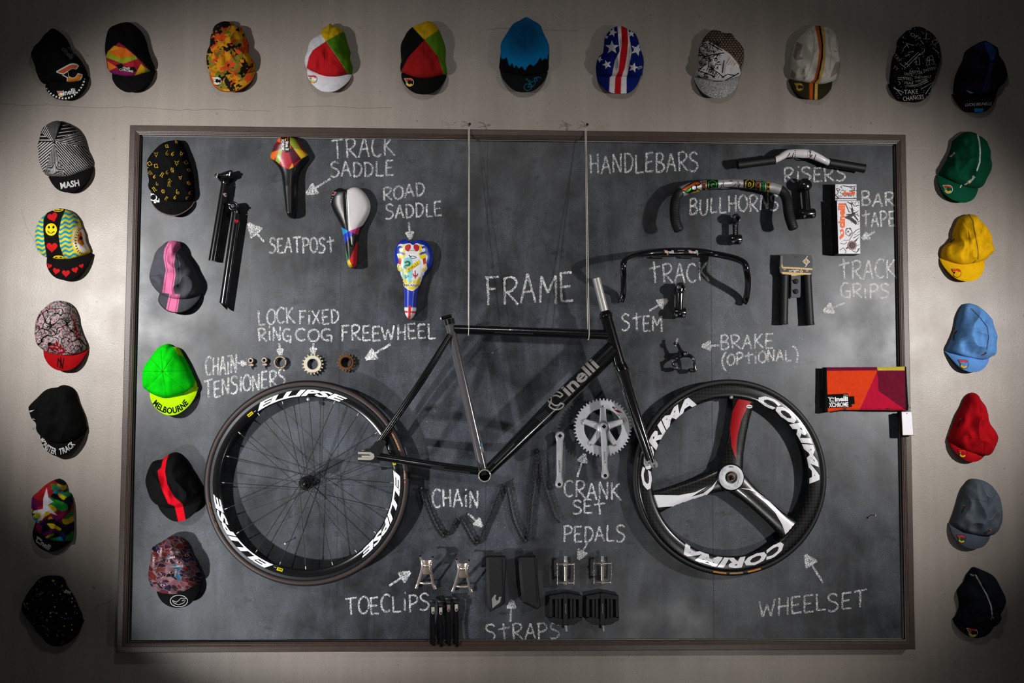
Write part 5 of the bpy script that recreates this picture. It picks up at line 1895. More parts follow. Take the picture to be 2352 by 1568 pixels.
b.tube([SEATT - d * .005, SEATT + d * .013], .0175, 24, '0c0c0d')
b.lathe(SEATT + d * .013, [(.0175, 0), (.0140, .0006), (.0140, -.012)], 24, '1a1a1a', axis=tuple(d))
q = pp(1014, 731, HX)
b.tube([pp(1037, 725, HX), q], .0062, 14, '0c0c0d')
b.ball(q, .0048, 'b0b0b0', 10)
b.build('seat_clamp', 'gloss', fr)
# fork
b = MB()
FCn = pp(1431, 852)
b.tube([HB, FCn, pp(1434, 866)], [.0225, .024, .020], 22, '0c0c0d')
fk = b.build('fork_crown', 'darkchrome', fr)
for sgn in (1, -1):
    b = MB()
    A, B_, C_ = pp(1432, 850, HX + .03), pp(1463, 950, HX + .045), pp(1500, 1062, HX + .05)
    b.tube(catmull([(A.x, -(HX + sgn * .022), A.z), (B_.x, -(HX + sgn * .042), B_.z), (C_.x, -(HX + sgn * .049), C_.z)], 8), [.0168 - .0095 * (i / 16) ** 1.1 for i in range(17)], 18, '221f20', flat=.75)
    bl_ = b.build('fork_blade', 'darkchrome', fr)
    b = MB()
    hh = HX + sgn * .049
    poly = [(1494, 1058), (1503, 1054), (1511, 1064), (1511, 1072), (1506, 1074), (1505, 1066), (1500, 1067), (1502, 1075), (1497, 1073), (1493, 1066)]
    xz = [(P(x, y, HX + .05).x, P(x, y, HX + .05).z) for x, y in poly]
    b.wprism(xz, hh - .003, hh + .003, 'd0d0d0', .0006)
    b.build('fork_end', 'chrome', bl_)['label'] = 'chrome fork end'
b = MB()
S0, S1_ = pp(1369.5, 639), HT + (HT - HB).normalized() * .01
b.tube([S0, S1_], .0133, 24, 'b8b4b0')
b.lathe(S0, [(.0133, 0), (.0118, .0004), (.0118, -.02)], 24, '4a4846', axis=tuple((S0 - S1_).normalized()))
b.build('steerer_tube', 'alloy', fr)['label'] = 'bare silver steerer tube'
# cords
for (x, y), (x2, y2), lab, nm in (((1079, 291), (1077, 757.3), 'pale cord holding the saddle end of the frame', 1), ((1346.5, 292), (1352, 767.2), 'pale cord holding the fork end of the frame', 2)):
    o = P(x, y, .02)
    root = thing('hanging_cord', lab, 'cord', o, 'cords holding up the bike frame')
    b = MB()
    p0 = P(x, y, .026)
    pf, pb = P(x2, y2 - 8, HX + .019), None
    tt = P(x2, y2, HX)
    R_ = .0188
    d0 = Vector((tt.x, -HX, tt.z))
    ringp = [d0 + Vector((-.0022 * (k / 10), -R_ * cos(a), R_ * sin(a))) for k, a in enumerate([radians(q) for q in (35, 15, -10, -35, -60, -90, -120, -150, 180, 155, 130)])]
    pa = [p0, p0.lerp(ringp[0], .5)] + ringp + [ringp[-1].lerp(p0 + Vector((-.004, -.001, -.004)), .5), p0 + Vector((-.004, -.001, -.004))]
    b.tube(pa, .0014, 8, 'c4bcb2')
    b.build('cord', 'cord', root)
    b = MB()
    for k in range(3):
        a = random.uniform(2.3, 3.6)
        L_ = random.uniform(.022, .036)
        b.tube(catmull([tuple(p0), tuple(p0 + Vector((L_ * .5 * cos(a), -.004, L_ * .5 * sin(a) + .004))), tuple(p0 + Vector((L_ * cos(a), -.002, L_ * sin(a))))], 5), .0012, 6, '8a847c')
    b.build('knot', 'cord', root)
    b = MB()
    b.lathe(P(x, y, .0), [(.0018, .018), (.0018, .032), (.0045, .033), (.0045, .035), (0, .036)], 12, '2a2826')
    tag(b.build('nail', 'steel', None, org=P(x, y, .02)), 'nail in the top rail carrying the %s cord' % ('saddle end' if nm == 1 else 'fork end'), 'nail', 'nails in the board')
# ================================================================ saddles
random.seed(31)


def saddle(label, reg, outline, base, ops, deco=None, H=.055, hb=.022, mid=0.35, groove=None):
    out = resample(catmull(zz(reg, outline), 6, True), 300, True)
    ctr = np.array(z1(reg, *mid)) if isinstance(mid, tuple) else out.mean(0)
    c = P(ctr[0], ctr[1], 0)
    root = thing('bicycle_saddle', label, 'saddle', c)
    # spine: shrink towards a line so a narrow nose stays full
    ys = out[:, 1]
    V, F = [], []
    n, nr = len(out), 60
    y0, y1 = ys.min(), ys.max()
    for j in range(nr + 1):
        r = sin(pi / 2 * j / nr)
        for i in range(n):
            q = out[i]
            yy = y0 + (y1 - y0) * min(max((q[1] - y0) / (y1 - y0), .12), .95)
            cx = ctr[0] + (out[(np.abs(ys - yy)).argsort()[:6]][:, 0].mean() - ctr[0]) * 0
            sp = np.array(spine(out, yy))
            p2 = sp + (q - sp) * r
            p = P(p2[0], p2[1], hb + .02)
            h = hb + (H - hb) * max(0, 1 - r ** 2.6) ** .5
            tt = (p2[1] - y0) / (y1 - y0)
            h += .006 * sin(pi * min(1, tt * 1.6)) * -1 + .004 * cos(tt * 5)
            V.append((p.x, -h, p.z))
    for j in range(nr):
        for i in range(n):
            F.append((j * n + i, j * n + (i + 1) % n, (j + 1) * n + (i + 1) % n, (j + 1) * n + i))
    V = np.array(V)
    if groove:
        gx, gy = proj(V)
        V[:, 1] += np.clip(1 - ldist(zz(reg, groove), gx, gy) / 5, 0, 1) * .0035
    e1, e2 = V[F[5][1]] - V[F[5][0]], V[F[5][2]] - V[F[5][0]]
    k = nr // 2 * n + 5
    e1, e2 = V[F[k][1]] - V[F[k][0]], V[F[k][2]] - V[F[k][0]]
    if np.cross(e1, e2)[1] > 0:
        F = [f[::-1] for f in F]
    pxs, pys = proj(V)
    C = paint(ops, pxs, pys, reg, base)
    b = MB()
    b.add(V.tolist(), F, C, True)
    sk = []
    for i in range(n):
        v = V[nr * n + i]
        sk.append((v[0], v[1], v[2]))
    b.add(sk + [(x, y + .012, z) for x, y, z in sk], [(i, (i + 1) % n, n + (i + 1) % n, n + i) for i in range(n)], '0c0c0c', True)
    if deco:
        deco(b)
    b.build('saddle_cover', 'vinyl', root)
    b = MB()
    yb, ye = out[:, 1].min(), out[:, 1].max()
    for s_ in (-1, 1):
        a = spine(out, yb + (ye - yb) * .2)
        m_ = spine(out, yb + (ye - yb) * .55)
        e = spine(out, yb + (ye - yb) * .9)
        pts = [P(a[0] + s_ * 13, a[1], .020), P(a[0] + s_ * 12, a[1] + 14, .0075), P(m_[0] + s_ * 11, m_[1], .0075), P(e[0] + s_ * 5, e[1], .022)]
        b.tube(catmull([tuple(q) for q in pts], 6), .0035, 8, '1c1c1c')
    b.build('saddle_rail', 'satin', root)
    return root


def spine(out, y):
    ys = out[:, 1]
    L = out[np.abs(ys - y) < 6]
    if len(L) < 2:
        L = out[np.abs(ys - y).argsort()[:4]]
    lo, hi = L[:, 0].min(), L[:, 0].max()
    return ((lo + hi) / 2, y)


def sd1(mb):
    T = mb.bvh()
    mb.dpoly([(275, 108), (382, 108), (382, 300), (330, 308), (328, 285), (284, 282)], '0d0c0c', 'S1', tree=T)
    mb.dtext('inelli', 354, 228, 38, 'e4e0dc', 'S1', rot=-90, width=100, bold=.04, tree=T, off=.0012)
    emblem(mb, 346, 158, 22, 'S1', outline='e0a0a0', fill='0d0c0c', rot=-90, tree=T)
    mb.dtext('XCHROME', 304, 215, 32, 'e4e0dc', 'S1', rot=-90, width=130, bold=.04, tree=T, off=.0012)


saddle('track saddle with colourful patchwork tail and long black nose', 'S1',
       [(330, 108), (400, 118), (460, 150), (520, 230), (585, 320), (580, 365), (530, 430), (490, 490), (465, 570), (455, 680), (450, 800), (445, 960), (430, 1025), (390, 1050), (345, 1035), (325, 985), (315, 900), (300, 780),
        (285, 650), (265, 540), (225, 460), (170, 390), (142, 345), (155, 290), (190, 210), (235, 140), (275, 115)], '0b0b0c',
       [('poly', [(100, 90), (600, 90), (600, 330), (575, 335), (520, 375), (470, 430), (425, 475), (370, 495), (310, 480), (250, 430), (200, 380), (140, 345), (90, 330)], 'a81426'),
        ('poly', [(380, 110), (440, 130), (520, 275), (400, 245), (385, 200)], '8a9a1e'), ('poly', [(430, 110), (500, 150), (620, 340), (520, 275)], 'b01620'),
        ('poly', [(400, 250), (520, 275), (600, 330), (515, 378)], 'd8b014'), ('poly', [(382, 200), (515, 378), (420, 440), (375, 310)], '4c0f20'), ('poly', [(385, 195), (398, 250), (380, 260)], 'd8651a'),
        ('poly', [(255, 265), (200, 395), (120, 345), (150, 310)], 'd8651a'), ('poly', [(255, 265), (300, 270), (285, 330), (265, 440), (215, 400)], '8fa020'), ('poly', [(270, 180), (275, 265), (150, 310), (210, 200)], '5a1422'),
        ('poly', [(240, 120), (275, 105), (275, 190), (230, 170)], 'd8651a'), ('poly', [(295, 280), (330, 300), (375, 310), (412, 470), (370, 497), (262, 440), (285, 330)], 'b01c30'),
        ('poly', [(412, 430), (425, 475), (375, 497)], 'd8b014')], deco=sd1, mid=(365, 320))


def sd2(mb):
    T = mb.bvh()
    for i, ch in enumerate('inelli'):
        x, y = ((112, 163), (101, 188), (95, 214), (92, 238), (92, 258), (94, 276))[i]
        mb.dtext(ch, x, y, 27 if ch in 'lli' else 22, 'e8e4e8', 'S2', rot=(-118, -110, -100, -92, -88, -84)[i], sx=1.05, bold=.05, tree=T)
    emblem(mb, 128, 115, 26, 'S2', outline='e8c8d8', fill='0b0b0c', rot=-125, tree=T)


saddle('glossy road saddle half black and half white with rainbow nose', 'S2',
       [(275, 70), (320, 50), (365, 40), (420, 55), (480, 110), (525, 190), (536, 260), (520, 330), (480, 410), (430, 490), (405, 570), (392, 660), (388, 780), (385, 870), (375, 925), (335, 948), (295, 935), (270, 870),
        (250, 720), (232, 600), (205, 495), (160, 400), (110, 310), (84, 230), (88, 150), (120, 85), (170, 52), (215, 50), (245, 62)], '0b0b0c',
       [('poly', [(278, 20), (560, 20), (560, 420), (420, 498), (296, 545)], 'd6d2d2'), ('poly', [(190, 485), (297, 543), (228, 592)], '1290d0'), ('poly', [(228, 592), (297, 543), (355, 562), (246, 690)], '1030b8'),
        ('poly', [(296, 545), (420, 495), (405, 575), (355, 562)], 'b81c80'), ('poly', [(400, 530), (425, 500), (400, 580), (352, 568)], 'c01c28'), ('poly', [(240, 680), (300, 860), (270, 900), (235, 800)], '0f7a32'),
        ('poly', [(400, 650), (385, 670), (300, 890), (350, 960), (420, 940)], 'c81c18'), ('poly', [(300, 858), (345, 945), (300, 960), (262, 905)], 'dcc014')], deco=sd2, mid=(310, 250),
       groove=[(262, 110), (275, 400), (330, 700)])


class Smooth:
    """draws with rounded outlines"""
    def __init__(s, mb):
        s.mb = mb

    def __getattr__(s, n):
        return getattr(s.mb, n)

    def dpoly(s, poly, col, reg, **k):
        s.mb.dpoly(catmull(poly, 4, True) if len(poly) > 4 else poly, col, reg, **k)

    def dline(s, pts, w, col, reg, **k):
        s.mb.dline(catmull(pts, 5) if len(pts) > 2 else pts, w, col, reg, **k)


def sd3(mb):
    T = mb.bvh()
    r = 'S2'
    mb = Smooth(mb)
    Y, R_, Bl, W, K = 'dcc41a', 'b01c1c', '1c40a0', 'dcdadc', '15110f'
    mb.dpoly([(905, 1010), (1110, 1010), (1120, 1080), (1085, 1160), (1030, 1210), (995, 1212), (940, 1180), (915, 1140)], W, r, tree=T)
    mb.dpoly([(870, 690), (920, 690), (985, 680), (1020, 700), (1060, 680), (1100, 690), (1160, 710), (1182, 750), (1165, 790), (1185, 830), (1170, 900), (1182, 960), (1150, 1005), (1115, 1050), (910, 1050),
              (880, 1000), (845, 940), (862, 870), (842, 800), (868, 790), (845, 740)], W, r, tree=T)
    k = dict(tree=T, off=.0012)
    for s_ in (-1, 1):
        def m(p):
            return [(1013 + s_ * (x - 1013), y) for x, y in p]
        mb.dpoly(m([(1030, 700), (1060, 692), (1090, 710), (1092, 745), (1065, 770), (1035, 755)]), R_, r, **k)
        mb.dpoly(m([(1095, 695), (1120, 700), (1112, 740), (1122, 780), (1100, 790), (1092, 750)]), Y, r, **k)
        mb.dline(m([(1120, 730), (1155, 720), (1172, 750), (1160, 780), (1125, 790), (1098, 805)]), 24, Bl, r, **k)
        mb.dpoly(m([(1085, 790), (1125, 800), (1160, 790), (1165, 830), (1130, 860), (1100, 840)]), Y, r, **k)
        mb.dpoly(m([(1130, 850), (1162, 840), (1170, 905), (1140, 920)]), R_, r, **k)
        mb.dline(m([(1140, 915), (1168, 935), (1160, 980), (1125, 985), (1140, 955)]), 15, Y, r, **k)
        mb.dpoly(m([(1020, 1110), (1085, 1060), (1112, 1070), (1090, 1110), (1050, 1140)]), Y, r, **k)
    mb.dcirc(1013, 765, 34, 'd0ced0', r, n=14, **k)
    mb.dline([(975, 810), (1000, 830), (1013, 822), (1060, 838), (1010, 850), (975, 812)], 5, K, r, tree=T, off=.0016)
    mb.dline([(985, 760), (1040, 760)], 4, K, r, tree=T, off=.0016)
    sh = [(920, 860), (965, 842), (1010, 856), (1060, 842), (1105, 880), (1108, 960), (1110, 1040), (1075, 1085), (1005, 1108), (940, 1085), (908, 1040), (912, 950)]
    mb.dpoly(sh, 'd4d2d6', r, **k)
    mb.dpoly([p for p in sh if p[0] <= 1010] [:3] + [(1006, 1106), (940, 1085), (908, 1040), (912, 950)], '7ac4cc', r, tree=T, off=.0016)
    mb.dline([(930, 900), (960, 885), (985, 900), (975, 925), (940, 930), (930, 950), (960, 975), (985, 1000)], 22, '14622e', r, tree=T, off=.0020)
    mb.dline([(935, 1045), (970, 1050), (940, 1070)], 16, '14622e', r, tree=T, off=.0020)
    mb.dpoly([(915, 990), (1085, 868), (1100, 905), (925, 1040)], Y, r, tree=T, off=.0024)
    mb.dtext('CINELLI', 1008, 952, 30, '6a4a0c', r, rot=35.5, width=165, bold=0, tree=T, off=.0030)
    for l in ([(1046, 985), (1046, 1075)], [(1020, 1020), (1030, 1045), (1046, 1040)], [(1073, 1020), (1062, 1045), (1046, 1040)], [(1028, 1050), (1066, 1050)]):
        mb.dline(l, 9, R_, r, tree=T, off=.0022)
    mb.dpoly([(912, 1125), (960, 1165), (1050, 1160), (1090, 1115), (1098, 1145), (1060, 1170), (1035, 1195), (995, 1203), (950, 1178), (920, 1152)], Y, r, **k)
    mb.dpoly([(905, 1060), (945, 1095), (985, 1115), (985, 1135), (930, 1125), (905, 1095)], Y, r, **k)
    mb.dtext('MILANO', 1005, 1152, 24, '3a2a0c', r, width=150, bold=-.005, tree=T, off=.0022)


saddle('blue road saddle printed with a coat of arms', 'S2',
       [(1020, 650), (1060, 640), (1110, 632), (1165, 650), (1215, 705), (1240, 780), (1245, 850), (1220, 930), (1170, 1000), (1125, 1070), (1090, 1150), (1068, 1250), (1058, 1370), (1048, 1450), (1015, 1510), (978, 1528), (945, 1500),
        (922, 1440), (918, 1330), (915, 1220), (900, 1090), (865, 1000), (825, 920), (803, 830), (810, 750), (845, 680), (890, 635), (935, 625), (980, 640)], '0a2a9c',
       [('poly', [(900, 1400), (1080, 1403), (1080, 1560), (900, 1560)], 'd8d4d4'), ('line', [(985, 1395), (978, 1540)], 32, 'b81c20'), ('line', [(900, 1448), (1070, 1455)], 22, 'b81c20')], deco=sd3, mid=(1020, 850),
       groove=None)

# ================================================================ seatposts
for lab, reg, path, hd in (('black seatpost with an open double-bolt clamp, higher of the pair', 'B1', [(792, 470), (690, 1078)], 0), ('black seatpost with a round clamp head and slanted lower end', 'B1', [(885, 700), (776, 1445)], 1)):
    hS = .024
    A, B_ = [P(*z1(reg, *p), hS) for p in path]
    root = thing('seatpost', lab, 'seatpost', A)
    b = MB()
    d = (A - B_).normalized()
    rad = .0137 if hd == 0 else .0145
    if hd == 0:
        b.tube(straight(A, B_), rad, 28, '0b0b0c')
    else:
        pts = straight(A, B_)
        b.tube(pts[:-1] + [B_ + d * .012], rad, 28, '0b0b0c')
        ax = Vector((d.z, 0, -d.x))
        n_ = 28
        ring0, ring1 = [], []
        for i in range(n_):                         # the slanted saw cut at the lower end
            a = 2 * pi * i / n_
            off = ax * (rad * cos(a)) + Vector((0, -1, 0)) * (rad * sin(a))
            ring0.append(B_ + d * .012 + off)
            ring1.append(B_ + off - d * (-.004 + .012 * -cos(a) * -1))
        b.add(ring0 + ring1, [(i, (i + 1) % n_, n_ + (i + 1) % n_, n_ + i) for i in range(n_)] + [tuple(range(n_, 2 * n_))], '0a0a0a', True)
    T = b.bvh()
    if hd == 0:
        b.dpoly([(772, 540), (798, 532), (806, 560), (790, 566)], 'b8a8a4', reg, tree=T)
        b.dpoly([(780, 548), (798, 540), (800, 556)], '8a2a24', reg, tree=T, off=.0012)
    else:
        b.dpoly([(866, 745), (900, 748), (902, 765), (880, 775), (868, 765)], 'a01c1c', reg, tree=T)
        b.dpoly([(866, 672), (900, 676), (898, 684), (866, 680)], '8a1c1c', reg, tree=T)
    b.build('post', 'gloss', root)
    b = MB()
    if hd == 0:
        p_ = [P(*z1(reg, x, y), h) for x, y, h in ((792, 470, hS), (788, 440, hS), (790, 412, hS + .004))]
        b.tube(p_, [.0137, .0125, .016], 20, '0b0b0c')
        b.build('neck', 'gloss', root)
        b = MB()
        b.lathe(P(*z1(reg, 786, 400), hS), [(0, .03), (.012, .030), (.014, .026), (.014, -.018), (0, -.02)], 24, '111112', axis=(.9, -.2, .25))
        for (x, y) in ((722, 392), (838, 378)):
            q = P(*z1(reg, x, y), hS + .012)
            b.tube([P(*z1(reg, 780, 395), hS + .01), q], .006, 12, '101011')
            b.ball(q, .0065, '0f0f10', 12)
        b.build('saddle_clamp', 'gloss', root)
        for (x, y), (u, v) in (((725, 405), (732, 380)), ((832, 372), (826, 395))):
            b = MB()
            b.tube([P(*z1(reg, x, y), hS + .022), P(*z1(reg, u, v), hS + .020)], .0028, 10, 'c8c4c0')
            b.ball(P(*z1(reg, x, y), hS + .022), .004, 'd0ccc8', 10)
            b.build('clamp_bolt', 'chrome', root)['label'] = 'bright clamp bolt'
    else:
        q = P(*z1(reg, 868, 648), hS)
        p_ = [A, P(*z1(reg, 882, 680), hS), q]
        b.tube(p_, [.0145, .0140, .015], 22, '0b0b0c')
        b.build('neck', 'gloss', root)
        b = MB()
        b.lathe(q, [(.0, -.018), (.0165, -.018), (.0165, .020), (.0135, .024), (.0105, .022), (.0100, .018), (.0, .018)], 30, '141415')
        b.tube([P(*z1(reg, 820, 622), hS + .021), P(*z1(reg, 872, 640), hS + .024), P(*z1(reg, 900, 640), hS + .021)], .0035, 8, '262628')
        b.build('saddle_clamp', 'gloss', root)
        b = MB()
        b.lathe(q, [(.0065, .016), (.0065, .025), (.004, .027), (.002, .025), (0, .025)], 14, '5a5a5c')
        b.build('clamp_bolt', 'alloy', root)

# ================================================================ cogs, rings, tensioners
def toothed(c, n, ro, rt):
    def f(a):
        q = (a * n / (2 * pi)) % 1
        k = abs(q - .5) * 2
        return ro + (rt - ro) * max(0, min(1, (k - .35) / .45))
    return f


hC = .012
m0 = mpp(hC)
c = P(644, 832, hC)
root = thing('lock_ring', 'thin notched lock ring under its chalk words', 'lock ring', P(644, 832, 0))
b = MB()
b.ring(c, lambda a: (14.6 - (1.8 if abs((a * 6 / (2 * pi)) % 1 - .5) < .09 else 0)) * m0, 11 * m0, -.004, .006, 120, '8a7a66', .0008)
b.build('ring', 'steel', root)
b = MB()
b.ring(c, 11.6 * m0, 10.4 * m0, -.006, .003, 60, '6e6250', .0004)
b.build('thread', 'steel', root)
c = P(718.5, 836, hC)
root = thing('fixed_cog', 'pale steel toothed cog between lock ring and freewheel', 'cog', P(718.5, 836, 0))
b = MB()
b.ring(c, toothed(c, 18, 20 * m0, 25 * m0), 15.5 * m0, -.0015, .0015, 18 * 14, 'a69c84', .0005)
b.build('toothed_plate', 'steel', root)
b = MB()
b.ring(c, 20 * m0, 12.4 * m0, -.006, .005, 80, 'bdb49c', .0015)
b.build('hub_boss', 'paper', root)['label'] = 'cream coloured cog boss'
b = MB()
b.ring(c, 13.4 * m0, 12.0 * m0, -.007, .0056, 60, 'a8a8a8', .0005)
b.build('threaded_bore', 'alloy', root)
c = P(795, 832, hC + .004)
root = thing('freewheel', 'bronze coloured freewheel with small teeth below the word freewheel', 'freewheel', P(795, 832, 0))
b = MB()
b.ring(c, toothed(c, 16, 17.5 * m0, 21.5 * m0), 14 * m0, -.002, .001, 16 * 14, '6a4a2a', .0005)
b.build('toothed_plate', 'steel', root)
b = MB()
b.ring(c, 17.6 * m0, 11.2 * m0, -.012, .006, 70, '5c3c1e', .0015)
b.ring(c, 13 * m0, 11 * m0, -.014, .009, 60, '4a3018', .0008)
b.build('body', 'steel', root)
c = P(577, 828, .006)
tens = thing('chain_tensioner', 'small chain tensioner beside the chalk arrow', 'chain tensioner', P(577, 830, 0), 'pair of chain tensioners')
b = MB()
b.ring(c, 6.4 * m0, 3.0 * m0, -.005, .010, 28, '9a8e80', .0012)
b.build('eye_ring', 'steel', tens)
b = MB()
b.prism(zz('C1', [(458, 622), (500, 606), (518, 622), (505, 634), (470, 632)]), .001, .014, '8a7c6c', .001)
b.tube([P(576, 840, .008), P(576.5, 844.5, .008)], .0032, 10, '7a6e60')
b.build('thumb_nut', 'steel', tens)
b = MB()
b.tube([P(576.5, 836, .008), P(577, 848, .008)], .0016, 8, '6a6056')
b.build('bolt', 'steel', tens)
dup(tens, P(608, 829, 0), 'small chain tensioner beside the lock ring')
# ================================================================ crank set
random.seed(41)
hK = .045
mk = mpp(hK)
CC = P(1384.5, 981.5, hK)
root = thing('crankset', 'silver chainring with five-arm spider and crank arm', 'crankset', P(1384.5, 981.5, 0))
b = MB()
b.ring(CC, toothed(CC, 49, 62.3 * mk, 67.3 * mk), 43 * mk, -.0018, .0018, 49 * 10, 'c6c6ca', .0005)
b.ring(CC, 60.5 * mk, 59.3 * mk, .0016, .0026, 120, 'd0d0d4', .0003)
b.ring(CC, 44.5 * mk, 43 * mk, .001, .0028, 100, 'bcbcc0', .0005)
T = b.bvh()
b.dpoly([(905, 250), (960, 262), (1010, 292), (950, 288)], '7a1018', 'K1', tree=T)
b.dline([(895, 222), (912, 236), (926, 240)], 20, '3a3f3c', 'K1', tree=T)
b.dline([(835, 240), (880, 252)], 3, '5a5a5c', 'K1', tree=T)
b.dline([(945, 300), (975, 330)], 6, '5a5a5c', 'K1', tree=T)
b.build('chainring', 'alloy', root)
for k in range(5):
    a = radians(90 + 72 * k)
    d, n_ = Vector((cos(a), 0, sin(a))), Vector((-sin(a), 0, cos(a)))
    b = MB()
    w0, w1 = .0125, .0098
    pts = [CC + d * .008 + n_ * w0 * 1.3, CC + d * .022 + n_ * w0 * .95, CC + d * .05 + n_ * w1, CC + d * .066 + n_ * w1 * .95, CC + d * .070 + n_ * w1 * .5,
           CC + d * .070 - n_ * w1 * .5, CC + d * .066 - n_ * w1 * .95, CC + d * .05 - n_ * w1, CC + d * .022 - n_ * w0 * .95, CC + d * .008 - n_ * w0 * 1.3]
    b.wprism([(p.x, p.z) for p in pts], hK + .001, hK + .011, 'c2c2c6', .003)
    b.build('spider_arm', 'alloy', root)
    b = MB()
    b.lathe(CC + d * (48 * mk), [(.0052, .001), (.0052, .0045), (.004, .0055), (.0028, .005), (.0022, .003), (0, .003)], 18, ['b8a890', 'c8bca8', 'd8d0c0', '6a6258', '1a1816', '141210'])
    b.build('chainring_bolt', 'chrome', root)


def crank_arm(parent, A, B_, hh, name='crank_arm'):
    """A: square taper eye, B_: pedal eye"""
    A2, B2 = Vector((A.x, 0, A.z)), Vector((B_.x, 0, B_.z))
    d = (B2 - A2).normalized()
    n_ = Vector((-d.z, 0, d.x))
    L_ = (B2 - A2).length
    side = []
    prof = [(-.0155, .0), (-.014, .0075), (-.008, .0132), (0, .0155), (.008, .0138), (.018, .0112), (.03, .0108), (.07, .0100), (.11, .0092), (L_ - .03, .0086), (L_ - .018, .0098), (L_ - .009, .0122), (L_, .0132), (L_ + .007, .0112), (L_ + .012, .006), (L_ + .0133, 0)]
    pts = [A2 + d * t + n_ * w_ for t, w_ in prof] + [A2 + d * t - n_ * w_ for t, w_ in prof[-2:0:-1]]
    b = MB()
    b.wprism([(p.x, p.z) for p in pts], hh - .012, hh, 'b8b8bc', .0042)
    T = b.bvh()
    m = A2.lerp(B2, .63)
    px, py = proj([(m.x, -hh, m.z)])
    b.dtext('SUGINO 75', float(px[0]), float(py[0]), 3.6, '2c2c2e', rot=-88, width=27, bold=0, tree=T)
    ar = b.build(name, 'alloy', parent)
    b = MB()
    b.ring((A.x, -hh, A.z), .0128, .0098, -.002, .0014, 36, 'c4c4c8', .0006)
    q = [(A.x + .0072 * cos(radians(a)), A.z + .0072 * sin(radians(a))) for a in (0, 90, 180, 270)]
    b.wprism(q, hh - .004, hh + .0006, '060606')
    b.build('square_eye', 'alloy', ar)
    b = MB()
    b.ring((B_.x, -hh, B_.z), .0092, .0058, -.002, .0010, 30, 'c8c8cc', .0005)
    b.lathe((B_.x, -hh - .0004, B_.z), [(.006, 0), (0, 0)], 24, '060606')
    b.build('pedal_eye', 'alloy', ar)


crank_arm(root, pp(795, 452, hK + .028, 'K1'), pp(811, 1022, hK + .028, 'K1'), hK + .028)
b = MB()
b.lathe(CC, [(.0, -.0435), (.012, -.0435), (.014, -.02), (.024, 0), (.022, .012), (.016, .018), (0, .018)], 36, 'b0b0b4')
b.build('axle_boss', 'alloy', root)
root = thing('crank_arm', 'single silver crank arm without a chainring', 'crank arm', P(1285, 1055, 0))
crank_arm(root, pp(285, 560, .032, 'K1'), pp(277, 1124, .032, 'K1'), .032, 'arm_bar')
b = MB()
b.box(P(1286, 1012, .012), (.016, .020, .016), '3a3a3c', bevel=.002)
b.build('axle_stub', 'steel', root)

# ================================================================ chain
cp_ = [(967.5, 1121.5), (977, 1158), (992, 1195), (1005, 1219), (1018, 1233), (1026, 1230), (1034, 1218), (1044, 1198), (1053, 1191), (1064, 1206), (1077, 1230), (1088, 1247), (1095, 1250), (1101, 1242), (1112, 1214), (1128, 1179), (1144, 1139),
       (1156, 1113), (1160, 1113), (1167, 1139), (1176, 1187), (1190, 1222), (1203, 1244), (1208, 1246), (1214, 1230), (1219, 1160), (1226, 1107), (1234, 1040), (1238, 1036), (1246, 1104), (1260, 1150), (1273, 1187), (1284, 1198)]
hc = .012
W_ = [P(x, y, hc) for x, y in catmull(cp_, 8)]
A_ = np.array([tuple(v) for v in W_])
L_ = np.r_[0, np.cumsum(np.linalg.norm(np.diff(A_, axis=0), axis=1))]
nl = int(L_[-1] / .0127)
tt = np.linspace(0, L_[-1], nl + 1)
Q = np.stack([np.interp(tt, L_, A_[:, i]) for i in range(3)], 1)
b = MB()
for i in range(nl):
    p, q = Vector(Q[i]), Vector(Q[i + 1])
    d = (q - p).normalized()
    n_ = Vector((-d.z, 0, d.x))
    w_ = .0043
    ends = []
    for cen, sg in ((p, -1), (q, 1)):
        for k in range(7):
            a = -pi / 2 + pi * k / 6
            ends.append(cen + d * (sg * cos(a) * w_) + n_ * (sin(a) * w_ * sg))
    mid = [p.lerp(q, .5) + n_ * w_ * .62, p.lerp(q, .5) - n_ * w_ * .62]
    poly = ends[7:] + [mid[0]] + ends[:7] + [mid[1]]
    oo = .0038 if i % 2 else .0026
    for h in (hc + oo, hc - oo):
        b.wprism([(v.x, v.z) for v in poly], h - .0005, h + .0005, '131212')
for i in range(nl + 1):
    b.lathe(Vector(Q[i]), [(0, -.0045), (.0019, -.0045), (.0019, .0045), (.0012, .0050), (0, .0050)], 10, '34312e')
    b.lathe(Vector(Q[i]), [(.0038, -.0024), (.0038, .0024)], 12, '161514')
tag(b.build('bicycle_chain', 'satin', None, org=P(1130, 1180, 0)), 'black bicycle chain draped in a zigzag over nails', 'chain')
for i, (x, y, w_) in enumerate(((969, 1119, 'far end of the chain near the wheel'), (1053, 1188, 'lowest peak of the chain'), (1158, 1109, 'middle peak of the chain'), (1237, 1031, 'tallest peak of the chain'), (1018.5, 1227, 'first valley of the chain'),
                                (1096, 1243, 'second valley of the chain'), (1206.5, 1239, 'third valley of the chain'), (1128, 812, 'empty slate inside the frame'), (2000, 1182, 'empty slate beside the three-spoke wheel'), (655, 1247, 'slate behind the spokes'))):
    b = MB()
    L2 = .030 if i > 6 else .021
    c0 = P(x, y, 0)
    ti = Vector((.005, -L2, .002)) if i > 6 else Vector((0, -L2, 0))
    b.tube([c0, c0 + ti * .95, c0 + ti * .95, c0 + ti], [.0013, .0013, .0032, .0032], 10, '4a4640' if i < 7 else ('d8d4cc' if i == 9 else '6a6258'))
    tag(b.build('nail', 'steel', None, org=c0), 'nail at the ' + w_ if i < 7 else 'bare nail in the ' + w_, 'nail', 'nails in the board')

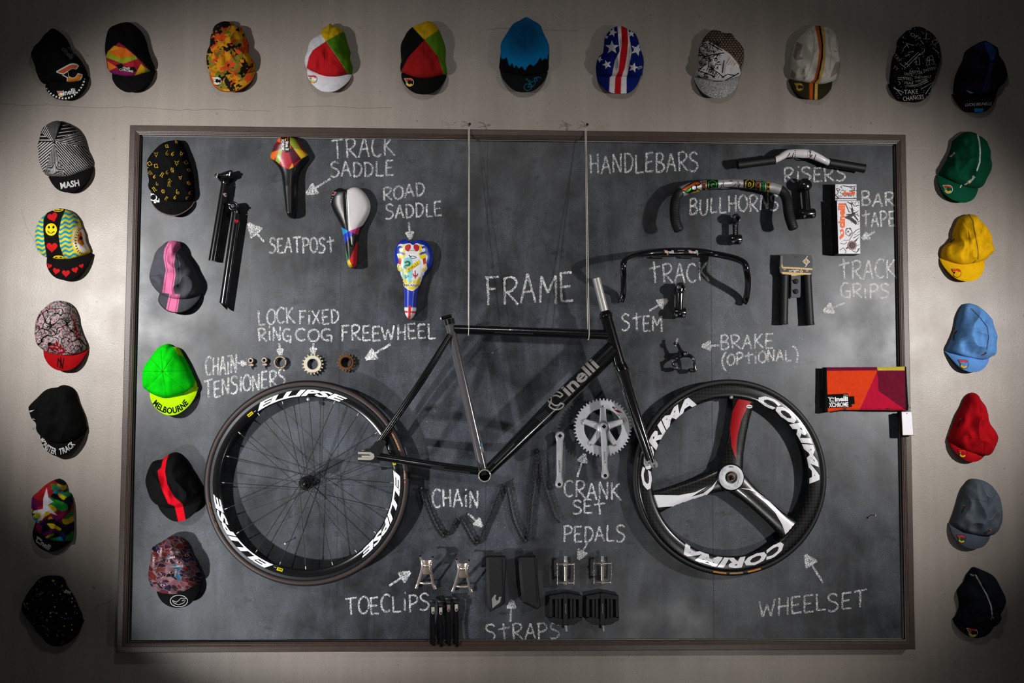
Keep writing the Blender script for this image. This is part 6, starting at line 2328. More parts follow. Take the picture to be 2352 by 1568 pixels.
# ================================================================ pedals
def cage_pedal(lab, cx, top, fx0, fx1, y0, y1, first=True):
    root = thing('cage_pedal', lab, 'pedal', P(cx, (y0 + y1) / 2, 0), 'pair of silver cage pedals')
    hp = .032
    b = MB()
    q = lambda x, y, h=hp: P(x, y, h)
    b.tube([q(cx, y0 + 3), q(cx, y1 - 3)], .0058, 18, 'a8a098')
    b.lathe(q(cx, y0 + 1), [(.0, -.006), (.0090, -.006), (.0095, 0), (.0085, .008), (0, .008)], 20, 'b4aca4', axis=(0, 0, 1))
    b.lathe(q(cx, y1 + 1), [(0, -.007), (.0080, -.006), (.0092, 0), (.0085, .007), (0, .008)], 20, 'b4aca4', axis=(0, 0, 1))
    b.build('pedal_body', 'chrome', root)
    b = MB()
    b.tube([q(cx, y0), q(cx, top + 9)], .0062, 16, 'a8a8a8')
    b.tube([q(cx, top + 9), q(cx, top)], [.0058, .0055], 16, '8a8a8c')
    for i in range(6):
        b.lathe(q(cx, top + 1 + i * 1.4), [(.0055, -.0004), (.0064, 0), (.0055, .0004)], 14, '9a9a9c', axis=(0, 0, 1))
    b.build('spindle', 'alloy', root)
    for y in (y0, y1):
        b = MB()
        b.tube([q(fx0, y, hp), q(fx0 + 5, y, hp + .004), q(cx, y, hp + .004), q(fx1 - 5, y, hp + .004), q(fx1, y, hp)], .0034, 10, 'a8a098', flat=1.6)
        b.build('end_plate', 'chrome', root)
    for x in (fx0, fx1):
        b = MB()
        e = 1 if x > cx else -1
        pts = [q(x, y0 - 4), q(x, y0), q(x + e * .3, (y0 + y1) / 2), q(x - e * .4, y1), q(x - e * .4, y1 + 3)]
        b.tube(pts, .0016, 8, 'a49c94', flat=6.0)
        for i in range(5):
            yy = y0 + (y1 - y0) * (i + .5) / 5
            b.ball(q(x, yy, hp + .010), .0019, '8a8278', 8)
        b.build('cage_plate', 'chrome', root)
    b = MB()
    b.ball(q(fx0 - 2, (y0 + y1) / 2 - 1, hp + .004), .0028, 'b8b0a8', 10)
    b.build('reflector_lug', 'chrome', root)
    return root


cage_pedal('silver cage pedal under the pedals arrow', 1299, 1276, 1280, 1318.5, 1295, 1338)
cage_pedal('silver cage pedal nearest the three-spoke wheel', 1383.5, 1276, 1364, 1403.5, 1293.5, 1337)


def platform_pedal(lab, cx, cy):
    root = thing('platform_pedal', lab, 'pedal', P(cx, cy, 0), 'pair of black platform pedals')
    out = [(-36, -34), (-20, -38), (0, -39.5), (20, -38), (35, -34), (37, -10), (38, 22), (18, 33), (5, 35), (-8, 35), (-22, 33), (-38, 24), (-38, 0)]
    def q(pts):
        return [(cx + x, cy + y) for x, y in pts]
    b = MB()
    hp, ht = .010, .030
    b.prism(q([(-4.5, -39), (4.5, -39), (6, 35), (-6, 35)]), hp, ht + .004, '101214', .002)
    b.prism(q([(-38, -33), (-4, -39), (-4, -26), (-36, -24)]), hp, ht, '0f1113', .0015)
    b.prism(q([(4, -39), (37, -33), (36, -24), (4, -26)]), hp, ht, '0f1113', .0015)
    b.prism(q([(-38, 24), (-38, 14), (-4, 20), (-4, 35), (-22, 33)]), hp, ht, '0f1113', .0015)
    b.prism(q([(38, 22), (38, 14), (4, 20), (4, 35), (20, 33)]), hp, ht, '0f1113', .0015)
    b.prism(q([(-38, -26), (-30, -26), (-30, 18), (-38, 18)]), hp, ht, '0f1113', .0015)
    b.prism(q([(30, -26), (37, -26), (38, 18), (30, 18)]), hp, ht, '0f1113', .0015)
    for x in (-21, -13, 13, 21):
        b.prism(q([(x - 3.1, -27), (x + 3.1, -27), (x + 3.1, 21), (x - 3.1, 21)]), hp, ht - .002, '0d0f11', .001)
    T = b.bvh()
    for i in range(8):
        b.dcirc(cx + .4 * (i % 2), cy - 14 + i * 2.9, .8, 'b0b0b4', n=8, tree=T)
    b.build('pedal_body', 'matte', root)
    for x, y in ((-15, -31), (15, -31), (-33, 0), (33, 0), (-15, 26), (15, 26)):
        b = MB()
        b.tube([P(cx + x, cy + y, ht - .002), P(cx + x, cy + y, ht + .003)], .0017, 8, '2a2c2e')
        b.build('grip_pin', 'matte', root)
    b = MB()
    b.tube([P(cx + 1, cy + 33, .022), P(cx + 1.5, cy + 40, .022)], .0058, 14, '8a8a8c')
    b.tube([P(cx + 1.5, cy + 40, .022), P(cx + 2, cy + 48, .022)], .0046, 14, 'a0a0a0')
    for i in range(5):
        b.lathe(P(cx + 1.6, cy + 41 + i * 1.5, .022), [(.0046, -.0004), (.0054, 0), (.0046, .0004)], 12, '9a9a9a', axis=(0, 0, 1))
    b.build('spindle', 'alloy', root)


platform_pedal('black plastic platform pedal nearest the straps', 1299, 1401)
platform_pedal('black plastic platform pedal nearest the three-spoke wheel', 1384, 1401)

# ================================================================ toe clips
def toe_clip(lab, dx, dy):
    root = thing('toe_clip', lab, 'toe clip', P(*z1('D1', 740 + dx, 880 + dy), 0), 'pair of chrome toe clips')
    t = lambda x, y, h: P(*z1('D1', x + dx, y + dy), h)
    for L_ in ([(694, 738, .045), (706, 775, .062), (712, 830, .060), (700, 880, .045), (685, 930, .028), (672, 970, .014), (655, 1012, .010)], [(797, 745, .045), (785, 785, .062), (778, 840, .060), (786, 890, .045), (795, 935, .028), (802, 975, .014), (822, 1016, .010)]):
        b = MB()
        pts = catmull([tuple(t(*q)) for q in L_], 5)
        b.tube(pts, [.0048] * len(pts), 10, 'd0c0b6', flat=.35)
        b.ball(t(*L_[0]), .0042, '181716', 10)
        b.build('side_strip', 'chrome', root)
    b = MB()
    V, F = [], []
    for i in range(7):
        f = i / 6
        for x0_, x1_ in ((706 + 6 * f, 787 - 8 * f),):
            for k in range(5):
                x = x0_ + (x1_ - x0_) * k / 4
                V.append(t(x, 770 + 120 * f, .062 - .012 * f * f + .004 * sin(pi * k / 4)))
    for i in range(6):
        for k in range(4):
            if i in (2,) and 1 <= k <= 2:
                continue
            F.append((i * 5 + k, i * 5 + k + 1, (i + 1) * 5 + k + 1, (i + 1) * 5 + k))
    b.add(V, F, 'c0aca0', True)
    b.add([v + Vector((0, .0012, 0)) for v in V], [f[::-1] for f in F], 'c0aca0', True)
    b.build('toe_plate', 'chrome', root)
    for y, x0_, x1_, h in ((970, 682, 800, .016), (815, 712, 780, .063)):
        b = MB()
        b.tube(catmull([tuple(t(x0_, y - 8, h - .002)), tuple(t((x0_ + x1_) / 2, y, h + .004)), tuple(t(x1_, y - 8, h - .002))], 6), .0036, 8, 'd8c8bc', flat=.5)
        b.build('cross_strip', 'chrome', root)
    for x, y in ((662, 995), (816, 1002)):
        b = MB()
        b.box(t(x, y, .010), (.010, .004, .012), 'c4ac9c', bevel=.0008)
        b.build('mounting_foot', 'chrome', root)
    b = MB()
    b.tube([t(745, 905, .02), t(745, 905, .0013)], .0018, 8, '3a3632')
    b.build('peg', 'steel', root)


toe_clip('chrome toe clip beside the chalk arrow', 0, 0)
toe_clip('chrome toe clip nearest the wide straps', 312, 28)

# leather toe straps
for i, (x, y, c_, lab) in enumerate(((800, 1205, 'c8c4b4', 'closest to the chalk word'), (866, 1210, 'c8c4b4', 'second from the chalk word'), (934, 1185, '9a8276', 'with the brownish buckle'), (1000, 1182, 'd0ccbc', 'closest to the wide straps'))):
    root = thing('toe_strap', 'thin black toe strap with metal buckle, ' + lab, 'strap', P(*z1('D1', x, y), 0), 'four black toe straps')
    t = lambda x_, y_, h: P(*z1('D1', x_, y_), h)
    for s_, (dx, h0) in enumerate(((-8, .014), (6, .022))):
        b = MB()
        yb = 1505 + (i % 2) * 8
        pts = catmull([tuple(t(x + dx, y - 45, h0 + .004)), tuple(t(x + dx - 4, y + 40, h0 + .006)), tuple(t(x + dx - 6 + s_ * 8, y + 160, h0)), tuple(t(x + dx - 4 + s_ * 4, yb, h0 - .004 + .008))], 6)
        b.tube(pts, .0056, 10, '0d0c0c', flat=.28)
        b.build('strap_band', 'cloth', root)
    b = MB()
    b.box(t(x, y - 60, .024), (.016, .010, .010), '141313', bevel=.002)
    b.tube([t(x - 24, y - 88, .016), t(x, y - 84, .024), t(x + 22, y - 80, .018)], .0055, 10, '111010', flat=.5)
    b.build('keeper', 'rubber', root)
    b = MB()
    out_ = [(x - 13, y - 34), (x + 15, y - 36), (x + 15, y + 14), (x + 8, y + 27), (x - 4, y + 28), (x - 12, y + 16)]
    b.prism(zz('D1', out_), .028, .033, c_, .0010)
    bu = b.build('buckle', 'alloy', root)
    b = MB()
    b.lathe(t(x + 1, y + 12, .033), [(.0034, 0), (.0034, .0016), (.002, .002), (.001, .0005), (0, .0005)], 14, '4a4640')
    b.build('buckle_roller', 'steel', bu)

# wide straps
for lab, out_, fold_, lg in (('wide black pedal strap with a pale emblem', [(1268, 742), (1290, 735), (1420, 735), (1430, 760), (1430, 850), (1418, 1000), (1420, 1132), (1400, 1150), (1300, 1212), (1285, 1160), (1276, 1050), (1270, 900)], (1392, 1400), True),
                             ('plain wide black pedal strap nearest the silver pedals', [(1548, 742), (1570, 738), (1690, 738), (1698, 760), (1700, 900), (1712, 1050), (1726, 1160), (1702, 1192), (1640, 1160), (1580, 1130), (1562, 1000), (1552, 860)], (1672, 1690), False)):
    cx, cy = z1('D1', sum(p[0] for p in out_) / len(out_), 950)
    root = thing('pedal_strap', lab, 'strap', P(cx, cy, 0), 'pair of wide black pedal straps')
    b = MB()
    b.prism(zz('D1', out_), .030, .042, '121213', .004)
    T = b.bvh()
    if lg:
        b.dpoly([(1305, 1100), (1330, 1065), (1345, 1068), (1335, 1095), (1345, 1115), (1362, 1110), (1365, 1085), (1388, 1080), (1375, 1130), (1350, 1150), (1310, 1182)], '8a8a88', 'D1', tree=T)
    else:
        b.dline([(1682, 745), (1690, 745)], 6, '8a1010', 'D1', tree=T)
    b.build('front_flap', 'rubber', root)
    b = MB()
    ins = [(p[0] + (5 if p[0] < cx else -5), p[1] + 4) for p in out_]
    b.prism(zz('D1', [(p[0] - 12, p[1] + 3) for p in out_]), .002, .026, '0e0e0f', .004)
    b.build('back_flap', 'rubber', root)
    b = MB()
    x0_, x1_ = fold_
    y0_ = 748
    b.prism(zz('D1', [(x0_ - 4, y0_), (x0_ + 4, y0_), (x0_ + 12 if lg else x0_ + 28, 1128), (x0_ + 4 if lg else x0_ + 20, 1130)]), .0405, .0432, '1a1a1b', .0006)
    b.build('edge_binding', 'cord', root)

# ================================================================ handlebars
def bar_path(reg, pts, n=8):
    return [Vector(q) for q in catmull([tuple(P(*z1(reg, x, y), h)) for x, y, h in pts], n)]


def hook(x, y, h, lab, reach=.012):
    b = MB()
    c0 = P(x, y + 9, 0)
    b.tube(catmull([tuple(c0), tuple(P(x, y + 10, h)), tuple(P(x + 2, y + 8, h + .016)), tuple(P(x + 6, y - 3, h + .022))], 5), .0016, 8, '141414')
    tag(b.build('hook', 'satin', None, org=c0), lab, 'hook', 'wire hooks under the handlebars')


# riser bar
root = thing('handlebar', 'white riser handlebar with black grips', 'handlebar', P(1840, 366, 0))
full = [(1130, 212, .040), (1250, 196, .040), (1388, 178, .042), (1420, 165, .043), (1475, 134, .045), (1530, 130, .046), (1585, 132, .046), (1640, 136, .046), (1700, 160, .045), (1755, 188, .043), (1782, 198, .042), (1900, 217, .040), (2026, 238, .040)]
b = MB()
pth = bar_path('H1', full[2:11])
n_ = len(pth)
b.tube(pth, [.0108 + .0046 * max(0, 1 - abs(i / (n_ - 1) - .5) / .34) ** .6 for i in range(n_)], 22, 'd4d0d0')
T = b.bvh()
for y in (112, 125, 138, 150):
    b.dcirc(1537, y, 3.4, 'c02020' if y == 125 else '202024', 'H1', n=8, tree=T)
b.dtext('cinelli', 1641, 130, 16, '26262a', 'H1', rot=90, width=44, bold=.03, tree=T)
b.dline([(1625, 110), (1624, 150)], 2, 'c07070', 'H1', tree=T)
b.build('bar_tube', 'gloss', root)
for seg in (full[:3], full[10:]):
    b = MB()
    pth = bar_path('H1', seg)
    n_ = len(pth)
    b.tube(pth, .0148, 20, '0d0d0e')
    for i in (0, n_ - 1):
        b.tube([pth[i], pth[i] + (pth[i] - pth[1 if i == 0 else n_ - 2]).normalized() * .0015], .0156, 20, '0f0f10')
    b.build('grip', 'rubber', root)
hook(1817, 354, .050, 'wire hook under the white bar nearest its plain end')
hook(1868, 358, .050, 'wire hook under the white bar nearest its lettering')

# bullhorn
root = thing('handlebar', 'silver bullhorn handlebar with colourful logos and black taped horns', 'handlebar', P(1685, 455, 0))
full = [(708, 672, .085), (688, 620, .083), (680, 560, .076), (682, 490, .068), (695, 440, .058), (725, 402, .055), (790, 376, .052), (860, 362, .052), (930, 352, .052), (1000, 345, .052), (1080, 341, .052), (1160, 344, .052), (1240, 352, .052),
        (1310, 364, .052), (1372, 374, .052), (1430, 392, .055), (1466, 430, .058), (1482, 490, .068), (1490, 555, .076), (1505, 610, .083), (1522, 660, .085)]
b = MB()
pth = bar_path('H1', full[5:16])
n_ = len(pth)
fl = [.0165 - .0035 * max(0, 1 - abs(i / (n_ - 1) - .5) / .5) ** 1.0 for i in range(n_)]
fl = [.0125 + .0055 * (1 - max(0, 1 - abs(i / (n_ - 1) - .5) / .40)) ** .8 for i in range(n_)]
b.tube(pth, fl, 24, 'b8b8b8')
T = b.bvh()
k = dict(tree=T, maxlen=4)
k['maxlen'] = 3
b.dpoly([(46, 187), (238, 66), (318, 64), (344, 90), (312, 120), (287, 122), (282, 148), (348, 185), (312, 222), (240, 238), (188, 222), (148, 214), (108, 194)], '14120e', 'BH', **k)
b.dpoly([(66, 180), (250, 82), (296, 73), (326, 88), (300, 108), (262, 105), (235, 118), (126, 180)], 'd8641a', 'BH', off=.0014, **k)
b.dpoly([(136, 202), (200, 150), (206, 165), (194, 186), (166, 202)], '3a9a2c', 'BH', off=.0014, **k)
b.dpoly([(200, 212), (240, 190), (270, 188), (286, 162), (330, 186), (290, 215), (245, 226)], 'd8b818', 'BH', off=.0014, **k)
b.dcirc(246, 146, 26, 'c0bcb8', 'BH', off=.0018, **k)
for x, w_, c1, t_ in ((888, 30, 'c05a1e', 'H'), (948, 80, '2a8a34', 'C'), (1213, 86, 'c8a81c', 'D'), (1273, 28, 'c05a1e', 'N'), (1308, 32, '2a8a34', 'MASH'), (1344, 26, 'c8a81c', 'S')):
    y = 352 if x < 1000 else 352
    yc = 372 if x < 900 else (355 if x < 1000 else (348 if x < 1250 else 368))
    b.dpoly([(x - w_ / 2, yc - 40), (x + w_ / 2, yc - 40), (x + w_ / 2, yc + 40), (x - w_ / 2, yc + 40)], '14140f', 'H1', off=.0008, **k)
    if w_ > 50:
        b.dline([(x - 30, yc + 22), (x - 28, yc - 18), (x, yc - 30), (x + 28, yc - 16), (x + 26, yc + 14), (x + 6, yc + 24)], 7, c1, 'H1', off=.0020, **k)
        b.dtext(t_, x, yc + 2, 30, c1, 'H1', rot=-14, off=.0020, **k)
    else:
        b.dpoly([(x - w_ / 2 + 3, yc - 34), (x + w_ / 2 - 3, yc - 34), (x + w_ / 2 - 3, yc + 34), (x - w_ / 2 + 3, yc + 34)], c1, 'H1', off=.0016, **k)
        b.dpoly([(x - w_ / 2 + 6, yc - 22), (x + w_ / 2 - 6, yc - 22), (x + w_ / 2 - 6, yc + 22), (x - w_ / 2 + 6, yc + 22)], '14140f', 'H1', off=.0022, **k)
        b.dtext(t_, x, yc, 13, c1, 'H1', rot=85, off=.0029, width=38 if len(t_) > 2 else None, **k)
b.dtext('cinelli', 1025, 350, 12, '3a3a3c', 'H1', rot=88, width=36, **k)
b.dtext('cinelli', 1130, 348, 12, '3a3a3c', 'H1', rot=88, width=36, **k)
b.dline([(1068, 328), (1092, 328)], 5, '242424', 'H1', **k)
b.build('bar_tube', 'alloy', root)
for seg, q in ((full[:5] + [(722, 404, .055)], 0), (full[14:], 1)):
    b = MB()
    pth = bar_path('H1', seg if not q else seg, 14)
    n_ = len(pth)
    b.tube(pth, [.0168 + .0003 * ((i % 4) > 1) for i in range(n_)], 22, '101011')
    b.build('bar_tape', 'rubber', root)['label'] = 'ribbed black bar tape'
    b = MB()
    e = 0 if not q else n_ - 1
    d = (pth[e] - pth[1 if not q else n_ - 2]).normalized()
    b.lathe(pth[e], [(.0165, 0), (.0160, .003), (.010, .0065), (0, .0072)], 20, '141415', axis=tuple(d))
    b.build('bar_end_plug', 'matte', root)
hook(1653, 425, .056, 'wire hook under the bullhorn bar nearest the taller logo')
hook(1694, 424, .056, 'wire hook under the bullhorn bar nearest the small logos')

# track drop bar
root = thing('handlebar', 'black drop track handlebar with thin red and white lettering', 'handlebar', P(1568, 630, 0))
full = [(398, 704, .017), (414, 660, .022), (428, 600, .035), (430, 520, .075), (428, 430, .115), (424, 350, .135), (428, 298, .135), (450, 262, .12), (500, 236, .095), (580, 212, .066), (680, 195, .045), (800, 182, .034), (900, 178, .030), (1035, 177, .030),
        (1170, 179, .030), (1290, 186, .034), (1400, 201, .045), (1500, 220, .066), (1590, 242, .095), (1670, 272, .12), (1715, 312, .135), (1728, 370, .135), (1742, 450, .115), (1745, 540, .075), (1736, 620, .040), (1722, 680, .022), (1698, 722, .017)]
b = MB()
pth = bar_path('H2', full, 6)
n_ = len(pth)
b.tube(pth, [.0108 + .0044 * max(0, 1 - abs(i / (n_ - 1) - .5) / .10) ** .5 for i in range(n_)], 22, '0b0b0c')
T = b.bvh()
for x in (920, 1175):
    b.dtext('inelli', x, 175, 32, 'd8d4d4', 'H2', rot=-1, width=74, bold=.02, tree=T)
    emblem(b, x - 50, 172, 17, 'H2', outline='d8b0b0', red='c85050', tree=T)
for y, w_ in ((162, 70), (186, 50)):
    b.dline([(1035 - w_ / 2, y), (1035 + w_ / 2, y)], 5, '8a8a8a', 'H2', tree=T)
b.build('bar_tube', 'gloss', root)
b = MB()
for x in (780, 1090):
    b.prism(zz('H2', [(x - 68, 218), (x + 62, 222), (x + 58, 246), (x - 60, 242)]), .004, .016, '121213', .002)
b.build('backing_shim', 'matte', root)
for x, w_ in ((864, 'nearest its first logo'), (1177, 'nearest its second logo')):
    b = MB()
    q = P(*z1('H2', x, 224), 0)
    b.tube([q, q + Vector((0, -.046, 0)), q + Vector((0, -.046, 0)), q + Vector((0, -.048, 0))], [.0016, .0016, .0034, .003], 10, '8a6a3a')
    tag(b.build('nail', 'steel', None, org=q), 'brass nail under the black drop bar ' + w_, 'nail', 'nails in the board')

# stems ----------------------------------------------------------------------------------------
def stem(lab, top, bot, rt, rb, bw, h, reg, mat='gloss', opening=False, txt=None):
    A, B_ = P(*z1(reg, *top), h), P(*z1(reg, *bot), h)
    root = thing('handlebar_bracket', lab, 'stem', A.lerp(B_, .5) * 1.0)
    root.location = (root.location.x, 0, root.location.z)
    d = (B_ - A).normalized()
    n_ = Vector((-d.z, 0, d.x))
    b = MB()
    pts = straight(A, B_, 10)
    b.tube(pts, [bw * (1.06 - .12 * sin(pi * i / 10)) for i in range(11)], 22, '0b0b0c')
    T = b.bvh()
    if txt:
        m = A.lerp(B_, .55)
        px, py = proj([tuple(m)])
        for q in range(7):
            b.dline([(float(px[0]) - 2 + (q % 2) * .8, float(py[0]) - 13 + q * 4), (float(px[0]) + 2 - (q % 3) * .6, float(py[0]) - 11 + q * 4)], 1.3, '8a8a8c', tree=T)
    b.build('extension', mat, root)
    b = MB()                                        # fork clamp, its bore towards the viewer
    if opening:
        b.lathe(A, [(rt, -.02), (rt, .018), (rt - .0015, .020), (rt - .0045, .020), (rt - .005, .018), (rt - .005, -.02)], 36, '101011')
    else:
        b.lathe(A, [(0, -.02), (rt, -.02), (rt, .018), (rt - .002, .021), (0, .022)], 36, '0d0d0e')
    b.box(A - d * rt + Vector((0, .002, 0)), (rt * 1.1, .030, .010), '0d0d0e', bevel=.002)
    b.build('fork_clamp', mat, root)
    b = MB()                                        # bar clamp, its axis across the wall
    b.lathe(B_ + Vector((0, 0, 0)), [(0, -rb), (.0155, -rb), (.0175, -rb + .003), (.0175, rb - .003), (.0155, rb), (0, rb)], 28, '0b0b0c', axis=tuple(n_))
    b.build('bar_clamp', mat, root)
    for s_ in (-1, 1):
        b = MB()
        q = B_ + n_ * (rb * .62 * s_) + d * .010 + Vector((0, -.013, 0))
        b.lathe(q, [(0, -.004), (.0042, -.004), (.0042, .0035), (.0034, .0045), (.0020, .0045), (.0018, .003), (0, .003)], 14, ['9a9896'] * 4 + ['1a1a1a'] * 3, axis=tuple((d * .6 + Vector((0, -.8, 0))).normalized()))
        b.build('clamp_bolt', 'alloy', root)
    b = MB()
    b.tube([A + Vector((0, .0, 0)), Vector((A.x, -.0013, A.z))], .0022, 8, '2a2a2a')
    b.build('peg', 'steel', root)


stem('stubby black stem below the word bullhorns', (1112, 600), (1112, 742), .0132, .0195, .0100, .034, 'H1', opening=True, txt='marks')
stem('tall glossy black stem below the word risers', (1605, 362), (1622, 560), .0190, .0250, .0135, .034, 'H1')
stem('black stem below the word track', (1022, 570), (1016, 820), .0160, .0205, .0148, .034, 'H2', opening=True)
# ================================================================ brake caliper
random.seed(51)
root = thing('brake_caliper', 'black brake caliper beside the chalk word brake', 'brake', P(*z1('BR', 520, 480), 0))
q = lambda x, y, h: P(*z1('BR', x, y), h)


def arm(pts, rad, name, col='0d0e10', flat=.7):
    b = MB()
    c_ = catmull([tuple(q(*p)) for p in pts], 6)
    r_ = [float(x) for x in np.interp(np.linspace(0, len(rad) - 1, len(c_)), range(len(rad)), rad)]
    b.tube(c_, r_, 16, col, flat=flat)
    return b.build(name, 'gloss', root)


arm([(425, 275, .040), (450, 300, .042), (475, 350, .044), (500, 395, .045), (545, 425, .046), (610, 450, .047), (655, 485, .047), (672, 530, .046), (675, 580, .045), (684, 630, .045)], [.0042, .0048, .0052, .0066, .0062, .0058, .0062, .0054, .0042, .0040], 'outer_arm')
arm([(600, 455, .034), (540, 445, .034), (490, 460, .034), (440, 495, .034), (400, 525, .034), (385, 560, .034), (400, 600, .036), (425, 622, .040)], [.0050, .0068, .0064, .0056, .0064, .0054, .0042, .0040], 'inner_arm')
arm([(480, 360, .040), (462, 410, .038), (440, 450, .036), (470, 470, .036)], [.0040, .0044, .0048, .0050], 'cable_arm')
b = MB()
b.tube([q(425, 285, .041), q(450, 215, .044)], [.0042, .0040], 14, 'c8c4c0')
for i in range(6):
    b.lathe(q(436 + i * 2.4, 255 - i * 7, .0425), [(.0040, -.0004), (.0046, 0), (.0040, .0004)], 12, 'd4d0cc', axis=(.33, 0, .94))
b.build('barrel_adjuster', 'chrome', root)
b = MB()
b.lathe(q(420, 285, .040), [(0, -.006), (.0062, -.005), (.0066, .004), (.004, .006), (0, .006)], 18, '141416')
b.ball(q(418, 312, .042), .0030, 'b8a8a0', 10)
b.build('cable_anchor', 'gloss', root)
b = MB()
b.lathe(q(540, 430, .028), [(0, -.0265), (.0045, -.0265), (.0045, -.010), (.0085, -.008), (.0085, .020), (.006, .026), (.003, .026), (0, .024)], 22, '1a1a1c')
b.build('pivot_bolt', 'gloss', root)
for x, y, s_ in ((382, 527, .034), (545, 427, .052), (655, 495, .052)):
    b = MB()
    b.lathe(q(x, y, s_), [(.0045, -.004), (.0045, .003), (.0032, .0042), (.0016, .004), (0, .003)], 14, '6a6a6c')
    b.build('pivot_cap', 'alloy', root)
for x, y, fx in ((455, 620, 1), (650, 645, -1)):
    b = MB()
    V = []
    pad = [(x - 48, y - 10), (x - 20, y - 26), (x + 30, y - 22), (x + 58, y + 2), (x + 30, y + 28), (x - 25, y + 24)]
    b.prism(catmull(zz('BR', pad), 4, True), .022, .040, '0c0c0d', .003)
    b.build('brake_pad', 'rubber', root)
    b = MB()
    c0 = q(x + (-22 if fx > 0 else 42), y - 8, .040)
    b.lathe(c0, [(.0052, -.004), (.0052, .003), (.0040, .0062), (.0020, .0072), (0, .0072)], 16, '8a8884')
    b.build('pad_bolt', 'chrome', root)

# ================================================================ bar tape boxes
for lab, front, h0, h1 in (('small upper bar tape box with black ink drawings', [(690, 100), (903, 100), (903, 262), (690, 262)], .002, .046), ('tall bar tape box with orange lettering and black ink drawings', [(706, 266), (936, 266), (941, 795), (722, 795)], .002, .058)):
    cx, cy = z1('H3', (front[0][0] + front[1][0]) / 2, (front[0][1] + front[2][1]) / 2)
    root = thing('bar_tape_box', lab, 'box', P(cx, cy, 0), 'bar tape boxes')
    b = MB()
    b.prism(zz('H3', front), h0, h1, 'd8d6da', .0008, side='1a1a1c')
    T = b.bvh()
    kw = dict(tree=T, maxlen=12)
    K = '141416'
    if h1 < .05:
        scribble(26, (700, 110, 890, 250), 'H3', 4, K, 3, 34)(b)
        b.dline([(770, 115), (850, 130), (890, 115), (880, 160), (830, 170)], 9, K, 'H3', **kw)
        b.dline([(700, 140), (720, 180), (700, 220), (740, 245)], 6, K, 'H3', **kw)
        b.dtext('cinelli', 822, 188, 34, 'e0561a', 'H3', rot=2, width=130, bold=.05, off=.0012, **kw)
        b.dtext('ART TAPE', 815, 216, 13, K, 'H3', width=85, bold=.02, off=.0012, **kw)
        b.dline([(692, 242), (900, 244)], 8, K, 'H3', off=.0012, **kw)
    else:
        for l, w_ in (([(790, 290), (830, 380), (870, 370), (850, 300), (810, 275)], 8), ([(850, 275), (880, 320), (930, 310)], 7), ([(800, 405), (850, 400), (900, 380), (935, 360)], 9), ([(850, 340), (870, 400), (900, 440), (935, 480)], 14),
                      ([(790, 430), (850, 455), (900, 500), (935, 510)], 18), ([(905, 400), (925, 420), (935, 400)], 8), ([(800, 545), (840, 540), (860, 580), (830, 620), (795, 600), (800, 545)], 7), ([(770, 660), (830, 660), (860, 610)], 5),
                      ([(860, 600), (900, 560), (935, 545)], 6), ([(870, 640), (935, 600)], 6), ([(800, 745), (935, 630)], 14), ([(740, 690), (780, 700), (810, 680)], 5), ([(735, 760), (770, 735), (800, 770), (790, 790)], 6),
                      ([(900, 780), (935, 740)], 6), ([(890, 790), (920, 770)], 4)):
            b.dline(l, w_, K, 'H3', **kw)
        b.dpoly([(800, 420), (880, 380), (895, 400), (850, 430), (905, 470), (938, 490), (938, 512), (860, 470)], K, 'H3', **kw)
        scribble(34, (800, 280, 930, 780), 'H3', 3.5, '3a3a3e', 12, 36)(b)
        b.dcirc(818, 574, 20, 'e8e6e8', 'H3', off=.0011, **kw)
        b.dcirc(818, 574, 11, '5a5a5c', 'H3', off=.0014, **kw)
        b.dtext('cinelli', 752, 415, 62, 'e8601c', 'H3', rot=90, width=250, bold=.05, off=.0012, **kw)
        b.dpoly([(735, 560), (765, 545), (780, 580), (775, 620), (740, 655), (733, 630), (755, 600)], 'e8601c', 'H3', off=.0010, **kw)
        b.dpoly([(745, 580), (765, 570), (765, 595), (748, 600)], 'd8d6da', 'H3', off=.0014, **kw)
        b.dcirc(858, 712, 46, 'a03018', 'H3', off=.0012, **kw)
        b.dcirc(858, 712, 41, '8a8684', 'H3', off=.0015, **kw)
        b.dcirc(858, 712, 34, '120c0a', 'H3', off=.0018, **kw)
        for i in range(4):
            b.dline([(835, 700 + i * 9), (882, 697 + i * 9)], 4, '5a2010', 'H3', off=.0022, **kw)
    b.build('carton', 'paper', root)
    b = MB()
    fl = front[:2] + [(front[1][0] - 4, front[1][1] + 5), (front[0][0] + 4, front[0][1] + 5)]
    b.prism(zz('H3', fl), h1 - .001, h1 + .0006, 'c8c6ca', 0)
    b.build('carton_flap', 'paper', root)

# ================================================================ track grips on their card
root = thing('grip_pack', 'pair of black track grips hanging from a black and gold card', 'grips', P(1828, 660, 0))
b = MB()
card = [(138, 800), (300, 798), (452, 812), (464, 860), (462, 990), (440, 1004), (345, 1008), (345, 1020), (250, 1020), (250, 1008), (160, 1002), (136, 985), (134, 900)]
b.prism(zz('H3', card), .032, .0345, '2c2c30', .0004)
T = b.bvh()
kw = dict(tree=T, maxlen=12)
b.dpoly([(134, 922), (461, 940), (461, 958), (134, 940)], 'c8a868', 'H3', **kw)
b.dpoly([(150, 975), (448, 990), (440, 1003), (345, 1006), (345, 1019), (250, 1019), (250, 1006), (165, 1001)], 'c8a868', 'H3', **kw)
b.dpoly([(150, 905), (165, 905), (165, 925), (150, 925)], 'c8a868', 'H3', **kw)
b.dpoly([(148, 800), (166, 799), (166, 830), (150, 830)], 'c8a868', 'H3', **kw)
for i in range(9):
    b.dline([(156, 905 - i * 9.5), (156, 899 - i * 9.5)], 8, 'b8a888', 'H3', **kw)
b.dtext('origin', 275, 961, 22, 'd8d4cc', 'H3', rot=2, width=105, bold=.02, **kw)
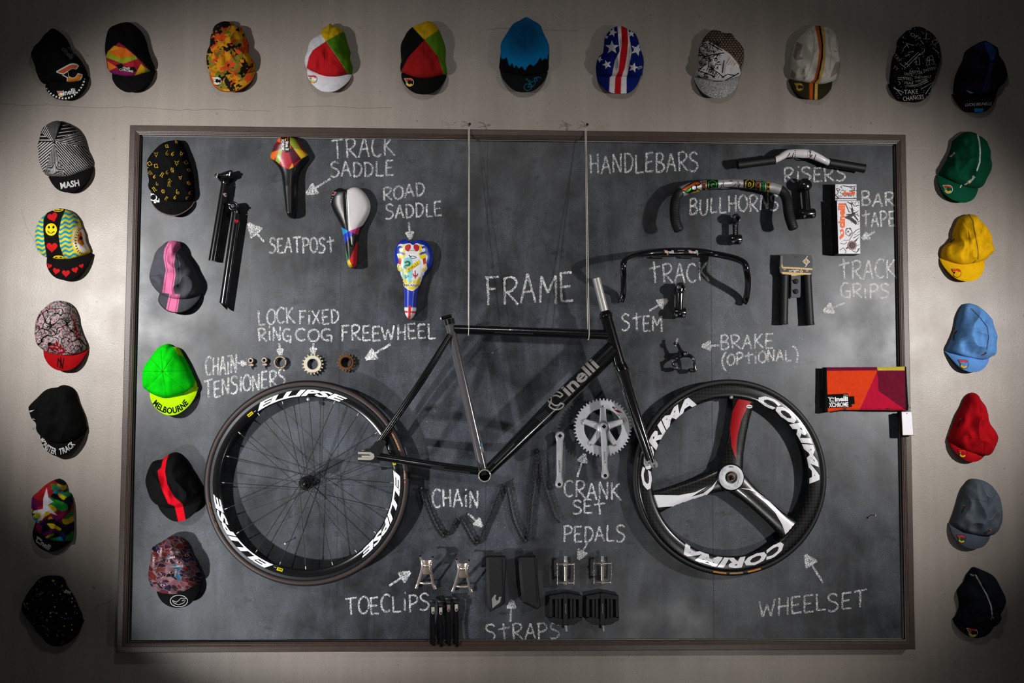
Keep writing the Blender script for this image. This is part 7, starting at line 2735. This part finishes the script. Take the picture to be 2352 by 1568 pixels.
b.dpoly([(332, 970), (350, 952), (368, 972), (350, 992)], 'c8a868', 'H3', off=.0010, **kw)
b.dtext('8', 350, 972, 18, '2c2c30', 'H3', off=.0014, **kw)
b.dpoly([(362, 872), (398, 838), (436, 876), (400, 908)], 'e4e0d8', 'H3', **kw)
b.dpoly([(370, 872), (398, 846), (428, 876), (400, 900)], '2c2c30', 'H3', off=.0011, **kw)
b.dcirc(399, 873, 19, 'c8a868', 'H3', off=.0014, **kw)
b.dtext('8', 399, 873, 26, '2c2c30', 'H3', off=.0018, **kw)
b.dline([(412, 818), (398, 842), (392, 850)], 5, 'e4e0d8', 'H3', **kw)
b.dline([(410, 895), (402, 915), (386, 927)], 5, 'e4e0d8', 'H3', **kw)
b.dpoly([(270, 818), (300, 822), (325, 818), (318, 832), (330, 838), (295, 832), (300, 840), (282, 828)], '0a0a0a', 'H3', **kw)
for x, y in ((182, 948), (407, 962)):
    b.dcirc(x, y, 11, 'd8d4cc', 'H3', off=.0011, **kw)
    b.dcirc(x, y, 7, '0a0a0a', 'H3', off=.0014, **kw)
b.build('hang_card', 'paper', root)
b = MB()
b.prism(zz('H3', [(250, 1015), (345, 1015), (344, 1215), (335, 1235), (255, 1235), (247, 1215)]), .033, .0355, '34343a', .0006)
b.build('plug_card', 'paper', root)
for y in (1072, 1172):
    b = MB()
    b.lathe(P(*z1('H3', 295, y), .0355), [(.0088, 0), (.0085, .003), (.006, .0062), (0, .0075)], 24, '1c1c20')
    b.tube([P(*z1('H3', 270, y - 14), .040), P(*z1('H3', 322, y - 8), .040)], .0016, 8, '26262a')
    b.build('bar_end_plug', 'matte', root)
for (x0_, y0_), (x1_, y1_) in (((180, 1005), (170, 1498)), ((405, 1010), (434, 1506))):
    b = MB()
    A, B_ = P(*z1('H3', x0_, y0_), .022), P(*z1('H3', x1_, y1_), .022)
    pts = straight(A, B_, 40)
    b.tube(pts, [.0150 + (.0012 if i in (0, 1, 39, 40) else .0003 * (i % 2)) for i in range(41)], 22, '0e0e0f')
    b.lathe(B_, [(.0155, 0), (.0135, .0006), (.011, -.004), (0, -.004)], 22, '0a0a0a', axis=tuple((B_ - A).normalized()))
    b.build('grip', 'rubber', root)

# ================================================================ roll-up wallet and its tag
root = thing('fabric_pouch', 'flat orange, crimson and maroon pouch over the right frame rail', 'pouch', P(1988, 893, .022))
root['label'] = 'flat orange, crimson and maroon pouch hung over the frame rail'
b = MB()
out_ = [(235, 182), (700, 180), (1200, 176), (1745, 168), (1765, 500), (1790, 958), (1740, 962), (1380, 952), (900, 950), (640, 952), (450, 968), (325, 990), (228, 985), (228, 600)]
px = zz('T1', out_)
NX, NY = 220, 110
V, F = [], []
for j in range(NY + 1):
    for i in range(NX + 1):
        u, v = i / NX, j / NY
        tx, ty = np.interp(u, [0, .6, 1], [235, 1170, 1748]), np.interp(u, [0, .6, 1], [182, 178, 168])
        bx = np.interp(u, [0, .06, .15, .28, .45, .75, .95, 1], [228, 325, 450, 640, 900, 1380, 1720, 1790])
        by = np.interp(u, [0, .06, .15, .28, .45, .75, .95, 1], [988, 988, 968, 950, 948, 952, 958, 960])
        x, y = tx + (bx - tx) * v, ty + (by - ty) * v
        h = .030 + .004 * sin(u * 7 + v * 3) * v + .004 * v + .003 * noise.noise(Vector((u * 6, v * 4, 3)))
        h -= .010 * max(0, 1 - min(u, 1 - u) / .03) + .004 * max(0, 1 - min(v, 1 - v) / .04)
        h = max(h, .0245)
        p = P(*z1('T1', x, y), .030)
        V.append((p.x, -h, p.z))
for j in range(NY):
    for i in range(NX):
        a = j * (NX + 1) + i
        F.append((a, a + NX + 1, a + NX + 2, a + 1))
V = np.array(V)
e1, e2 = V[F[0][1]] - V[F[0][0]], V[F[0][2]] - V[F[0][0]]
if np.cross(e1, e2)[1] > 0:
    F = [f[::-1] for f in F]
pxs, pys = proj(V)
C = paint([('poly', [(200, 100), (1205, 170), (1225, 242), (305, 256), (200, 256)], '6a1230'), ('poly', [(305, 248), (1222, 238), (880, 1000), (300, 1010)], 'd03c16'),
           ('poly', [(1222, 238), (1240, 600), (1740, 955), (1740, 1000), (870, 1000)], 'b01232'), ('poly', [(1205, 236), (1720, 232), (1735, 960), (1235, 605), (1228, 400)], '641028'),
           ('poly', [(1207, 150), (1712, 150), (1712, 238), (1222, 240)], 'b8a43c'), ('poly', [(200, 100), (303, 100), (328, 1010), (200, 1010)], '0d0d0e'), ('poly', [(1706, 100), (1820, 100), (1820, 1000), (1730, 1000)], '0d0d0e'),
           ('poly', [(310, 672), (690, 652), (694, 705), (798, 700), (812, 842), (752, 850), (760, 900), (318, 918)], '0c0b0c')], pxs, pys, 'T1', '0d0d0e')
b.add(V.tolist(), F, C, True)
n0 = len(V)
bd = [i for i in range(NX + 1)] + [j * (NX + 1) + NX for j in range(1, NY + 1)] + [NY * (NX + 1) + i for i in range(NX - 1, -1, -1)] + [j * (NX + 1) for j in range(NY - 1, 0, -1)]
m_ = len(bd)
bk_ = [(V[i][0], -.0235, V[i][2]) for i in bd]
b.add([tuple(V[i]) for i in bd] + bk_, [(i, (i + 1) % m_, m_ + (i + 1) % m_, m_ + i) for i in range(m_)] + [tuple(range(m_, 2 * m_))], '0d0d0e', False)
T = b.bvh()
b.dtext('inelli', 566, 748, 84, 'eceaec', 'T1', rot=2.5, width=240, bold=.045, tree=T, maxlen=8)
emblem(b, 385, 762, 58, 'T1', line='eceaec', tree=T)
b.dtext('TEAM', 640, 682, 16, 'c8c6c8', 'T1', width=76, tree=T)
b.dtext('XCHROME', 518, 852, 82, 'eceaec', 'T1', rot=2.5, width=350, bold=.035, tree=T, maxlen=8)
b.build('pouch_body', 'cloth', root)
for x, y in ((652, 935), (1484, 905)):
    b = MB()
    c0 = P(*z1('T1', x, y), .034)
    b.lathe(c0, [(.0036, -.004), (.0036, .001), (.0024, .003), (0, .0032)], 14, '5a5040')
    b.tube([c0, P(*z1('T1', x - 95, y + 22), .038)], .0017, 8, '2a241e')
    b.build('pin', 'steel', root)
b = MB()
b.tube(catmull([tuple(P(*z1('T1', 1770, 940), .026)), tuple(P(*z1('T1', 1815, 880), .030)), tuple(P(*z1('T1', 1800, 800), .030)), tuple(P(*z1('T1', 1815, 940), .034)), tuple(P(*z1('T1', 1750, 1010), .0525))], 6), .0006, 5, '9a9488')
b.build('loop_thread', 'cord', root)
root = thing('price_tag', 'blank white hang tag with red-brown edges below the pouch', 'tag', P(*z1('T1', 1760, 1200), .022))
b = MB()
b.prism(zz('T1', [(1655, 985), (1833, 985), (1868, 1402), (1674, 1402)]), .046, .050, 'e2e0e6', .0006)
T = b.bvh()
b.dcirc(1748, 1012, 8, '2a2a2a', 'T1', tree=T)
b.build('front_card', 'paper', root)
b = MB()
b.prism(zz('T1', [(1657, 990), (1837, 988), (1876, 1412), (1676, 1412)]), .0225, .046, '7a2a1a', .001, side='5a2014')
b.build('card_stack', 'paper', root)['label'] = 'red-brown edged card stack'
